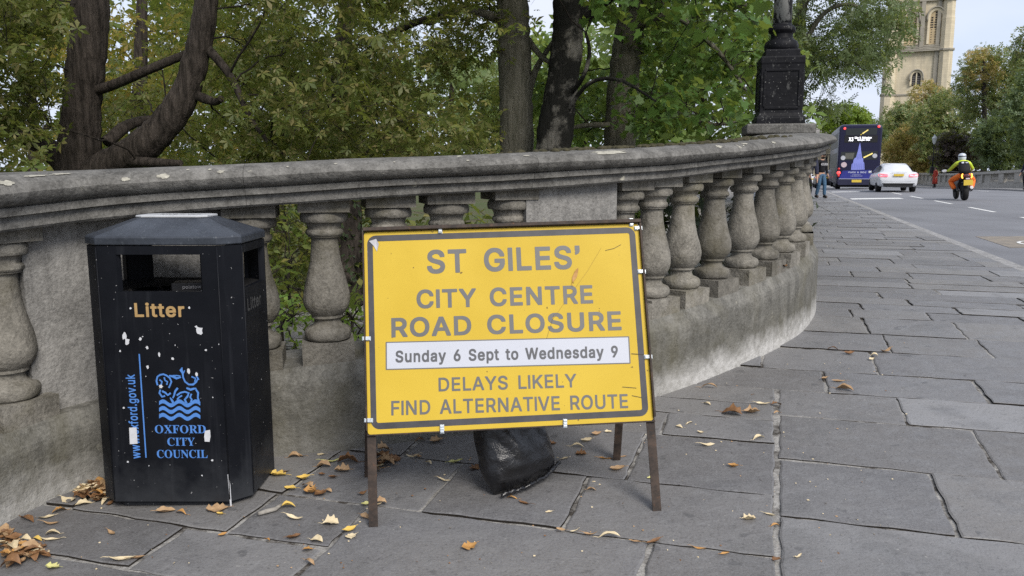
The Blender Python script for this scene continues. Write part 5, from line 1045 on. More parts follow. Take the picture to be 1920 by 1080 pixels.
# ================================================================ FALLEN LEAVES
def leaf_mat(name, c1, c2, tr=.15):
    t = NT(name)
    c = t.mix(t.rng(t.noise(35, 5, .65), .3, .7), c1, c2)
    t.bump(t.noise(120, 3), .3, .003)
    return t.fin(c, .6, .3)
LM = {'c': leaf_mat('cream_leaf', (.50, .40, .24), (.62, .53, .36)), 'y': leaf_mat('yellow_leaf', (.58, .36, .06), (.62, .46, .14)), 'o': leaf_mat('orange_leaf', (.34, .17, .05), (.44, .25, .085)),
      'b': leaf_mat('brown_leaf', (.10, .050, .022), (.24, .125, .055)), 't': leaf_mat('tan_leaf', (.27, .165, .085), (.40, .27, .15)), 'g': leaf_mat('pale_green_leaf', (.42, .42, .13), (.52, .48, .22))}
CN = {'c': 'cream', 'y': 'yellow', 'o': 'orange', 'b': 'brown', 't': 'tan', 'g': 'pale green'}
def make_leaf(size, kind, ang, seed, loc, lift=.0, tilt=(0, 0)):
    rr = random.Random(seed)
    nx, ny = 8, 4
    L_ = size; wd = size * {'o': .55, 'n': .26, 'l': .75}[kind]
    cur = rr.uniform(.6, 2.2) * rr.choice((-1, 1, 1)); fold = rr.uniform(.2, 1.0); tw = rr.uniform(-.6, .6)
    vs = []
    for i in range(nx + 1):
        f = i / nx
        prof = math.sin(math.pi * min(1, f * .96 + .04)) ** .75
        if kind == 'l': prof *= 1 + .35 * math.sin(f * 19 + seed)
        for j in range(-ny, ny + 1):
            s_ = j / ny
            x = (f - .5) * L_
            y = s_ * wd / 2 * prof * (1 + .12 * math.sin(f * 13 + j))
            z = fold * abs(y) * .9 + cur * .22 * L_ * ((f - .5) ** 2) * 2 + tw * (f - .5) * y + .03 * L_ * math.sin(f * 8 + s_ * 4 + seed) * prof
            vs.append([x, y, z])
    zm = min(v_[2] for v_ in vs)
    ca, sa = math.cos(ang), math.sin(ang)
    out = [(x * ca - y * sa, x * sa + y * ca, max(0.0015, z - zm + .0015 + lift + tilt[0] * x + tilt[1] * y)) for x, y, z in vs]
    k = 2 * ny + 1
    m = MB().add(out, [(i * k + j, i * k + j + 1, (i + 1) * k + j + 1, (i + 1) * k + j) for i in range(nx) for j in range(k - 1)], 0, True)
    # stalk
    tip = Vector(out[ny]); dirv = Vector((-ca, -sa, 0))
    m.tube([tip, tip + dirv * size * .18 + Vector((0, 0, .003)), tip + dirv * size * .32 + Vector((sa * .01, 0, .001))], [size * .018, size * .013, size * .01], 5)
    return m
REG = {'w': 'at the foot of the wall left of the litter bin', 'p': 'on the paving in front of the litter bin', 'r': 'on the slab just right of the litter bin', 'f': 'between the litter bin and the sign leg', 'l': 'beside the left legs of the yellow sign',
       's': 'behind the sign between left legs and sandbag', 'n': 'close beside the black sandbag', 'q': 'behind the sign between sandbag and right legs', 'j': 'in the paving joint in front of the sign', 'm': 'on the big slab in front of the sign', 'v': 'between the sign and the curved wall', 'd': 'in the long joint right of the sign', 'u': 'on the pavement past the curved wall end'}
LV = [  # px, py, length in px, colour, shape, region
(129,942,34,'c','o','w'),(156,947,28,'c','l','w'),(112,961,26,'o','l','w'),(86,972,28,'c','o','w'),(52,977,46,'b','n','w'),(96,984,32,'t','n','w'),
(98,1004,26,'c','o','p'),(69,1014,24,'y','o','p'),(94,1014,36,'c','n','p'),(77,1028,22,'b','l','p'),(99,1066,26,'g','l','p'),(209,1002,28,'t','n','p'),(231,1052,48,'c','n','p'),(257,1049,28,'t','n','p'),
(311,962,34,'t','o','p'),(339,965,26,'o','n','p'),(407,958,38,'t','l','p'),(412,966,16,'y','o','p'),
(519,893,36,'y','l','r'),(536,886,14,'b','o','r'),(568,900,26,'y','o','r'),(544,918,26,'y','o','r'),(577,914,24,'t','l','r'),(581,925,28,'o','l','r'),(600,927,28,'b','l','r'),(615,922,18,'t','o','r'),
(540,953,28,'y','o','f'),(553,974,34,'c','n','f'),(620,983,30,'c','l','f'),(551,1009,28,'b','o','f'),(417,1005,16,'o','o','f'),(594,1016,28,'c','o','f'),(576,1032,20,'o','l','f'),(654,996,28,'y','o','f'),(658,1008,22,'c','l','f'),(581,1057,28,'t','n','f'),(502,1014,10,'o','o','f'),
(551,859,22,'t','o','r'),(562,857,26,'t','n','r'),(602,854,16,'c','o','r'),(620,867,34,'g','n','r'),(607,876,26,'t','o','r'),(652,869,38,'b','l','l'),(641,884,28,'t','l','l'),(624,897,18,'b','o','l'),(604,891,14,'b','o','r'),
(679,927,18,'b','o','l'),(686,947,18,'g','o','l'),(712,946,26,'t','l','l'),(684,972,22,'t','o','l'),(707,948,20,'c','n','l'),
(818,829,26,'t','l','s'),(787,829,20,'b','n','s'),(716,862,40,'b','l','s'),(728,870,26,'t','l','s'),(707,876,16,'c','n','s'),(773,858,24,'c','n','s'),(783,858,18,'t','o','s'),(804,870,14,'c','o','s'),(855,868,30,'g','n','s'),(834,902,26,'c','n','s'),
(891,880,24,'b','l','n'),(959,937,22,'o','n','n'),(983,947,28,'b','n','n'),(1029,963,14,'c','o','n'),
(1035,834,18,'b','l','q'),(1057,862,20,'c','n','q'),(1089,854,20,'b','l','q'),(1099,829,22,'c','o','q'),(1083,840,26,'c','n','q'),(1118,817,20,'t','o','q'),(1141,812,14,'c','o','q'),(1136,862,26,'o','n','q'),(1165,858,22,'t','n','q'),(1157,883,28,'t','o','q'),
(1051,996,18,'t','o','j'),(1076,998,20,'c','n','j'),(1107,1004,28,'t','n','j'),(1143,1009,40,'c','n','j'),(1190,1017,24,'t','n','j'),(1225,1018,34,'b','n','j'),(1311,1031,26,'o','n','j'),(1359,1041,22,'o','n','j'),
(879,1028,30,'o','l','m'),(1109,921,18,'t','o','m'),(1219,898,12,'g','o','m'),
(1330,728,30,'t','n','v'),(1326,759,14,'c','o','v'),(1373,777,38,'b','l','v'),(1410,775,30,'t','l','v'),(1273,802,14,'c','o','v'),(1293,795,18,'c','n','v'),(1326,836,30,'c','n','v'),(1313,813,12,'c','o','v'),(1423,824,28,'c','n','v'),(1374,877,20,'o','o','v'),(1431,759,26,'c','n','v'),(1405,976,26,'c','l','v'),
(1456,760,18,'b','l','d'),(1457,776,14,'t','o','d'),(1444,968,24,'c','n','d'),(1453,988,18,'o','n','d'),(1455,1052,20,'b','l','d'),
(1496,1047,22,'c','n','u'),(1561,657,20,'b','n','u'),(1593,664,20,'b','o','u'),(1660,660,30,'t','n','u'),(1571,717,24,'t','n','u'),(1584,732,32,'t','o','u'),(1634,675,14,'c','o','u'),(1545,712,16,'t','o','u'),(1640,668,12,'c','o','u')]
SHN = {'o': 'curled oval', 'n': 'narrow curled', 'l': 'ragged crumpled'}
cnt = {}
for q in LV: cnt.setdefault((q[3], q[4], q[5]), []).append(q)
ORD = ['', 'second', 'third', 'fourth', 'fifth', 'sixth']
for i, q in enumerate(LV):
    px, py, ln, cl, sh, rg_ = q
    p = G(px, py); D_ = p.y * CP - (p.z - HCAM) * SP
    same = sorted(cnt[(cl, sh, rg_)])
    k = same.index(q)
    if len(same) == 1: lab = f'{CN[cl]} {SHN[sh]} fallen leaf {REG[rg_]}'
    else: lab = (f'leftmost ' if k == 0 else (f'rightmost ' if k == len(same) - 1 else f'{ORD[k]} from left, ')) + f'{CN[cl]} {SHN[sh]} leaf {REG[rg_]}'
    size = ln * D_ / FPX * 1.02
    m = make_leaf(size, sh, rng.uniform(-.7, .7) + rng.choice((0, math.pi)), i, p, lift=.0, tilt=(rng.uniform(-.1, .1), rng.uniform(-.2, .25)))
    o = m.build('fallen_leaf', LM[cl], fix=False); o.location = (p.x, p.y, g(p.x, p.y) + .002)
    tag(o, lab, 'leaf', 'fallen leaves on the pavement')
def heap(name, pts, n, label, smin=.03, smax=.075):
    m = MB(); mats = [LM[k] for k in 'btoc']
    for k in range(n):
        a, b = rng.choice(pts), rng.choice(pts); f = rng.random()
        px, py = a[0] + (b[0] - a[0]) * f + rng.gauss(0, 5), a[1] + (b[1] - a[1]) * f + rng.gauss(0, 3)
        p = G(px, py); lm = make_leaf(rng.uniform(smin, smax), rng.choice('onl'), rng.uniform(0, 6.28), 500 + k, p, lift=rng.uniform(0, .03), tilt=(rng.uniform(-.4, .4), rng.uniform(-.4, .4)))
        m.add([(x + p.x, y + p.y, z + g(p.x, p.y)) for x, y, z in lm.v], lm.f, rng.choice((0, 0, 0, 1, 1, 2, 3)), True)
    return tag(m.build(name, mats, fix=False), label, 'leaves', kind='stuff')
heap('leaf_heap', [(5, 1010), (30, 1022), (60, 1040), (10, 1052), (75, 1045), (20, 1065)], 44, 'heap of brown dry leaves on the paving at the lower left')
heap('leaf_heap', [(150, 935), (168, 925), (190, 940), (200, 948), (180, 912), (196, 915)], 40, 'heap of brown leaves drifted between litter bin and wall')
heap('leaf_heap', [(700, 868), (735, 862), (705, 880), (715, 850)], 16, 'small drift of brown leaves by the left rear sign leg')
# crumbs and grit in the joints and over the flags
m = MB()
for k in range(620):
    p = G(rng.uniform(-40, 1700), 640 + 430 * rng.random() ** 1.3)
    if any((W[i] - Vector((p.x, p.y))).length < .25 for i in range(0, 200, 6)) and rng.random() < .5: continue
    s_ = rng.uniform(.002, .007); a = rng.uniform(0, 6.28)
    z = g(p.x, p.y) + .003
    m.add([(p.x + s_ * math.cos(a), p.y + s_ * math.sin(a), z + .001), (p.x - s_ * .7 * math.sin(a), p.y + s_ * .7 * math.cos(a), z + .003), (p.x - s_ * math.cos(a), p.y - s_ * math.sin(a), z + .001), (p.x + s_ * .5 * math.sin(a), p.y - s_ * .5 * math.cos(a), z)], [(0, 1, 2, 3)], rng.choice((0, 0, 1, 2)))
tag(m.build('leaf_crumbs', [LM['c'], LM['t'], LM['b']], fix=False), 'tiny leaf crumbs and grit scattered over the paving', 'debris', kind='stuff')
# twig
m = MB(); pts = [G(484, 969), G(500, 964), G(516, 960), G(529, 951)]
m.tube([(p.x, p.y, p.z + .012) for p in pts], [.007, .009, .0085, .006], 8)
tag(m.build('twig', plain('pale_bark', (.28, .26, .23), .9, .2, 0, .4, 40)), 'short pale peeling twig on the paving right of the litter bin', 'twig')
# leaves on the ledge and on the sign
for (px, off, dz, cl, lab) in ((1457, -.06, .012, 'o', 'orange leaf lying on the ledge between two balusters'), (1474, -.04, .006, 'b', 'brown leaf on the ledge just right of the orange one')):
    i = idx_at_px(px, off, .55); z = WH[i][1]; p = W[i] + WN[i] * off
    o = make_leaf(.06, 'o', 1.0, 77, None).build('fallen_leaf', LM[cl], fix=False); o.location = (p.x, p.y, z + dz - .005); tag(o, lab, 'leaf', 'leaves caught on the balustrade and sign')
lf = make_leaf(.062, 'n', 1.15, 5, None); o = lf.build('fallen_leaf', LM['o'], fix=False, xf=MBd @ Matrix.Translation((.828, .583, .003)) @ Matrix.Diagonal((1, 1, .35, 1)))
tag(o, 'small orange leaf stuck on the yellow sign above the lettering', 'leaf', 'leaves caught on the balustrade and sign')

# ================================================================ LAMP STANDARD ON THE PARAPET
t = NT('lamp_black_iron')
c = t.mix(t.rng(t.noise(5, 5), .3, .7), (.004, .004, .005), (.010, .010, .0125))
pe = t.rng(t.noise(1, 6, .7, t.pos((13, 13, 9))), .60, .64); c = t.mix(t.math('MULTIPLY', pe, .5), c, (.10, .10, .095))
sp = t.rng(t.noise(70, 2, .5), .70, .72); c = t.mix(t.math('MULTIPLY', sp, .7), c, (.30, .30, .28))
t.bump(t.noise(25, 5), .35, .01)
M_IRON = t.fin(c, .55, .14)
t = NT('lamp_peeling_iron')
c = t.mix(t.rng(t.noise(1, 6, .7, t.pos((16, 16, 6))), .50, .56), (.014, .014, .016), (.23, .23, .215))
M_PEEL = t.fin(c, .6, .4)
i_l = min((i for i in range(NW) if W[i].y > 6.9), key=lambda i: abs(W[i].y - 7.55))
lp = W[i_l] - WN[i_l] * .235; lz = WH[i_l][3]
lx = 2.475; ly = 7.6; lz = 1.70
lamp = empty('street_lamp', (lx, ly, lz), ROAD_ANG + .12, 'black cast-iron lamp standard with square pedestal on the parapet', 'street lamp')
m = MB(); m.box((0, 0, .025), (.60, .56, .09)); m.build('stone_base', M_COPE, lamp, bevel=.012)
m = MB()
def sq(h, z): return [(-h, -h, z), (h, -h, z), (h, h, z), (-h, h, z)]
m.loft([sq(.212, .07), sq(.212, .125), sq(.200, .14), sq(.188, .17), sq(.186, .19), sq(.186, .56), sq(.188, .60), sq(.192, .615), sq(.192, .66), sq(.186, .675)], 0, False)
m.build('pedestal', M_IRON, lamp, bevel=.006)
m = MB()
for k in range(4):
    rm = Matrix.Rotation(k * math.pi / 2, 3, 'Z')
    for (x, z, sx_, sz_) in ((0, .215, .30, .022), (0, .55, .30, .022), (-.15, .3825, .022, .315), (.15, .3825, .022, .315)):
        m.box(rm @ Vector((x, -.1895, z)), (sx_, .012, sz_), 0, rm)
m.build('panel_moulding', M_IRON, lamp, bevel=.003)
m = MB(); m.loft([sq(.150, .674), sq(.150, .73), sq(.142, .74)], 0, False)
m.lathe([(.142, .74), (.150, .755), (.152, .79), (.138, .82), (.112, .835), (.100, .85), (.098, .885), (.112, .90), (.121, .915), (.119, .94), (.105, .955), (.088, .965), (.084, .98)], 32)
m.build('base_moulding', M_IRON, lamp, bevel=.004)
m = MB(); m.lathe([(.083, .965), (.082, 1.35), (.086, 1.37), (.086, 1.42), (.078, 1.44), (.066, 2.2), (.052, 3.4)], 28); m.build('column', M_PEEL, lamp)
m = MB(); m.lathe([(.06, 3.4), (.09, 3.45), (.06, 3.5), (.11, 3.6), (.2, 4.0), (.21, 4.03), (.12, 4.2), (.03, 4.3), (.0001, 4.4)], 8, smooth=False); m.build('lantern', plain('lantern_glass', (.35, .36, .36), .2, .5), lamp)

# ================================================================ TREES
def leaf_shader(name, cols, trans=.5, rough=.5):
    t = NT(name)
    ramp = t.n('ValToRGB'); e = ramp.color_ramp.elements
    n = len(cols)
    e[0].position = 0; e[0].color = (*cols[0], 1); e[1].position = 1; e[1].color = (*cols[-1], 1)
    for k in range(1, n - 1): q = e.new(k / (n - 1)); q.color = (*cols[k], 1)
    nb = t.rng(t.noise(.9, 3, .5), .3, .7, -.25, .25)
    t.l(t.math('ADD', t.geo.outputs['Random Per Island'], nb), ramp.inputs[0])
    t.fin(ramp.outputs[0], rough, .35)
    tr = t.n('BsdfTranslucent'); mx = t.n('MixShader', Fac=trans)
    bright = t.mix(.55, ramp.outputs[0], (.30, .34, .05), 'MIX')
    t.l(bright, tr.inputs['Color']); t.l(t.b.outputs[0], mx.inputs[1]); t.l(tr.outputs[0], mx.inputs[2]); t.l(mx.outputs[0], t.out.inputs['Surface'])
    return t.m
def bark(name, a, b, moss=None):
    t = NT(name)
    f = t.rng(t.noise(1, 6, .7, t.pos((24, 24, 3))), .36, .64)
    c = t.mix(f, a, b)
    if moss: c = t.mix(t.math('MULTIPLY', t.rng(t.noise(3, 5, .65), .40, .50), .95), c, moss)
    t.bump(t.noise(1, 7, .7, t.pos((26, 26, 3.5))), 1.0, .05)
    return t.fin(c, .95, .15)
M_BKD = bark('dark_bark', (.018, .015, .012), (.075, .062, .052))
M_BKG = bark('grey_green_bark', (0.09, 0.087, 0.063), (0.173, 0.162, 0.128))
M_BKM = bark('mossy_bark', (0.105, 0.099, 0.084), (0.21, 0.195, 0.165), (0.012, 0.012, 0.01))
M_TWIG = bark('twig_bark', (.018, .015, .012), (.05, .042, .034))

def tmpl(kind):
    V = []; F = []
    def kite(a, l, w_, z0=0., z1=-.12, ox=0., oy=0.):
        ca, sa = math.cos(a), math.sin(a); o = len(V)
        for (x, y, z) in ((.02, 0, z0), (.62 * l, w_, z0 + .04), (l, 0, z1), (.62 * l, -w_, z0 + .04)):
            V.append((ox + x * ca - y * sa, oy + x * sa + y * ca, z))
        F.append((o, o + 1, o + 2, o + 3))
    if kind == 'chestnut':
        for a, l in ((-1.9, .62), (-1.0, .85), (0, 1.0), (1.0, .85), (1.9, .62)): kite(a, l, .19 * l)
    elif kind == 'maple':
        P = [(-.02, 0), (-.22, .30), (-.10, .34), (.12, .62), (.26, .38), (.62, .34), (.58, .18), (1.0, 0), (.58, -.18), (.62, -.34), (.26, -.38), (.12, -.62), (-.10, -.34), (-.22, -.30)]
        for x, y in P: V.append((x, y, .10 * abs(y) - .14 * x * x))
        F.append(tuple(range(len(P))))
    elif kind == 'ash':
        for k in range(4):
            for s_ in (-1, 1): kite(s_ * 1.05, .42, .085, 0, -.08, .12 + .22 * k, 0)
        kite(0, .4, .08, 0, -.08, .9, 0)
    elif kind == 'oval': kite(0, 1, .26)
    elif kind == 'tuft':
        for a in (0, 1.25, 2.5, 3.75, 5.0): kite(a + .2, 1.0, .24, .1 * math.sin(a * 3), .25 * math.cos(a * 2))
    return np.array(V), F
def foliage(name, pts, sizes, kind, mat, parent, up=.7, seed=1, droop=.25):
    r_ = np.random.default_rng(seed)
    V, F = tmpl(kind); N = len(pts); nv = len(V)
    nrm = r_.normal(size=(N, 3)); nrm[:, 2] = np.abs(nrm[:, 2]) * .6 + up; nrm /= np.linalg.norm(nrm, axis=1)[:, None]
    a = r_.normal(size=(N, 3)); a[:, 2] -= droop; a -= nrm * (a * nrm).sum(1)[:, None]; a /= np.linalg.norm(a, axis=1)[:, None]
    b = np.cross(nrm, a)
    S = np.asarray(sizes)[:, None, None]
    P = pts[:, None, :] + S * (V[None, :, 0:1] * a[:, None] + V[None, :, 1:2] * b[:, None] + V[None, :, 2:3] * nrm[:, None])
    P = P.reshape(-1, 3)
    lt = np.array([len(f) for f in F]); idx = np.concatenate([np.array(f) for f in F])
    loops = (np.arange(N)[:, None] * nv + idx[None]).ravel()
    tot = np.tile(lt, N); start = np.concatenate([[0], np.cumsum(tot)[:-1]])
    me = bpy.data.meshes.new(name)
    me.vertices.add(len(P)); me.vertices.foreach_set('co', P.ravel().astype(np.float32))
    me.loops.add(len(loops)); me.loops.foreach_set('vertex_index', loops.astype(np.int32))
    me.polygons.add(len(tot)); me.polygons.foreach_set('loop_start', start.astype(np.int32)); me.polygons.foreach_set('loop_total', tot.astype(np.int32))
    me.materials.append(mat); me.update(calc_edges=True)
    o = bpy.data.objects.new(name, me); COL.objects.link(o); o.parent = parent
    return o
def clump_points(clumps, per, flat=.55, seed=3):
    r_ = np.random.default_rng(seed); out = []
    for (c, rad) in clumps:
        n = max(3, int(per * rad ** 1.6))
        q = r_.normal(size=(n, 3)); q /= np.linalg.norm(q, axis=1)[:, None]
        q *= (r_.random(n) ** .5)[:, None] * rad
        q[:, 2] *= flat
        q[:, 2] -= .25 * (q[:, 0] ** 2 + q[:, 1] ** 2) / max(rad, .1)
        out.append(q + np.array(c))
    return np.vstack(out)
def wig(p0, p1, n, amp, r_):
    p0, p1 = Vector(p0), Vector(p1); L_ = (p1 - p0).length; o_ = [p0]
    off = Vector((0, 0, 0))
    for k in range(1, n + 1):
        off += Vector((r_.gauss(0, 1), r_.gauss(0, 1), r_.gauss(0, 1))) * amp * L_ / n
        f = k / n
        o_.append(p0.lerp(p1, f) + off * (1 - .5 * f) + Vector((0, 0, .10 * L_ * math.sin(math.pi * f))))
    return o_
def tree(name, label, group, trunk, limbs, clumps, per, size, kind, lmat, bmat, seed, up=.7, twigs=True, flat=.55, droop=.25, cat='tree', nseg=14, tmax=None):
    """trunk: [(point, radius)...]; limbs: list of such lists; clumps: [(centre, radius)...]; all in world space"""
    rr = random.Random(seed)
    base = Vector(trunk[0][0]); e = empty(name, base, 0, label, cat, group)
    def loc(p): return Vector(p) - base
    m = MB()
    def smooth_path(pp):
        P = [Vector(p) for p, _ in pp]; Rr = [r_ for _, r_ in pp]; o_, rad = [], []
        for i in range(len(P) - 1):
            p0 = P[max(0, i - 1)]; p1 = P[i]; p2 = P[i + 1]; p3 = P[min(len(P) - 1, i + 2)]
            for k in range(9):
                u = k / 9
                o_.append(.5 * ((2 * p1) + (p2 - p0) * u + (2 * p0 - 5 * p1 + 4 * p2 - p3) * u * u + (3 * p1 - p0 - 3 * p2 + p3) * u ** 3))
                rad.append((Rr[i] + (Rr[i + 1] - Rr[i]) * u) * (1 + rr.uniform(-.05, .05)))
        o_.append(P[-1]); rad.append(Rr[-1]); return o_, rad
    o_, rad = smooth_path(trunk); m.tube([loc(p) for p in o_], rad, nseg * 2 if nseg > 10 else nseg, furrow=.05 if nseg > 10 else 0); tr = m.build('trunk', bmat, e)
    nodes = [(p, r_) for p, r_ in zip(o_, rad)]
    for lb in limbs:
        o_, rad = smooth_path(lb); mm = MB(); mm.tube([loc(p) for p in o_], rad, max(7, nseg + 4), furrow=.05 if nseg > 10 else 0); mm.build('limb', bmat, e)
        nodes += list(zip(o_, rad))
    if twigs:
        mm = MB(); used = clumps if tmax is None else rr.sample(clumps, min(tmax, len(clumps)))
        nodes = [nd for nd in nodes if nd[0].z > base.z + .25 * (nodes[0][0].z - base.z + 1)]
        # branches: every clump hangs from the nearest limb or from a clump already reached
        todo = sorted(used, key=lambda q: min((nd[0] - Vector(q[0])).length for nd in nodes[::4]))
        net = [(p, r_, 0) for p, r_ in nodes]
        for (c, rad_) in todo:
            c = Vector(c)
            nd = min(net, key=lambda q: (q[0] - c).length + .25 * q[2] + rr.uniform(0, .25))
            L_ = (c - nd[0]).length
            pts = wig(nd[0], c, 6, .26, rr); r0 = min(nd[1] * .55, .007 + .006 * L_)
            r0 = max(r0, .0035)
            mm.tube([loc(p) for p in pts], [r0 * (1 - .5 * k / 6) for k in range(7)], 5, cap=False)
            net.append((c, r0 * .8, nd[2] + 1))
            for k in range(3):
                q = c + Vector((rr.uniform(-1, 1), rr.uniform(-1, 1), rr.uniform(-.8, .3))) * rad_ * 1.1
                mm.tube([loc(p) for p in wig(pts[3 + k], q, 3, .16, rr)], [max(.002, r0 * .45), max(.0018, r0 * .3), .0016, .001], 4, cap=False)
        if mm.v: mm.build('twigs', M_TWIG, e, fix=False)
    P = clump_points(clumps, per, flat, seed) - np.array(base)
    r_ = np.random.default_rng(seed)
    cr_ = foliage('crown', P, size * r_.uniform(.45, 1.4, len(P)), kind, lmat, e, up, seed, droop)
    return e
L_CH = leaf_shader('chestnut_leaf', [(0.074, 0.103, 0.024), (0.103, 0.133, 0.03), (0.129, 0.153, 0.042), (0.166, 0.175, 0.057), (0.207, 0.175, 0.066), (0.117, 0.141, 0.033)], 0.46)
L_CH2 = leaf_shader('olive_leaf', [(0.075, 0.117, 0.024), (0.105, 0.152, 0.03), (0.149, 0.179, 0.05), (0.224, 0.197, 0.05), (0.09, 0.135, 0.026)], 0.53)
L_AUT = leaf_shader('autumn_leaf', [(0.161, 0.177, 0.032), (0.258, 0.209, 0.04), (0.354, 0.225, 0.048), (0.193, 0.209, 0.032)], 0.60)
L_MAP = leaf_shader('maple_leaf', [(0.049, 0.11, 0.022), (0.079, 0.163, 0.032), (0.11, 0.209, 0.043), (0.067, 0.141, 0.032), (0.141, 0.23, 0.053)], 0.50)
L_LIT = leaf_shader('light_green_leaf', [(0.119, 0.196, 0.042), (0.168, 0.252, 0.063), (0.224, 0.294, 0.098), (0.14, 0.224, 0.07)], .5)
L_PAL = leaf_shader('pale_green_leaf_far', [(0.154, 0.224, 0.084), (0.21, 0.28, 0.119), (0.266, 0.322, 0.168), (0.182, 0.252, 0.084)], .45)
L_ASH = leaf_shader('ash_leaf', [(0.077, 0.119, 0.042), (0.119, 0.168, 0.07), (0.168, 0.21, 0.105), (0.105, 0.154, 0.056)], .45)
L_LIME = leaf_shader('lime_leaf', [(0.13, 0.22, 0.02), (0.18, 0.28, 0.03), (0.22, 0.32, 0.05), (0.12, 0.2, 0.02)], .5)
L_RT = leaf_shader('right_bank_leaf', [(0.119, 0.185, 0.068), (0.172, 0.239, 0.091), (0.239, 0.277, 0.119), (0.291, 0.264, 0.119), (0.146, 0.212, 0.091)], 0.43)
L_ORG = leaf_shader('rusty_leaf', [(0.231, 0.235, 0.08), (0.45, 0.295, 0.107), (0.45, 0.354, 0.134), (0.43, 0.308, 0.107), (0.297, 0.295, 0.093)], 0.43)
L_PUR = leaf_shader('purple_leaf', [(0.027, 0.019, 0.021), (0.045, 0.03, 0.03), (0.063, 0.039, 0.038)], .25)
L_DKG = leaf_shader('dark_green_leaf', [(0.064, 0.103, 0.045), (0.103, 0.15, 0.069), (0.147, 0.2, 0.096)], 0.38)
L_BRT = leaf_shader('bright_shrub_leaf', [(0.09, 0.17, 0.02), (0.14, 0.24, 0.03), (0.2, 0.3, 0.06), (0.07, 0.13, 0.02)], .5)
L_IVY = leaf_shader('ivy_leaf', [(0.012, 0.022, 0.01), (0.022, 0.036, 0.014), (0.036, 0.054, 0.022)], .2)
def rclumps(seed, n, px, py, Y, rad, dens=None):
    rr = random.Random(seed); o_ = []
    while len(o_) < n:
        x, y, d_ = rr.uniform(*px), rr.uniform(*py), rr.uniform(*Y)
        if dens is not None and rr.random() > dens(x, y): continue
        p = at(x, y, d_)
        if p.z < -2.3: continue
        o_.append((tuple(p), rr.uniform(*rad)))
    return o_
def near_wall(c):      # keep crowns off the bridge deck
    return True
A = at
GRP = 'trees on the river bank behind the balustrade'
# the big chestnut at the left: dark trunk with a limb curving up to the right
def dl(x, y):
    d_ = 1.0
    if y < 40 and 190 < x < 330: d_ = .12
    if 190 < x < 360 and 40 < y < 150: d_ = .35
    if x < 110: d_ = min(1, d_ + .2)
    if x > 700: d_ *= .85
    return d_
cl = rclumps(1, 160, (-420, 30), (-260, 330), (6.2, 9.5), (.28, .55)) + rclumps(41, 26, (20, 110), (-40, 250), (7.2, 8.3), (.14, .28)) + rclumps(2, 34, (150, 420), (40, 320), (9.2, 11.5), (.25, .5), dl) + rclumps(3, 180, (450, 910), (-260, 330), (7.0, 11.5), (.28, .6), dl) + rclumps(31, 60, (480, 760), (150, 560), (7.0, 10.0), (.25, .45))
rr_ = random.Random(77)
for _ in range(36):        # the part of the crown that overhangs the refuge
    cl.append(((rr_.uniform(-7.5, .6), rr_.uniform(1.5, 7.5), rr_.uniform(4.6, 7.6)), rr_.uniform(.4, .7)))
tree('chestnut_tree', 'dark chestnut tree at the left whose limb curves up to the right', GRP,
     [(A(140, 560, 8.6) + Vector((0, 0, -1.4)), .40), (A(146, 420, 8.6), .245), (A(148, 290, 8.6), .21), (A(155, 180, 8.6), .185), (A(168, 60, 8.6), .18), (A(172, -60, 8.6), .17), (A(185, -300, 8.7), .15), (A(200, -700, 8.8), .10)],
     [[(A(150, 340, 8.6), .18), (A(205, 312, 8.5), .175), (A(280, 264, 8.4), .165), (A(340, 190, 8.4), .145), (A(370, 100, 8.4), .125), (A(386, 10, 8.4), .115), (A(392, -90, 8.5), .10), (A(430, -300, 8.6), .08)],
      [(A(150, 345, 8.6), .15), (A(105, 290, 8.5), .12), (A(60, 262, 8.4), .09), (A(-30, 215, 8.2), .06), (A(-150, 180, 8.0), .03)],
      [(A(172, 172, 8.6), .055), (A(215, 158, 8.5), .05), (A(280, 130, 8.4), .045), (A(352, 100, 8.4), .04)],
      [(A(365, 178, 8.4), .05), (A(400, 190, 8.3), .045), (A(415, 185, 8.2), .03)],
      [(A(388, 90, 8.4), .05), (A(430, 140, 8.3), .04), (A(470, 220, 8.2), .03), (A(520, 290, 8.1), .015)],
      [(A(200, 268, 8.6), .07), (A(240, 235, 8.8), .06), (A(290, 225, 9.0), .045), (A(330, 240, 9.2), .02)],
      [(A(200, 300, 8.5), .06), (A(290, 305, 8.2), .05), (A(340, 306, 8.1), .03)]],
     cl, 170, .086, 'chestnut', L_CH, M_BKD, 5, up=.55, droop=.6)
# a second chestnut farther back, trunk just visible through the leaves
cl = rclumps(4, 190, (330, 960), (-300, 330), (11, 15), (.4, .8), lambda x, y: .25 if (800 < x < 930 and 20 < y < 260) else 1) + rclumps(32, 40, (500, 700), (250, 520), (11, 13), (.35, .6))
tree('chestnut_tree', 'chestnut with thin slanting trunk, half hidden in leaves behind the bin', GRP,
     [(A(650, 600, 13.0) + Vector((0, 0, -.8)), .26), (A(652, 420, 13), .20), (A(640, 260, 13), .17), (A(640, 120, 13), .14), (A(660, -60, 13), .11), (A(680, -300, 13), .06)],
     [[(A(642, 250, 13), .09), (A(560, 150, 12.5), .06), (A(470, 100, 12), .03)], [(A(640, 150, 13), .09), (A(740, 60, 12.5), .06), (A(860, 20, 12), .03)], [(A(640, 200, 13), .07), (A(730, 220, 12.2), .05), (A(820, 270, 12), .02)]],
     cl, 100, .105, 'chestnut', L_CH2, M_BKD, 6, up=.5, droop=.5)
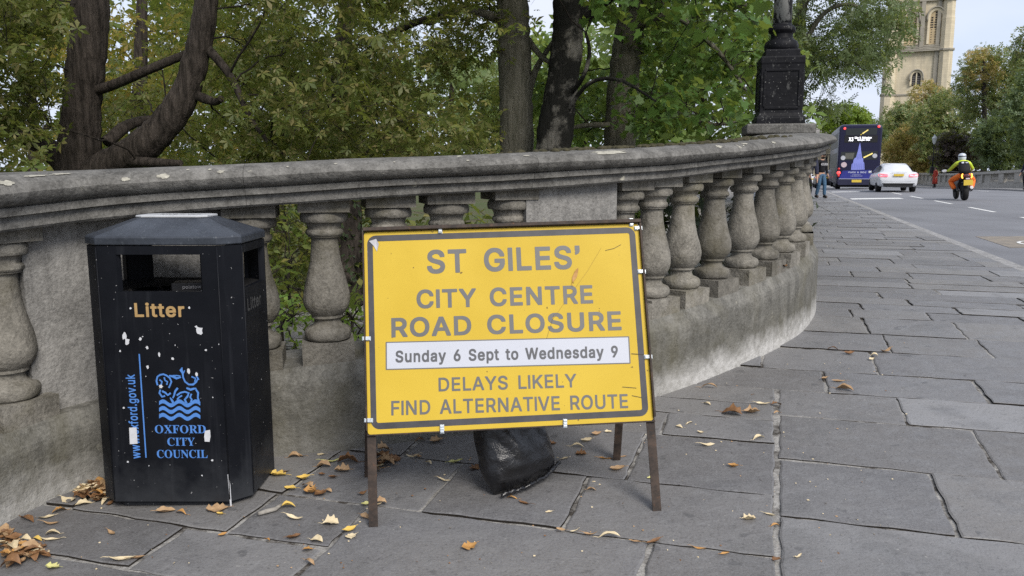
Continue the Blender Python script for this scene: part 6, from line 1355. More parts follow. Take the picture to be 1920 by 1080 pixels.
# yellowing tree beyond
tree('yellowing_tree', 'yellowing tree glimpsed between the dark trunk and the curved limb', GRP,
     [(A(255, 520, 17) + Vector((0, 0, -1)), .25), (A(260, 300, 17), .18), (A(265, 60, 17), .12), (A(270, -120, 17), .05)], [],
     rclumps(7, 90, (120, 480), (20, 330), (15.5, 19), (.5, .9), lambda x, y: .3 if y < 50 else 1), 44, .155, 'chestnut', L_AUT, M_BKD, 7, up=.5)
# three trunks in the middle
tree('smooth_trunk_tree', 'tree with straight smooth grey trunk, left of the dark mossy one', GRP,
     [(A(968, 560, 9.5) + Vector((0, 0, -.9)), .25), (A(969, 400, 9.5), .205), (A(969, 270, 9.5), .20), (A(966, 150, 9.5), .19), (A(963, 60, 9.5), .19), (A(961, -20, 9.5), .175), (A(960, -200, 9.5), .15), (A(950, -520, 9.5), .10)],
     [[(A(985, 200, 9.55), .06), (A(993, 165, 9.5), .05), (A(1010, 120, 9.4), .035), (A(1050, 60, 9.2), .02)], [(A(955, 55, 9.5), .06), (A(915, 28, 9.3), .05), (A(860, 20, 9.0), .03), (A(800, 45, 8.8), .015)],
      [(A(990, 75, 9.5), .04), (A(1020, 110, 9.3), .03), (A(1060, 130, 9.1), .02)]],
     rclumps(8, 80, (760, 1250), (-420, -60), (8, 12), (.4, .8)) + rclumps(9, 26, (820, 960), (-60, 120), (8, 10.5), (.25, .45), lambda x, y: .3 if x < 905 and y > 40 else 1), 85, .095, 'chestnut', L_CH2, M_BKG, 8)
tree('mossy_trunk_tree', 'leaning tree with black mossy forked trunk, middle of three trunks', GRP,
     [(A(1020, 520, 9.0) + Vector((0, 0, -.9)), .27), (A(1030, 380, 9.0), .215), (A(1040, 260, 9.0), .20), (A(1052, 170, 9.0), .18), (A(1062, 90, 9.0), .17), (A(1066, 20, 9.0), .17), (A(1060, -80, 9.0), .14), (A(1050, -300, 9.0), .11)],
     [[(A(1072, 55, 9.0), .08), (A(1098, 28, 8.9), .075), (A(1125, 5, 8.8), .07), (A(1170, -30, 8.7), .06), (A(1240, -120, 8.6), .04)],
      [(A(1055, 190, 9.0), .03), (A(1090, 150, 8.7), .024), (A(1105, 100, 8.6), .02), (A(1098, 60, 8.5), .014)],
      [(A(1048, 235, 9.0), .03), (A(1100, 160, 8.6), .022), (A(1160, 150, 8.4), .018), (A(1230, 190, 8.2), .01)]],
     rclumps(10, 90, (900, 1400), (-420, -40), (7.5, 11), (.4, .8)) + rclumps(11, 22, (1090, 1420), (-60, 60), (7.4, 10), (.25, .5)), 60, .115, 'maple', L_MAP, M_BKM, 9)
cl = rclumps(12, 120, (1190, 1430), (-60, 235), (9.6, 13), (.25, .5)) + rclumps(13, 40, (1000, 1200), (120, 290), (10.5, 14), (.25, .5)) + rclumps(14, 26, (1160, 1420), (150, 250), (8.6, 9.8), (.22, .4)) + rclumps(15, 40, (1080, 1440), (-320, -40), (9, 12), (.4, .7))
tree('maple_tree', 'green maple with grey leaning trunk, rightmost of three trunks', GRP,
     [(A(1158, 520, 10.5) + Vector((0, 0, -.7)), .27), (A(1160, 380, 10.5), .215), (A(1163, 250, 10.5), .205), (A(1170, 150, 10.5), .20), (A(1180, 60, 10.5), .185), (A(1190, -40, 10.5), .17), (A(1200, -250, 10.5), .13)],
     [[(A(1170, 170, 10.5), .035), (A(1240, 200, 10), .028), (A(1330, 232, 9.6), .02), (A(1400, 225, 9.4), .01)], [(A(1182, 60, 10.5), .05), (A(1260, 30, 10), .04), (A(1340, 90, 9.8), .028), (A(1400, 170, 9.6), .014)], [(A(1165, 235, 10.5), .04), (A(1100, 235, 10.2), .03), (A(1050, 245, 10), .015)], [(A(1185, 20, 10.5), .05), (A(1290, -20, 10.2), .04), (A(1400, 10, 10), .02)]],
     cl, 100, .10, 'maple', L_MAP, M_BKG, 10, up=.55, droop=.5)
# farther trees seen through the gaps
for k, (px, w_, py0, py1, Y, mat_, lab, n, per) in enumerate([(520, 260, -60, 330, 27, L_CH2, 'olive-green tree deep behind the chestnuts', 70, 10), (60, 330, -60, 330, 24, L_CH2, 'olive tree filling the far left behind the wall', 80, 12), (850, 130, 110, 330, 30, L_PAL, 'pale feathery tree in the gap left of the smooth trunk', 60, 10), (1090, 130, 60, 300, 26, L_LIT, 'light green tree glimpsed between the middle trunks', 55, 10), (1320, 150, 20, 290, 24, L_LIT, 'light green tree behind the maple foliage', 70, 11), (960, 140, 90, 310, 38, L_LIT, 'light green tree far behind the smooth trunk', 60, 8), (1215, 110, -60, 130, 34, L_PAL, 'pale tree high behind the maple', 36, 8), (420, 240, 120, 560, 33, L_LIT, 'light green tree low behind the balusters', 70, 8)]):
    tree('bank_tree', lab, 'trees farther off behind the balustrade', [(A(px, 600, Y) * 1.0, .22), (A(px + 5, 300, Y), .18), (A(px - 4, (py0 + py1) / 2, Y), .12), (A(px, py0, Y), .04)], [],
         rclumps(60 + k, n, (px - w_, px + w_), (py0, py1), (Y - 3, Y + 3), (.7, 1.5)), per, .34, 'tuft', mat_, M_BKD, 60 + k, up=.4, flat=.75, nseg=8)
# shrubs and ivy seen between the balusters
def shrub(name, label, px, py, Y, clr, n, rad, per, size, kind, mat_, seed, cat='shrub'):
    cl = rclumps(seed, n, (px - clr[0], px + clr[0]), (py - clr[1], py + clr[1]), (Y - .5, Y + .5), rad)
    b = A(px, py + clr[1], Y); b.z = -2.59
    return tree(name, label, 'shrubs below the balustrade', [(b, .05), (b + Vector((.03, 0, .5)), .035), (A(px, py, Y), .012)], [], cl, per, size, kind, mat_, M_TWIG, seed, up=.6, nseg=6, cat=cat)
shrub('green_shrub', 'bright green shrub beside the bin, seen between balusters', 528, 610, 5.6, (48, 60), 26, (.12, .25), 160, .07, 'oval', L_BRT, 81)
shrub('green_shrub', 'bright leafy shrub behind the left edge of the sign', 660, 600, 5.8, (45, 40), 22, (.12, .25), 160, .07, 'oval', L_BRT, 82)
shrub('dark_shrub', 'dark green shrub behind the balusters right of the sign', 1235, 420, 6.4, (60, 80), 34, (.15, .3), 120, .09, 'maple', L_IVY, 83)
shrub('dark_shrub', 'shaded shrub behind the middle balusters above the sign', 850, 470, 5.8, (130, 90), 44, (.15, .32), 110, .09, 'oval', L_CH2, 84)
shrub('dark_shrub', 'shaded shrub behind the gap right of the litter bin', 540, 500, 6.6, (60, 120), 36, (.15, .32), 110, .09, 'oval', L_CH2, 85)
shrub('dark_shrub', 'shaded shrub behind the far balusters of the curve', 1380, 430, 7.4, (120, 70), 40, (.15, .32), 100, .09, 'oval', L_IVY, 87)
shrub('lime_shrub', 'yellow-green sprig above the sign corner between balusters', 1178, 410, 5.0, (18, 8), 6, (.05, .09), 900, .04, 'oval', L_LIME, 86)
# ivy-clad trunk
b = A(652, 470, 7.0); b.z = -2.6
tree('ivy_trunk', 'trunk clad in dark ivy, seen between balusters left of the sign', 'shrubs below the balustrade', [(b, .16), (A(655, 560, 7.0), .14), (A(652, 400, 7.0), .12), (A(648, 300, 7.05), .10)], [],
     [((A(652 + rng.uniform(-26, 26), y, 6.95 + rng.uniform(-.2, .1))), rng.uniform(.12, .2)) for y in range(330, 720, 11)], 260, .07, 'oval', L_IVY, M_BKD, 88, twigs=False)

# ================================================================ TREES ALONG THE STREET
S_ = 'trees along the street beyond the lamp'
# the ash overhanging the road beyond the lamp
cl = []
def ell(cx, cy, rx, ry, Y, n, rad, seed, dy=2.0):
    rr = random.Random(seed); o_ = []
    for _ in range(n):
        a = rr.uniform(0, 6.28); k = rr.random() ** .5
        o_.append((tuple(A(cx + rx * k * math.cos(a), cy + ry * k * math.sin(a), Y + rr.uniform(-dy, dy))), rr.uniform(*rad)))
    return o_
cl += ell(1560, 40, 100, 90, 26, 80, (.35, .8), 1) + ell(1650, 40, 60, 60, 25, 34, (.3, .6), 2) + ell(1500, 150, 60, 90, 26, 46, (.35, .7), 3) + ell(1600, 110, 60, 35, 25, 26, (.3, .55), 4) + ell(1645, 95, 40, 34, 25, 14, (.25, .45), 5) + ell(1540, 205, 40, 14, 26, 10, (.25, .4), 6) + ell(1700, 20, 20, 30, 25, 7, (.25, .4), 16) + ell(1560, -150, 170, 110, 26, 90, (.5, .9), 7, 3) + ell(1655, 150, 16, 14, 25, 5, (.15, .28), 8) + ell(1470, 60, 50, 120, 26, 40, (.4, .7), 9) + ell(1690, 48, 14, 12, 25, 4, (.15, .25), 18)
tree('ash_tree', 'feathery ash tree overhanging the street beyond the lamp standard', S_,
     [(A(1478, 330, 26) + Vector((0, 0, -2.6)), .3), (A(1480, 250, 26), .24), (A(1490, 120, 26), .2), (A(1505, 0, 26), .16), (A(1530, -160, 26), .1), (A(1540, -280, 26), .05)],
     [[(A(1490, 120, 26), .10), (A(1540, 30, 25.6), .07), (A(1600, 10, 25.3), .05), (A(1660, 60, 25), .03)], [(A(1484, 190, 26), .09), (A(1530, 120, 25.6), .06), (A(1590, 110, 25.2), .04), (A(1640, 150, 25), .015)], [(A(1500, 20, 26), .08), (A(1570, -60, 25.6), .06), (A(1660, -60, 25.2), .03)]],
     cl, 36, .30, 'ash', L_ASH, M_BKG, 21, up=.45, flat=.7, droop=.7)
def roundtree(name, label, px, py, rx, ry, Y, n, rad, per, size, mat_, seed, base_py=345, kind='tuft', twig=False, group=S_):
    b = A(px, base_py, Y); b.z = min(b.z, -.4)
    cl = ell(px, py, rx, ry, Y, n, rad, seed, max(1.0, .5 * rx * Y / FPX))
    return tree(name, label, group, [(b, .012 * Y / 3), (A(px + 1, (base_py + py) / 2, Y), .009 * Y / 3), (A(px, py, Y), .006 * Y / 3), (A(px, py - ry * .8, Y), .02)], [[(A(px, py + ry * .3, Y), .005 * Y / 3), (A(px + rx * .5, py - ry * .2, Y), .02)], [(A(px, py + ry * .3, Y), .005 * Y / 3), (A(px - rx * .5, py - ry * .2, Y), .02)]], cl, per, size, kind, mat_, M_BKD, seed, up=.45, twigs=twig, flat=.8, nseg=8)
roundtree('lime_tree', 'bright yellow-green tree far off behind the bus', 1587, 232, 42, 34, 95, 60, (.8, 1.5), 29, 0.33, L_LIME, 22)
roundtree('small_dark_tree', 'small blue-green tree in the gap right of the bus roof', 1642, 250, 12, 22, 110, 18, (.7, 1.3), 25, 0.33, L_DKG, 23)
roundtree('rounded_tree', 'rounded grey-green tree under the tower, right of the bus', 1700, 252, 52, 56, 116, 80, (.9, 1.7), 31, 0.33, L_RT, 24)
roundtree('rusty_tree', 'small tree with rusty brown crown beside the white car', 1700, 285, 48, 48, 103, 70, (.7, 1.3), 33, 0.28, L_ORG, 25)
roundtree('rusty_tree', 'tree with reddish top showing against the tower', 1752, 190, 42, 44, 102, 44, (.6, 1.2), 25, 0.28, L_ORG, 26, twig=True)
roundtree('street_tree', 'grey-green tree in the middle of the right-hand row', 1770, 245, 56, 66, 96, 110, (.8, 1.5), 31, 0.28, L_RT, 27, twig=True)
roundtree('street_tree', 'tall loose green tree with brown tinge at the right edge', 1862, 165, 70, 75, 80, 130, (.7, 1.4), 27, 0.26, L_RT, 28, twig=True)
roundtree('rusty_tree', 'sparse tree with orange leaves before the right-hand row', 1845, 130, 34, 40, 78, 30, (.5, 1.0), 25, 0.24, L_ORG, 29, twig=True)
roundtree('rusty_tree', 'low brown-tinged tree beside the purple one', 1735, 306, 40, 26, 98, 40, (.5, 1.0), 33, 0.25, L_ORG, 33)
roundtree('purple_tree', 'dark purple-leaved tree behind the motorcyclist', 1800, 290, 46, 40, 84, 80, (.6, 1.2), 37, 0.25, L_PUR, 30)
roundtree('dark_tree', 'dark green tree behind the far parapet at the right edge', 1890, 270, 60, 52, 72, 120, (.6, 1.3), 37, 0.24, L_DKG, 31)
roundtree('dark_tree', 'dark green mass of tree beyond the right edge', 1960, 220, 70, 90, 64, 120, (.7, 1.4), 33, 0.25, L_DKG, 34)
roundtree('tall_tree', 'tall thin tree top at the upper right edge', 1930, 105, 26, 60, 74, 40, (.6, 1.1), 25, 0.26, L_RT, 35, twig=True)
roundtree('low_shrub', 'light green shrub above the far parapet beside the person in red', 1768, 318, 22, 12, 88, 20, (.4, .7), 50, 0.20, L_LIT, 32, base_py=352)

# ================================================================ CHURCH TOWER
t = NT('tower_limestone')
c = t.mix(t.rng(t.noise(.35, 5, .6), .3, .7), (.55, .475, .34), (.61, .54, .40))
br = t.n('TexBrick', Scale=1.0); br.inputs['Mortar Size'].default_value = .012; br.inputs['Brick Width'].default_value = .9; br.inputs['Row Height'].default_value = .34
br.inputs['Color1'].default_value = (1, 1, 1, 1); br.inputs['Color2'].default_value = (.90, .90, .90, 1); br.inputs['Mortar'].default_value = (.74, .73, .70, 1)
mpn = t.n('Mapping'); mpn.inputs['Rotation'].default_value = (R(90), 0, 0); t.l(t.tc.outputs['Object'], mpn.inputs['Vector']); t.l(mpn.outputs[0], br.inputs['Vector'])
c = t.mix(1.0, c, br.outputs['Color'], 'MULTIPLY')
c = t.mix(t.math('MULTIPLY', t.rng(t.noise(1, 5, .6, t.pos((1.5, 1.5, .25))), .5, .75), .45), c, (.27, .25, .21))
M_TOW = t.fin(c, .9, .2)
M_TOWD = plain('weathered_limestone', (.30, .275, .225), .9, .2, 0, .2, .8)
M_OPENDK = plain('opening_dark', (.035, .032, .030), .8)  # dark colour stands for the shade inside openings
M_TRAC = plain('tracery_stone', (.46, .36, .22), .9, .2, 0, .15, 1.5)
TY = 115.0
tc0 = at(1724, 300, TY)
tow = empty('church_tower', (tc0.x, TY, -.4), -.43, 'tall pale limestone church tower with arched belfry windows', 'church tower')
def tz(py): return at(1724, py, TY).z + .4
m = MB(); HW = 3.48
z96, z177, z2, z38 = tz(96), tz(177), tz(2), tz(38)
m.box((0, HW, z177 / 2), (2 * HW + .2, 2 * HW + .2, z177)); m.box((0, HW, (z177 + z2) / 2), (2 * HW, 2 * HW, z2 - z177)); m.box((0, HW, z2 + 1.6), (2 * HW - .1, 2 * HW - .1, 3.2))
m.build('wall', M_TOW, tow)
for cx in (-HW, HW):
    for cy in (0, 2 * HW):
        m = MB(); k = math.cos(R(22.5))
        def oc(r_, z): return [(cx + r_ * math.cos(R(22.5 + 45 * q)), cy + r_ * math.sin(R(22.5 + 45 * q)), z) for q in range(8)]
        m.loft([oc(.98, 0), oc(.98, z177), oc(.9, z177 + .3), oc(.9, z96), oc(.86, z96 + .3), oc(.86, z38), oc(.8, z38 + .3), oc(.78, z2 + 3.2)], 0, False)
        b_ = m.build('buttress', M_TOW, tow)
        m = MB(); m.loft([oc(.7, z2 + 3.2), oc(.7, z2 + 6), oc(.85, z2 + 6.1), oc(.02, z2 + 9.5)], 0, False); m.build('pinnacle', M_TOW, b_)
for zz, ex in ((z177, .16), (z96, .16), (z2, .25), (z2 + 3.2, .15)):
    m = MB(); m.box((0, HW, zz), (2 * HW + 2 * ex + .1, 2 * HW + 2 * ex + .1, .22))
    for cx in (-HW, HW): m.prism([(cx + (1.0 + ex * .6) * math.cos(R(22.5 + 45 * q)), (1.0 + ex * .6) * math.sin(R(22.5 + 45 * q))) for q in range(8)], zz - .13, zz + .12)
    m.build('string_course', M_TOWD, tow)
m = MB(); m.box((.36, -.12, (z96 + z2) / 2), (.5, .5, z2 - z96 - .3)); m.box((HW - 1.15, -.06, (z177 + z96) / 2), (.5, .3, z96 - z177 - .3)); m.box((HW - 1.15, -.06, (z96 + z2) / 2), (.45, .3, z2 - z96 - .3)); m.build('pilaster', M_TOWD, tow)
def arch_pts(w_, z0, zs, rise, n=10):
    o_ = [(-w_, z0), (-w_, zs)]
    for k in range(1, 2 * n): 
        a = math.pi * (1 - k / (2 * n)); o_.append((w_ * math.cos(a), zs + rise * math.sin(a) ** .85))
    return o_ + [(w_, zs), (w_, z0)]
def arch_window(cx, w_, z0, zs, rise, rows, cols, belfry):
    P = arch_pts(w_, z0, zs, rise); Q = arch_pts(w_ * 1.42, z0, zs, rise * 1.38)
    m = MB(); n = len(P)
    vs = [(cx + x, -.30, z) for x, z in Q] + [(cx + x, -.22, z) for x, z in P] + [(cx + x, -.02, z) for x, z in P] + [(cx + x, .05, z) for x, z in Q]
    m.add(vs, [(i, i + 1, n + i + 1, n + i) for i in range(n - 1)] + [(n + i, n + i + 1, 2 * n + i + 1, 2 * n + i) for i in range(n - 1)] + [(i, i + 1, 3 * n + i + 1, 3 * n + i) for i in range(n - 1)])
    wnd = m.build('window', M_TOW, tow)
    m = MB(); hp = arch_pts(w_ * 1.5, zs - .4, zs, rise * 1.46)
    m.tube([(cx + x, -.33, z) for x, z in hp], .11, 6); m.build('hood_mould', M_TOWD, wnd)
    m = MB(); m.add([(cx + x, -.05, z) for x, z in P], [tuple(range(n))[::-1]])
    m.build('tracery', M_TRAC if belfry else M_OPENDK, wnd, fix=False)  # small window: dark sheet painted in place of a shaded opening
    m = MB(); cw = 2 * w_ / cols
    for k in range(cols):
        for j in range(rows):
            f = j / rows; z = z0 + .12 + (zs + rise * .80 - z0) * f
            x = cx - w_ + cw * (k + .5)
            if z > zs and abs(x - cx) > w_ * math.sqrt(max(0, 1 - ((z + .25 - zs) / rise) ** 2)) - cw * .3: continue
            hh = (zs + rise * .8 - z0) / rows
            if belfry:
                if f < .42:
                    m.box((x, -.055, z + hh * .5), (cw * .30, .03, hh * .28))
                elif f < .68: m.box((x, -.055, z + hh * .5), (cw * .72, .03, hh * .55))
                else: m.box((x, -.055, z + hh * .45), (cw * .50, .03, hh * .66))
            else: m.box((x, -.075, z + hh * .5), (cw * .74, .05, hh * .35))
    m.build('openings_and_slats', M_OPENDK if belfry else plain('louvre_grey', (.16, .15, .15), .8), wnd)  # belfry boxes are dark-coloured stand-ins for shaded openings; small window gets slats
    if not belfry:
        m = MB(); m.box((cx, -.10, (z0 + zs + rise) / 2), (.16, .14, zs + rise - z0)); m.build('mullion', M_TOW, wnd)
    return wnd
TSC = 1.12
tow.location = (tc0.x * TSC - 1.5, TY * TSC, HCAM + (-.4 - HCAM) * TSC); tow.scale = (TSC, TSC, TSC)
arch_window(1.98, .72, tz(84), tz(36), 1.0, 13, 3, True); arch_window(-1.10, .72, tz(84), tz(36), 1.0, 13, 3, True)
arch_window(.05, .56, tz(161), tz(146), .75, 7, 2, False)
m = MB()
for k in range(4): m.box((.5, -.12 - .05 * k, tz(87) - .22 * k), (5.2, .3 + .1 * k, .16))
m.build('sill', M_TOWD, tow)

# ================================================================ OLD STONE BUILDING beyond the bus
bx = at(1530, 330, 100)
bld = empty('stone_building', (bx.x - 1, 98, -.6), -.25, 'pale stone building with grey roof and pinnacle, left of the bus', 'building')
m = MB(); m.box((0, 3, 2.4), (12, 6, 4.8)); m.build('wall', M_TOW, bld)
m = MB(); m.add([(-6.2, -.3, 4.7), (6.2, -.3, 4.7), (6.2, 3, 7.2), (-6.2, 3, 7.2), (6.2, 6.3, 4.7), (-6.2, 6.3, 4.7)], [(0, 1, 2, 3), (3, 2, 4, 5), (0, 3, 5), (1, 4, 2), (0, 5, 4, 1)])
m.build('roof', plain('grey_slate', (.20, .19, .18), .8, .3, 0, .2, 3), bld)
for cx in (-5.2, -2.2, .8, 3.6):
    m = MB(); m.box((cx, -.25, 2.6), (.55, .5, 5.2)); m.loft([[(cx + sx * h_, -.25 + sy * h_, z) for sx, sy in ((-1, -1), (1, -1), (1, 1), (-1, 1))] for h_, z in ((.35, 5.2), (.35, 5.5), (.22, 5.6), (.22, 6.8), (.3, 6.9), (.04, 8.2))], 0, False)
    m.build('buttress', M_TOW, bld)
for cx in (-3.7, -.7, 2.2):
    m = MB(); m.box((cx, -.04, 2.6), (1.3, .1, 2.4)); wn_ = m.build('window', M_OPENDK, bld)
    m = MB()
    for k in (-.66, 0, .66): m.box((cx + k, -.06, 2.6), (.14, .2, 2.5))
    for z in (1.35, 3.85): m.box((cx, -.07, z), (1.5, .22, .16))
    m.build('frame', M_TOW, wn_)
m = MB()
for k in range(12): m.box((-5.6 + k, -.32, 4.95), (.5, .25, .5))
m.build('battlement', M_TOW, bld)

# ================================================================ FAR PARAPET, across the street
M_FARP = stone_mat('far_parapet_stone', (.29, .275, .245), (.42, .40, .36), .1)
x_, y_ = RQ(60, 16.9)
fp = empty('far_parapet', (x_, y_, g(x_, y_)), 0, 'pale stone parapet with balusters on the far side of the street', 'parapet')
def fpt(r_, q, dz):
    x, y = RQ(r_, q); return (x - fp.location.x, y - fp.location.y, g(x, y) + dz - fp.location.z)
def strip(name, r0, r1, q0, q1, z0, z1, mat=M_FARP):
    n = max(1, int((r1 - r0) / 2)); m = MB(); rings = []
    for i in range(n + 1):
        r_ = r0 + (r1 - r0) * i / n
        rings.append([fpt(r_, q0, z0), fpt(r_, q1, z0), fpt(r_, q1, z1), fpt(r_, q0, z1)])
    m.loft(rings, 0, False); return m.build(name, mat, fp)
strip('plinth_wall', 10, 125, 16.9, 17.35, -2.6, .42)
strip('coping', 10, 125, 16.8, 17.45, 1.12, 1.32)
r_ = 44.0
def farbal(r_):
    m = MB(); x, y, z = fpt(r_, 17.12, .42)
    m.box((x, y, z + .035), (.24, .24, .07)); m.box((x, y, z + .665), (.24, .24, .07))
    m.lathe([(.10, z + .07), (.11, z + .1), (.07, z + .15), (.06, z + .18), (.115, z + .28), (.085, z + .42), (.055, z + .52), (.085, z + .56), (.06, z + .58), (.10, z + .63)], 10, (x, y, 0))
    m.build('baluster', M_FARP, fp)
while r_ < 74:
    strip('pier', r_, r_ + 1.5, 16.86, 17.4, .40, 1.14)
    for k in range(7): farbal(r_ + 1.78 + .36 * k)
    r_ += 4.3
while r_ < 124:
    strip('panel', r_, r_ + 2.1, 17.0, 17.3, .40, 1.14); strip('pier', r_ + 2.1, r_ + 2.5, 16.84, 17.4, .40, 1.14); r_ += 2.5
# lamp on the far parapet
def far_lamp(px, Y, label):
    p = at(px, 330, Y); q = (p.x - .32 * p.y) / K
    e = empty('street_lamp', (p.x, p.y, g(p.x, p.y) + 1.32), ROAD_ANG, label, 'street lamp', 'lamps on the far parapet')
    m = MB(); m.loft([[(sx * h_, sy * h_, z) for sx, sy in ((-1, -1), (1, -1), (1, 1), (-1, 1))] for h_, z in ((.24, 0), (.24, .08), (.2, .12), (.2, .62), (.1, .72))], 0, False); m.build('pedestal', M_IRON, e)
    m = MB(); m.lathe([(.08, .7), (.05, 1.2), (.04, 2.9)], 8); m.build('column', M_IRON, e)
    m = MB(); m.lathe([(.05, 2.9), (.12, 3.0), (.24, 3.5), (.26, 3.52), (.1, 3.72), (.02, 3.9)], 8, smooth=False); m.build('lantern', plain('far_lantern', (.42, .44, .45), .3, .5), e)
far_lamp(1747, 82, 'black lamp standard on the far parapet, beside the person in red')

# ================================================================ VEHICLES
def paint(name, col, rough=.25, spec=.5, var=.06):
    t = NT(name)
    c = t.mix(t.rng(t.noise(4, 4), .3, .7), [x * (1 - var) for x in col], [min(1, x * (1 + var)) for x in col])
    m_ = t.fin(c, rough, spec); t.b.inputs['Coat Weight'].default_value = .12; t.b.inputs['Coat Roughness'].default_value = .1
    return m_
M_GLASS = plain('dark_glass', (.02, .024, .026), .12, .35, 0, .1, 3)
M_TYRE = plain('tyre_rubber', (.018, .018, .018), .8, .2)
M_RIM = plain('alloy_rim', (.35, .35, .36), .35, .5, .6)
M_PLAT = plain('yellow_number_plate', (.62, .45, .06), .5, .3, 0, .1, 30)
M_RED = plain('red_lens', (.55, .02, .02), .3, .5)
def glow_mat(name, col, strength):
    t = NT(name); t.fin(col, .3, .5); t.b.inputs['Emission Color'].default_value = (*col, 1); t.b.inputs['Emission Strength'].default_value = strength; return t.m
M_REDL = glow_mat('lit_red_lamp', (.9, .05, .05), 1.2); M_PINKL = glow_mat('lit_brake_lamp', (.9, .12, .16), .9)
M_AMB = glow_mat('lit_amber_lamp', (1.0, .42, .06), 1.4)
M_BLK = plain('black_plastic', (.014, .014, .015), .5)
def wheel(parent, x, y, r_, wd, lean=0):
    e = MB(); e.lathe([(r_ * .62, -wd / 2), (r_ * .93, -wd / 2), (r_, -wd * .36), (r_, wd * .36), (r_ * .93, wd / 2), (r_ * .62, wd / 2)], 28, (0, 0, 0), axis='x')
    o = e.build('wheel', M_TYRE, parent); o.location = (x, y, r_)
    k = MB(); k.lathe([(.001, -wd * .40), (r_ * .2, -wd * .44), (r_ * .25, -wd * .3), (r_ * .63, -wd * .42), (r_ * .63, wd * .42), (r_ * .25, wd * .3), (r_ * .2, wd * .44), (.001, wd * .40)], 28, axis='x')
    for q in range(5):
        rm = Matrix.Rotation(q * 2 * math.pi / 5, 3, 'X')
        for s_ in (-1, 1): k.box(rm @ Vector((s_ * wd * .40, 0, r_ * .4)), (.02, r_ * .16, r_ * .45), 0, rm)
    k.build('rim', M_RIM, o)
    return o
# ---- double-decker bus; local +Y is forward, rear face at y=0
bp = G(1607, 355.6, -.06)
bus = empty('double_decker_bus', (bp.x, bp.y, road_z(bp.x, bp.y)), ROAD_ANG - .02, 'dark blue double-decker bus driving away, with X3 lit on its rear display', 'bus')
M_NAVY = paint('bus_navy', (.010, .010, .034), .4, .25)
t = NT('bus_side_film'); c = t.mix(t.rng(t.noise(2, 4), .3, .7), (.03, .03, .024), (.075, .07, .05)); M_SIDE = t.fin(c, .5, .2)
M_LILAC = plain('lilac_graphic', (.22, .25, .62), .5, .3, 0, .06, 10); M_LILACD = plain('lilac_shade', (.13, .15, .45), .5, .3, 0, .06, 10)
M_ADBL = plain('ad_blue', (.025, .03, .20), .4, .4, 0, .15, 4)
M_DISP = glow_mat('lit_display', (.95, .95, 1.0), 1.1)
M_WTXT = plain('pale_lettering', (.50, .52, .62), .5)
def rsec(w_, z0, z1, r_, y, n=5):
    o_ = []
    for cx, cz, a0 in ((w_ - r_, z1 - r_, 0), (-w_ + r_, z1 - r_, 90), (-w_ + .08, z0 + .08, 180), (w_ - .08, z0 + .08, 270)):
        rr_ = r_ if a0 < 180 else .08
        for k in range(n + 1):
            a = R(a0 + 90 * k / n); o_.append((cx + rr_ * math.cos(a), y, cz + rr_ * math.sin(a)))
    return o_
m = MB()
m.loft([rsec(1.16, .42, 3.96, .25, 0), rsec(1.24, .36, 4.04, .28, .06), rsec(1.275, .33, 4.08, .26, .22), rsec(1.275, .33, 4.08, .26, 9.9), rsec(1.22, .36, 3.9, .28, 10.3), rsec(1.12, .45, 3.2, .25, 10.5)], 0, True)
bb_ = sharp(m.build('body', M_NAVY, bus), 30)
def U(x, y): return ((x - 592) * 2.50 / 372, (835 - y) * 4.08 / 600)      # photo detail -> rear face
def rear_poly(name, pts, mat, dy=-.012, parent=None, th=.02):
    P = [U(*p) for p in pts]; m = MB(); n = len(P)
    vs = [(x, dy, z) for x, z in P] + [(x, dy + th + .02, z) for x, z in P]
    m.add(vs, [tuple(range(n)), tuple(range(n, 2 * n))[::-1]] + [(i, (i + 1) % n, n + (i + 1) % n, n + i) for i in range(n)])
    return m.build(name, mat, parent or bus)
wu = rear_poly('rear_window', [(462, 272), (735, 270), (732, 332), (464, 334)], M_GLASS)
rear_poly('stair_rail', [(604, 318), (652, 284), (660, 290), (612, 325)], glow_mat('glow_yellow_rail', (.75, .6, .18), .25), -.018, wu, .004)  # emission on a plain rail puts the light into its material
rear_poly('stair_rail', [(590, 330), (600, 322), (604, 330), (594, 336)], M_PLAT, -.018, wu, .004)
disp = rear_poly('destination_display', [(455, 338), (742, 338), (742, 402), (455, 402)], M_BLK)
XR = lambda x, y, dy=-.016: Matrix.Translation((U(x, y)[0], dy, U(x, y)[1])) @ Matrix.Rotation(R(90), 4, 'X')
text_mesh('route_number', 'X3', 'b' if False else 'm', M_DISP, disp, XR(512, 388), .23, .26)
text_mesh('destination_lettering', 'City & Abingdon', 'm', M_DISP, disp, XR(616, 367), .12, .98)
text_mesh('destination_lettering', 'via Abingdon Road' if False else 'Abingdon Road', 'm', M_DISP, disp, XR(622, 385), .085, .72)
wl = rear_poly('rear_window', [(432, 488), (752, 482), (746, 560), (426, 566)], M_GLASS)
rear_poly('window_view', [(470, 500), (550, 498), (540, 552), (468, 552)], plain('seen_through', (.10, .10, .085), .5), -.016, wl, .002)
rear_poly('stair_rail', [(628, 537), (704, 497), (710, 507), (634, 547)], glow_mat('glow_yellow_rail_low', (.75, .6, .18), .3), -.020, wl, .004)  # lower rail glows too, though it is no lamp
rear_poly('spire_graphic', [(592, 402), (600, 440), (606, 480), (614, 520), (618, 545), (628, 548), (630, 578), (640, 590), (646, 652), (528, 655), (530, 604), (542, 590), (545, 562), (554, 545), (566, 540), (570, 515), (578, 480), (584, 440)], M_LILAC, -.026, None, .006)
m = MB()
for k in range(7): x = 538 + 16.5 * k; m.box((U(x, 620)[0], -.027, U(x, 620)[1]), (.025, .006, .34))
for k in range(3): x = 580 + 12 * k; m.box((U(x, 540)[0], -.027, U(x, 530)[1]), (.018, .006, .3))
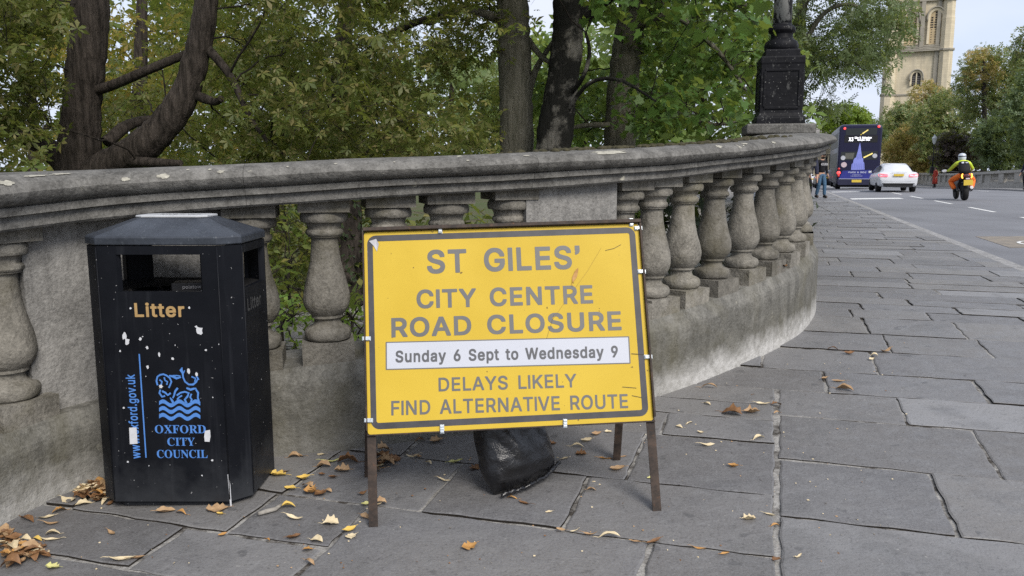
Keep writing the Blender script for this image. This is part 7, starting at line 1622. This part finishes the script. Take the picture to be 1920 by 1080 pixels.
m.build('spire_shading', M_LILACD, bus)
rear_poly('engine_panel', [(455, 662), (700, 655), (735, 737), (425, 740)], M_ADBL, -.020)
m = MB(); m.box((U(580, 738)[0], -.022, U(580, 738)[1]), (2.1, .03, .022)); m.build('pale_line', M_WTXT, bus)
text_mesh('advert_lettering', 'PARK & RIDE', 'm', M_WTXT, bus, XR(585, 684, -.0225), .10, 1.06)
m = MB()
for z, w_ in ((700, .50), (712, .72)):
    for k in range(int(w_ / .07)): m.box((U(585, z)[0] - w_ / 2 + .07 * k, -.0215, U(585, z)[1]), (.045 * rng.uniform(.6, 1.3), .004, .028))
m.build('advert_small_print', M_WTXT, bus)
rear_poly('number_plate', [(540, 746), (625, 746), (625, 770), (540, 770)], M_PLAT, -.03)
m = MB(); m.lathe([(.001, -.004), (.17, -.004), (.17, .01)], 24, (U(463, 607)[0], -.012, U(463, 607)[1]), axis='y', smooth=False); m.build('round_sticker', plain('pink_white_sticker', (.5, .40, .42), .5), bus)
for x, y in ((452, 543), (727, 525)):
    m = MB(); m.lathe([(.001, -.004), (.14, -.004), (.14, .01)], 20, (U(x, y)[0], -.020, U(x, y)[1]), axis='y', smooth=False); m.build('window_sticker', plain('white_print', (.42, .43, .46), .5), wl)
for (x, y, r_, mm_) in ((405, 645, .07, M_RED), (405, 682, .11, M_REDL), (405, 711, .07, M_RED), (765, 631, .06, M_RED), (762, 668, .11, M_REDL), (768, 690, .06, M_RED), (452, 272, .07, M_REDL), (746, 258, .07, M_REDL)):
    m = MB(); m.lathe([(.001, -.03), (r_ * .8, -.025), (r_, .0), (r_, .08)], 16, (max(-1.15, min(1.15, U(x, y)[0])), -.012, U(x, y)[1]), axis='y'); m.build('tail_light', mm_, bus)
rear_poly('bumper', [(412, 742), (745, 738), (742, 792), (420, 795)], paint('bus_navy_low', (.016, .016, .04), .35), -.022)
for s_, sd in ((-1, 'l'), (1, 'r')):
    m = MB(); m.box((s_ * 1.272, 5.2, 3.12), (.02, 9.2, .95)); m.box((s_ * 1.272, 5.2, 1.85), (.02, 9.2, .95)); m.box((s_ * 1.272, 3.8, 1.1), (.02, 5.0, .3))
    m.build('side_window', M_SIDE, bus, bevel=.01)
    for y in (1.2, 7.6): wheel(bus, s_ * 1.10, y, .48, .30)
m = MB(); m.tube([(-1.2, 10.3, 2.4), (-1.45, 10.5, 2.35), (-1.5, 10.5, 2.2)], .03, 6); m.box((-1.5, 10.5, 1.95), (.12, .2, .5)); m.build('mirror', M_BLK, bus)
m = MB(); m.box((0, 5, .28), (2.2, 9.0, .3)); m.build('chassis', M_BLK, bus)

# ---- saloon cars, local +Y forward, rear bumper at y=0
def car_body(e, mat, L_=4.9, W_=.925, H_=1.45):
    # stations along the length: y, half width at sill, half width at shoulder, belt height, roof height(or none), half width roof
    st = [(0.0, .66, .76, .62), (.04, .80, .86, .80), (.12, .86, .90, .98), (.30, .90, .925, 1.04), (.85, .915, .93, 1.035), (1.6, .92, .935, 1.00), (2.6, .92, .935, .97), (3.4, .92, .93, .95), (3.9, .91, .92, .92), (4.5, .86, .89, .82), (4.8, .76, .80, .70), (4.9, .60, .66, .55)]
    m = MB(); rings = []
    for y, ws, wb, hb in st:
        z0 = .24 if .1 < y < 4.7 else .34
        rings.append([(ws * .93, y, z0), (ws, y, z0 + .10), (wb, y, z0 + .24 + .12), (wb, y, hb - .18), (wb * .975, y, hb - .05), (wb * .86, y, hb), (0, y, hb + .02), (-wb * .86, y, hb), (-wb * .975, y, hb - .05), (-wb, y, hb - .18), (-wb, y, z0 + .36), (-ws, y, z0 + .10), (-ws * .93, y, z0)])
    m.loft(rings, 0, True, True)
    b = sharp(m.build('body', mat, e), 40)
    b.modifiers.new('s', 'SUBSURF').render_levels = 2
    # cabin: glasshouse with roof
    m = MB(); rings = []
    for y, wb, zb, wt, zt in ((.62, .72, 1.0, .70, 1.03), (1.05, .80, 1.0, .60, 1.30), (1.45, .82, 1.0, .58, 1.42), (2.1, .83, .98, .585, 1.455), (2.8, .83, .96, .57, 1.43), (3.2, .81, .94, .56, 1.33), (3.85, .74, .90, .66, .93)):
        rings.append([(wb, y, zb), (wt + (wb - wt) * .15, y, zt - .10 if zt > 1.1 else zt - .01), (wt * .9, y, zt), (0, y, zt + .012), (-wt * .9, y, zt), (-wt - (wb - wt) * .15, y, zt - .10 if zt > 1.1 else zt - .01), (-wb, y, zb)])
    m.loft(rings, 0, True, True)
    r_ = sharp(m.build('roof', mat, e), 50)
    m = MB()     # rear screen, windscreen and side glass a little proud of the cabin
    m.add([(-.66, .70, 1.055), (.66, .70, 1.055), (.535, 1.36, 1.40), (-.535, 1.36, 1.40)], [(0, 1, 2, 3)]); m.build('rear_window', M_RWIN, e)
    m = MB()
    m.add([(-.62, 3.72, .985), (.62, 3.72, .985), (.50, 3.10, 1.37), (-.50, 3.10, 1.37)], [(0, 1, 2, 3)]); m.build('windscreen', M_GLASS, e)
    for s_ in (-1, 1):
        m = MB(); m.add([(s_ * .83, 1.0, 1.03), (s_ * .845, 3.55, .99), (s_ * .67, 3.05, 1.31), (s_ * .655, 1.9, 1.355), (s_ * .67, 1.30, 1.31)], [(0, 1, 2, 3, 4)]); m.build('side_window', M_GLASS, e)
        m = MB(); m.box((s_ * 1.0, 3.2, 1.0), (.16, .12, .13)); m.build('mirror', mat, e, bevel=.03)
        for y in (.95, 3.85): wheel(e, s_ * .80, y, .33, .24)
        lp_ = [(s_ * .50, -.005, .80), (s_ * .84, .06, .78), (s_ * .90, .26, .80), (s_ * .90, .28, .90), (s_ * .82, .10, .93), (s_ * .50, .03, .90)]
        m = MB(); c_ = Vector((0, 1.5, .8)); bk = [tuple(Vector(p) + (c_ - Vector(p)) * .06) for p in lp_]
        lo_ = [tuple(Vector(p) - (c_ - Vector(p)).normalized() * .03) for p in lp_]
        m.loft([bk, lo_], 0, False); m.build('tail_light', M_PINKL, e, bevel=.008)
    m = MB(); m.box((0, -.012, .86), (.46, .03, .11)); m.build('number_plate', M_PLAT, e, bevel=.004)
    m = MB(); m.box((0, .02, .36), (1.36, .06, .16)); m.box((0, -.01, .44), (1.5, .05, .03)); m.build('rear_diffuser', M_BLK, e, bevel=.015)
    m = MB(); m.box((0, .05, 1.0), (.7, .02, .012)); m.build('boot_trim', M_RIM, e)
    return e
M_RWIN = plain('tinted_rear_glass', (.07, .08, .085), .15, .4, 0, .3, 3)
cp_ = G(1683, 362, -.06)
car = empty('saloon_car', (cp_.x, cp_.y, road_z(cp_.x, cp_.y)), ROAD_ANG, 'white saloon car driving away behind the bus', 'car')
car_body(car, paint('white_car_paint', (.56, .575, .60), .25, .35))
cp_ = at(1552, 352, 63)
car2 = empty('saloon_car', (cp_.x, cp_.y, road_z(cp_.x, cp_.y)), ROAD_ANG, 'dark car mostly hidden at the left front of the bus', 'car')
car_body(car2, paint('dark_car_paint', (.03, .03, .034), .25))
cp_ = at(1522, 346, 80)
car3 = empty('saloon_car', (cp_.x, cp_.y, g(cp_.x, cp_.y) - .08), ROAD_ANG + .4, 'distant silver car behind the man on the pavement', 'car')
car_body(car3, paint('silver_car_paint', (.5, .51, .53), .3))

# ================================================================ PEOPLE
def skin(name, pts, edges, mat, parent, sub=2):
    me = bpy.data.meshes.new(name); me.from_pydata([p[:3] for p in pts], edges, [])
    o = bpy.data.objects.new(name, me); COL.objects.link(o)
    md = o.modifiers.new('skin', 'SKIN'); md.use_smooth_shade = True
    sv = me.skin_vertices[0].data
    for i, p in enumerate(pts):
        sv[i].radius = (p[3], p[4] if len(p) > 4 else p[3]); sv[i].use_root = (i == 0)
    s2 = o.modifiers.new('sub', 'SUBSURF'); s2.levels = sub; s2.render_levels = sub
    dg = bpy.context.evaluated_depsgraph_get()
    nm = bpy.data.meshes.new_from_object(o.evaluated_get(dg))
    bpy.data.objects.remove(o); bpy.data.meshes.remove(me)
    nm.materials.clear(); nm.materials.append(mat); nm.name = name
    for p in nm.polygons: p.use_smooth = True
    o = bpy.data.objects.new(name, nm); COL.objects.link(o); o.parent = parent
    return o
M_SKIN = plain('skin', (.42, .25, .17), .55, .35, 0, .08, 20)
def lerp3(a, b, t_): return tuple(a[i] + (b[i] - a[i]) * t_ for i in range(3))
def human(e, J, top, bottom, shoe, fat=1.0):
    """one continuous body; jacket, trousers and shoes over it. local +Y is the way the figure faces"""
    pts = []; ed = []
    def P(p, r_, r2=None): pts.append((*p, r_) if r2 is None else (*p, r_, r2)); return len(pts) - 1
    pel = P(J['pelvis'], .09); wa = P(J['waist'], .08); ch = P(J['chest'], .085); uc = P(J['collar'], .065); nk = P(J['neck'], .05)
    hd = Vector(J['head']); fw = Vector(J.get('face', (0, 1, 0))).normalized(); up = (hd - Vector(J['neck'])).normalized()
    jaw = P(hd + fw * .025 - up * .07, .062); sk = P(hd, .092); cw = P(hd + up * .075 - fw * .005, .068)
    nose = P(hd + fw * .112 - up * .02, .013)
    sd = fw.cross(up).normalized(); er = P(hd + sd * .095, .018); el_ = P(hd - sd * .095, .018)
    ed += [(pel, wa), (wa, ch), (ch, uc), (uc, nk), (nk, jaw), (jaw, sk), (sk, cw), (sk, nose), (sk, er), (sk, el_)]
    for s_ in 'lr':
        a, b, c_ = J[s_ + 'sh'], J[s_ + 'el'], J[s_ + 'wr']
        i0 = P(a, .058); i1 = P(b, .042); i2 = P(c_, .029)
        ed += [(uc, i0), (i0, i1), (i1, i2)]
        dv = (Vector(c_) - Vector(b)).normalized(); sx_ = -1 if s_ == 'l' else 1
        side_v = dv.cross(Vector((sx_, 0, 0)))
        side_v = side_v.normalized() if side_v.length > .2 else Vector((0, 1, 0))
        palm = Vector(c_) + dv * .075
        ip = P(palm, .032, .022); ed.append((i2, ip))
        for k, ln in zip((-1.5, -.5, .5, 1.5), (.062, .074, .070, .054)):
            kn = palm + dv * .035 + side_v * k * .017
            f1 = P(kn + dv * ln * .5 + Vector((-sx_ * .004, .006, 0)), .0085); f2 = P(kn + dv * ln + Vector((-sx_ * .012, .012, 0)), .007)
            ed += [(ip, f1), (f1, f2)]
        t1 = P(palm - dv * .01 + side_v * .045, .0095); t2 = P(palm + dv * .035 + side_v * .06, .008); ed += [(ip, t1), (t1, t2)]
        h_, k_, an, to = J[s_ + 'hip'], J[s_ + 'kn'], J[s_ + 'an'], J[s_ + 'toe']
        j0 = P(h_, .075); j1 = P(k_, .050); jm = P(lerp3(k_, an, .35), .048); j2 = P(an, .03); j3 = P(to, .018)
        ed += [(pel, j0), (j0, j1), (j1, jm), (jm, j2), (j2, j3)]
    body = skin('body', pts, ed, M_SKIN, e)
    for s_ in (-1, 1):
        m = MB(); c_ = hd + fw * .084 + sd * s_ * .033 + up * .012
        m.lathe([(.0001, -.008), (.010, -.004), (.012, .003), (.0001, .010)], 8, c_, axis='y'); m.build('eye', M_BLK, body)
    # jacket
    pts = []; ed = []
    pel = P(lerp3(J['pelvis'], J['waist'], .15), .148, .128); wa = P(J['waist'], .15, .13); ch = P(J['chest'], .17, .145); uc = P(J['collar'], .102)
    nk = P(lerp3(J['collar'], J['neck'], .6), .07)
    ed += [(pel, wa), (wa, ch), (ch, uc), (uc, nk)]
    for s_ in 'lr':
        a, b, c_ = J[s_ + 'sh'], J[s_ + 'el'], J[s_ + 'wr']
        i0 = P(a, .078); im = P(lerp3(a, b, .5), .070); i1 = P(b, .060); i2 = P(lerp3(b, c_, .93), .045)
        ed += [(uc, i0), (i0, im), (im, i1), (i1, i2)]
    jk = skin('jacket', pts, ed, top, e)
    pts = []; ed = []
    pel = P(lerp3(J['pelvis'], J['waist'], .25), .138, .122); p2 = P(J['pelvis'], .135)
    ed.append((pel, p2))
    for s_ in 'lr':
        h_, k_, an = J[s_ + 'hip'], J[s_ + 'kn'], J[s_ + 'an']
        j0 = P(h_, .108 * fat); jm = P(lerp3(h_, k_, .5), .095 * fat); j1 = P(k_, .076 * fat); j2 = P(lerp3(k_, an, .5), .072 * fat); j3 = P(lerp3(k_, an, .95), .064 * fat)
        ed += [(p2, j0), (j0, jm), (jm, j1), (j1, j2), (j2, j3)]
    tr = skin('trousers', pts, ed, bottom, e)
    for s_ in 'lr':
        an, to = Vector(J[s_ + 'an']), Vector(J[s_ + 'toe']); dv = (to - an); dv.z = 0; dv.normalize()
        heel = an - dv * .05; z0 = min(an.z, to.z)
        pts = [(*(heel + Vector((0, 0, -.04))), .055), (*(an + Vector((0, 0, -.015))), .066), (*(an.lerp(to, .55) + Vector((0, 0, -.008))), .058), (*(to + Vector((0, 0, -.0))), .048)]
        skin('shoe', pts, [(0, 1), (1, 2), (2, 3)], shoe, e)
    return body, jk, tr, hd, fw, up, sd
# man in black hoodie, walking towards us
mp_ = G(1537.5, 371.5)
man = empty('person', mp_, math.pi + .30, 'man in black hoodie, blue jeans and dark cap walking on the pavement', 'person')
M_HOOD = plain('black_hoodie', (.014, .014, .017), .85, .15, 0, .3, 30); M_JEAN = plain('blue_jeans', (.055, .11, .18), .85, .2, 0, .3, 14); M_SHOE = plain('black_shoes', (.012, .012, .012), .6)
J = dict(pelvis=(0, 0, .95), waist=(0, 0, 1.10), chest=(0, 0, 1.30), collar=(0, -.01, 1.44), neck=(0, .0, 1.53), head=(0, .02, 1.645), face=(-.25, 1, 0),
         lsh=(-.19, 0, 1.42), lel=(-.255, -.05, 1.15), lwr=(-.265, .04, .92), rsh=(.19, 0, 1.42), rel=(.25, .0, 1.15), rwr=(.26, .12, .94),
         lhip=(-.09, 0, .90), lkn=(-.105, .10, .50), lan=(-.11, .10, .09), ltoe=(-.13, .25, .05), rhip=(.09, 0, .90), rkn=(.10, .02, .50), ran=(.10, -.12, .10), rtoe=(.11, .03, .05))
body, jk, tr, hd, fw, up, sd = human(man, J, M_HOOD, M_JEAN, M_SHOE)
m = MB(); rot = Matrix((sd, fw, up)).transposed()
capm = MB(); capm.lathe([(.103, 0), (.105, .03), (.095, .075), (.06, .105), (.001, .115)], 20); capm.box((0, .12, .008), (.13, .10, .012))
capm.v = [tuple(rot @ Vector(v_) + hd + up * .035) for v_ in capm.v]; capm.build('cap', M_BLK, man)
bd = MB(); bd.lathe([(.001, -.075), (.045, -.07), (.068, -.04), (.070, -.005), (.06, .01)], 16); bd.v = [tuple(rot @ Vector((v_[0], v_[1] * 1.0 + .035, v_[2] - .045)) + hd) for v_ in bd.v]; bd.build('beard', plain('dark_beard', (.02, .014, .01), .9), man)
lt = text_mesh('hoodie_lettering', 'OXFD', 'm' if False else 's', plain('white_print_hoodie', (.55, .55, .58), .7), jk, Matrix.Translation((0, .165, 1.27)) @ Matrix.Rotation(math.pi, 4, 'Z') @ Matrix.Rotation(R(90), 4, 'X'), .10, .30)
# person in dark coat, nearly hidden by the curve of the balustrade, seen from the side
pp = G(1507, 399.5)
hid = empty('person', pp, -.5, 'person in dark clothes half hidden behind the end of the balustrade', 'person')
J2 = dict(J); J2.update(ran=(.10, -.25, .12), rtoe=(.10, -.11, .06), rkn=(.10, -.05, .5), face=(0, 1, 0), lwr=(-.27, .12, .95), rel=(.27, -.12, 1.16), rwr=(.30, -.18, .95))
M_NVY = plain('navy_coat', (.022, .024, .042), .8, .2, 0, .3, 20); M_DKT = plain('dark_trousers', (.014, .013, .016), .85)
body, jk, tr, hd, fw, up, sd = human(hid, J2, M_NVY, M_DKT, M_SHOE)
hr = MB(); hr.lathe([(.08, -.09), (.103, -.02), (.106, .03), (.085, .085), (.04, .108), (.001, .112)], 18); hr.v = [(v_[0] + hd.x, v_[1] + hd.y - .015, v_[2] + hd.z + .01) for v_ in hr.v]; hr.build('hair', plain('dark_hair', (.02, .015, .012), .7), hid)
bgp = Vector(man.location)
m = MB(); m.loft([[(.20 * cx_, .06 + .11 * cy_, z) for cx_, cy_ in [(math.cos(a), math.sin(a)) for a in [2 * math.pi * k / 16 for k in range(16)]]] for z in (0,)] * 0 + [[(w_ * math.cos(2 * math.pi * k / 16), d_ * math.sin(2 * math.pi * k / 16), z) for k in range(16)] for w_, d_, z in ((.08, .05, 0), (.14, .09, .04), (.155, .10, .22), (.14, .09, .40), (.07, .05, .46))], 0, True)
bk = m.build('shoulder_bag', plain('grey_bag', (.045, .047, .06), .8), None)
q_ = Matrix.Translation(hid.location) @ Matrix.Rotation(-.5, 4, 'Z') @ Vector((.06, -.10, 1.04)); bk.location = q_; bk.rotation_euler = (0, 0, -.5)
tag(bk, 'dark grey bag hanging at the shoulder of the half-hidden person', 'bag')
# person in red across the street
rp = G(1752, 352)
red = empty('person', rp, math.pi * .5, 'person in long red clothes walking beside the far parapet', 'person')
M_REDC = plain('red_cloth', (.28, .035, .022), .85, .2, 0, .3, 12)
body, jk, tr, hd, fw, up, sd = human(red, J, M_REDC, M_DKT, M_SHOE)
hr = MB(); hr.lathe([(.08, -.10), (.103, -.02), (.106, .03), (.085, .085), (.001, .112)], 16); hr.v = [(v_[0] + hd.x, v_[1] + hd.y - .015, v_[2] + hd.z + .01) for v_ in hr.v]; hr.build('hair', plain('brown_hair', (.04, .025, .018), .7), red)
m = MB(); m.loft([[(w_ * math.cos(2 * math.pi * k / 18), w_ * .8 * math.sin(2 * math.pi * k / 18), z) for k in range(18)] for w_, z in ((.25, .32), (.24, .55), (.20, .85), (.165, 1.05), (.175, 1.3), (.10, 1.45))], 0, True); m.build('coat', M_REDC, red)
# person in navy at the right edge
np_ = G(1922, 356)
nav = empty('person', np_, math.pi * .6, 'person in navy cut off by the right edge beside the far parapet', 'person')
human(nav, J, M_NVY, M_DKT, M_SHOE)

# ================================================================ MOTORCYCLE AND RIDER
mc = G(1808, 377, -.04)
LEAN = R(-3)
MR = Matrix.Rotation(ROAD_ANG, 4, 'Z') @ Matrix.Rotation(LEAN, 4, 'Y')
bike = empty('motorcycle', (mc.x, mc.y, road_z(mc.x, mc.y)), 0, 'black motorcycle with yellow number plate riding away up the street', 'motorcycle', rot=MR.to_euler())
def mwheel(y, r_, wd):
    e = MB(); e.lathe([(r_ * .68, -wd * .42), (r_ * .86, -wd / 2), (r_ * .97, -wd * .3), (r_, 0), (r_ * .97, wd * .3), (r_ * .86, wd / 2), (r_ * .68, wd * .42)], 28, axis='x')
    o = e.build('wheel', M_TYRE, bike); o.location = (0, y, r_)
    k = MB(); k.lathe([(r_ * .6, -wd * .3), (r_ * .69, -wd * .3), (r_ * .69, wd * .3), (r_ * .6, wd * .3)], 24, axis='x')
    for q in range(6): k.tube([(0, 0, 0), (0, r_ * .65 * math.cos(q * 1.047), r_ * .65 * math.sin(q * 1.047))], .012, 6)
    k.lathe([(.04, -.08), (.04, .08)], 10, axis='x'); k.build('rim', M_BLK, o)
mwheel(0, .31, .19); mwheel(1.42, .31, .13)
m = MB(); m.tube([(0, 1.42, .31), (0, 1.28, .65), (0, 1.18, .95)], .05, 8); m.tube([(-.1, 1.42, .31), (-.1, 1.2, .95)], .022, 8); m.tube([(.1, 1.42, .31), (.1, 1.2, .95)], .022, 8); m.build('fork', M_BLK, bike)
m = MB(); m.loft([[(w_ * math.cos(2 * math.pi * k / 14), y, z + h_ * math.sin(2 * math.pi * k / 14)) for k in range(14)] for y, w_, z, h_ in ((.30, .12, .62, .14), (.5, .16, .55, .24), (.8, .17, .58, .28), (1.0, .17, .70, .26), (1.2, .10, .85, .12))], 0, True); m.build('engine_and_tank', M_BLK, bike)
m = MB(); m.loft([[(w_ * math.cos(2 * math.pi * k / 14), y, z + h_ * math.sin(2 * math.pi * k / 14)) for k in range(14)] for y, w_, z, h_ in ((-.34, .10, .87, .04), (-.25, .15, .85, .07), (.1, .17, .80, .08), (.5, .15, .78, .08), (.7, .1, .82, .1))], 0, True); m.build('seat', M_BLK, bike)
m = MB(); m.tube([(-.42, 1.0, 1.05), (-.2, 1.12, 1.06), (0, 1.16, 1.03), (.2, 1.12, 1.06), (.42, 1.0, 1.05)], .017, 8); m.build('handlebar', M_BLK, bike)
for s_ in (-1, 1):
    m = MB(); m.loft([[(s_ * .46 + .10 * math.cos(a), 1.12 + y, 1.10 + .055 * math.sin(a)) for a in [2 * math.pi * k / 12 for k in range(12)]] for y in (0, .06)], 0, True); m.build('hand_guard', plain('white_plastic', (.62, .64, .68), .4), bike, bevel=.01)
    m = MB(); m.tube([(s_ * .3, 1.1, 1.06), (s_ * .36, 1.1, 1.25)], .008, 6); m.loft([[(s_ * .40 + .07 * math.cos(a), 1.09 + y, 1.27 + .04 * math.sin(a)) for a in [2 * math.pi * k / 12 for k in range(12)]] for y in (0, .03)], 0, True); m.build('mirror', M_BLK, bike)
    pts = [(s_ * (.13 + .035 * math.sin(a)), -.33, .90 + .075 * math.cos(a)) for a in [math.pi * k / 8 for k in range(9)]]
    m = MB(); m.tube(pts, .022, 8); m.build('tail_light', M_AMB, bike)
    m = MB(); m.tube([(s_ * .15, .35, .38), (s_ * .27, .35, .36)], .015, 6); m.build('footrest', M_RIM, bike)
m = MB(); m.loft([[(w_ * math.cos(2 * math.pi * k / 12), y, .90 + h_ * math.sin(2 * math.pi * k / 12)) for k in range(12)] for y, w_, h_ in ((-.37, .07, .03), (-.32, .12, .075), (-.2, .14, .06))], 0, True); m.build('tail_unit', plain('dark_red_lens', (.09, .02, .025), .3, .5), bike)
m = MB(); m.tube([(0, -.2, .82), (.0, -.36, .66)], .02, 6); m.box((.05, -.345, .70), (.06, .03, .22)); m.build('plate_bracket', M_BLK, bike)
m = MB(); m.box((.04, -.375, .66), (.30, .012, .20)); m.build('number_plate', M_PLAT, bike, bevel=.004)
m = MB(); m.box((.02, -.37, .80), (.13, .03, .05)); m.build('rear_lamp', plain('clear_lens', (.6, .5, .55), .3, .5), bike, bevel=.01)
m = MB(); m.tube([(.16, .6, .35), (.18, .1, .38), (.19, -.2, .48)], [.04, .055, .06], 10); m.build('exhaust', M_RIM, bike)
m = MB(); m.tube([(-.1, .45, .42), (-.1, 0, .31)], .035, 6); m.tube([(.1, .45, .42), (.1, 0, .31)], .035, 6); m.loft([[(.09 * math.cos(2 * math.pi * k / 10), y, z + .05 * math.sin(2 * math.pi * k / 10)) for k in range(10)] for y, z in ((-.3, .62), (0, .665), (.2, .64))], 0, True); m.build('swing_arm', M_BLK, bike)
rid = empty('person', bike.location, 0, 'motorcyclist in yellow-green jacket, orange trousers and silver helmet', 'person', rot=MR.to_euler())
t = NT('hi_vis_jacket'); c = t.mix(t.rng(t.noise(5, 4), .35, .65), (.42, .60, .04), (.60, .66, .08)); t.bump(t.noise(16, 4), .6, .02); M_HV = t.fin(c, .7, .2)
t = NT('hi_vis_orange'); c = t.mix(t.rng(t.noise(5, 4), .3, .7), (.72, .13, .02), (.80, .20, .035)); t.bump(t.noise(14, 4), .6, .02); M_HO = t.fin(c, .7, .2)
JR = dict(pelvis=(0, .12, .93), waist=(0, .20, 1.08), chest=(0, .31, 1.27), collar=(0, .38, 1.40), neck=(0, .43, 1.48), head=(0, .50, 1.58), face=(0, 1, -.1),
          lsh=(-.20, .38, 1.37), lel=(-.38, .62, 1.14), lwr=(-.40, .93, 1.09), rsh=(.20, .38, 1.37), rel=(.38, .62, 1.14), rwr=(.40, .93, 1.09),
          lhip=(-.11, .18, .92), lkn=(-.38, .52, .72), lan=(-.27, .28, .40), ltoe=(-.26, .45, .34), rhip=(.11, .18, .92), rkn=(.38, .52, .72), ran=(.27, .28, .40), rtoe=(.26, .45, .34))
body, jk, tr, hd, fw, up, sd = human(rid, JR, M_HV, M_HO, M_SHOE, 1.3)
hm = MB(); hm.lathe([(.06, -.155), (.105, -.15), (.128, -.10), (.138, -.03), (.140, .04), (.122, .095), (.08, .132), (.001, .148)], 24)
hm.v = [(v_[0] * .96 + hd.x, v_[1] * 1.12 + hd.y + .01, v_[2] + hd.z + .01) for v_ in hm.v]; hel = hm.build('helmet', plain('silver_helmet', (.50, .54, .60), .25, .5, 0, .05, 5), rid)
m = MB(); m.lathe([(.139, .0), (.1425, .005), (.143, .03), (.140, .035)], 24); m.v = [(v_[0] * .96 + hd.x, v_[1] * 1.12 + hd.y + .01, v_[2] + hd.z + .02) for v_ in m.v]; m.build('helmet_band', M_BLK, hel)
m = MB(); m.loft([[(w_ * math.cos(2 * math.pi * k / 20) * (1 + .12 * abs(math.sin(4 * math.pi * k / 20))), y0 + d_ * math.sin(2 * math.pi * k / 20), z) for k in range(20)] for w_, d_, y0, z in ((.10, .05, .07, .96), (.16, .10, .05, .99), (.185, .115, .10, 1.12), (.18, .11, .17, 1.28), (.15, .09, .25, 1.41), (.08, .05, .29, 1.44))], 0, True)
bk = m.build('backpack', plain('black_rucksack', (.012, .012, .014), .7, .2, 0, .3, 20, .4), None); bk.location = bike.location; bk.rotation_euler = MR.to_euler(); tag(bk, 'black rucksack on the motorcyclist\'s back', 'rucksack')
m = MB(); m.box((-.06, .09, 1.385), (.075, .02, .06), 0, Matrix.Rotation(-.45, 3, 'X')); m.box((.075, .09, 1.375), (.085, .02, .03), 0, Matrix.Rotation(-.45, 3, 'X')); m.build('reflective_patch', M_WTXT, bk)
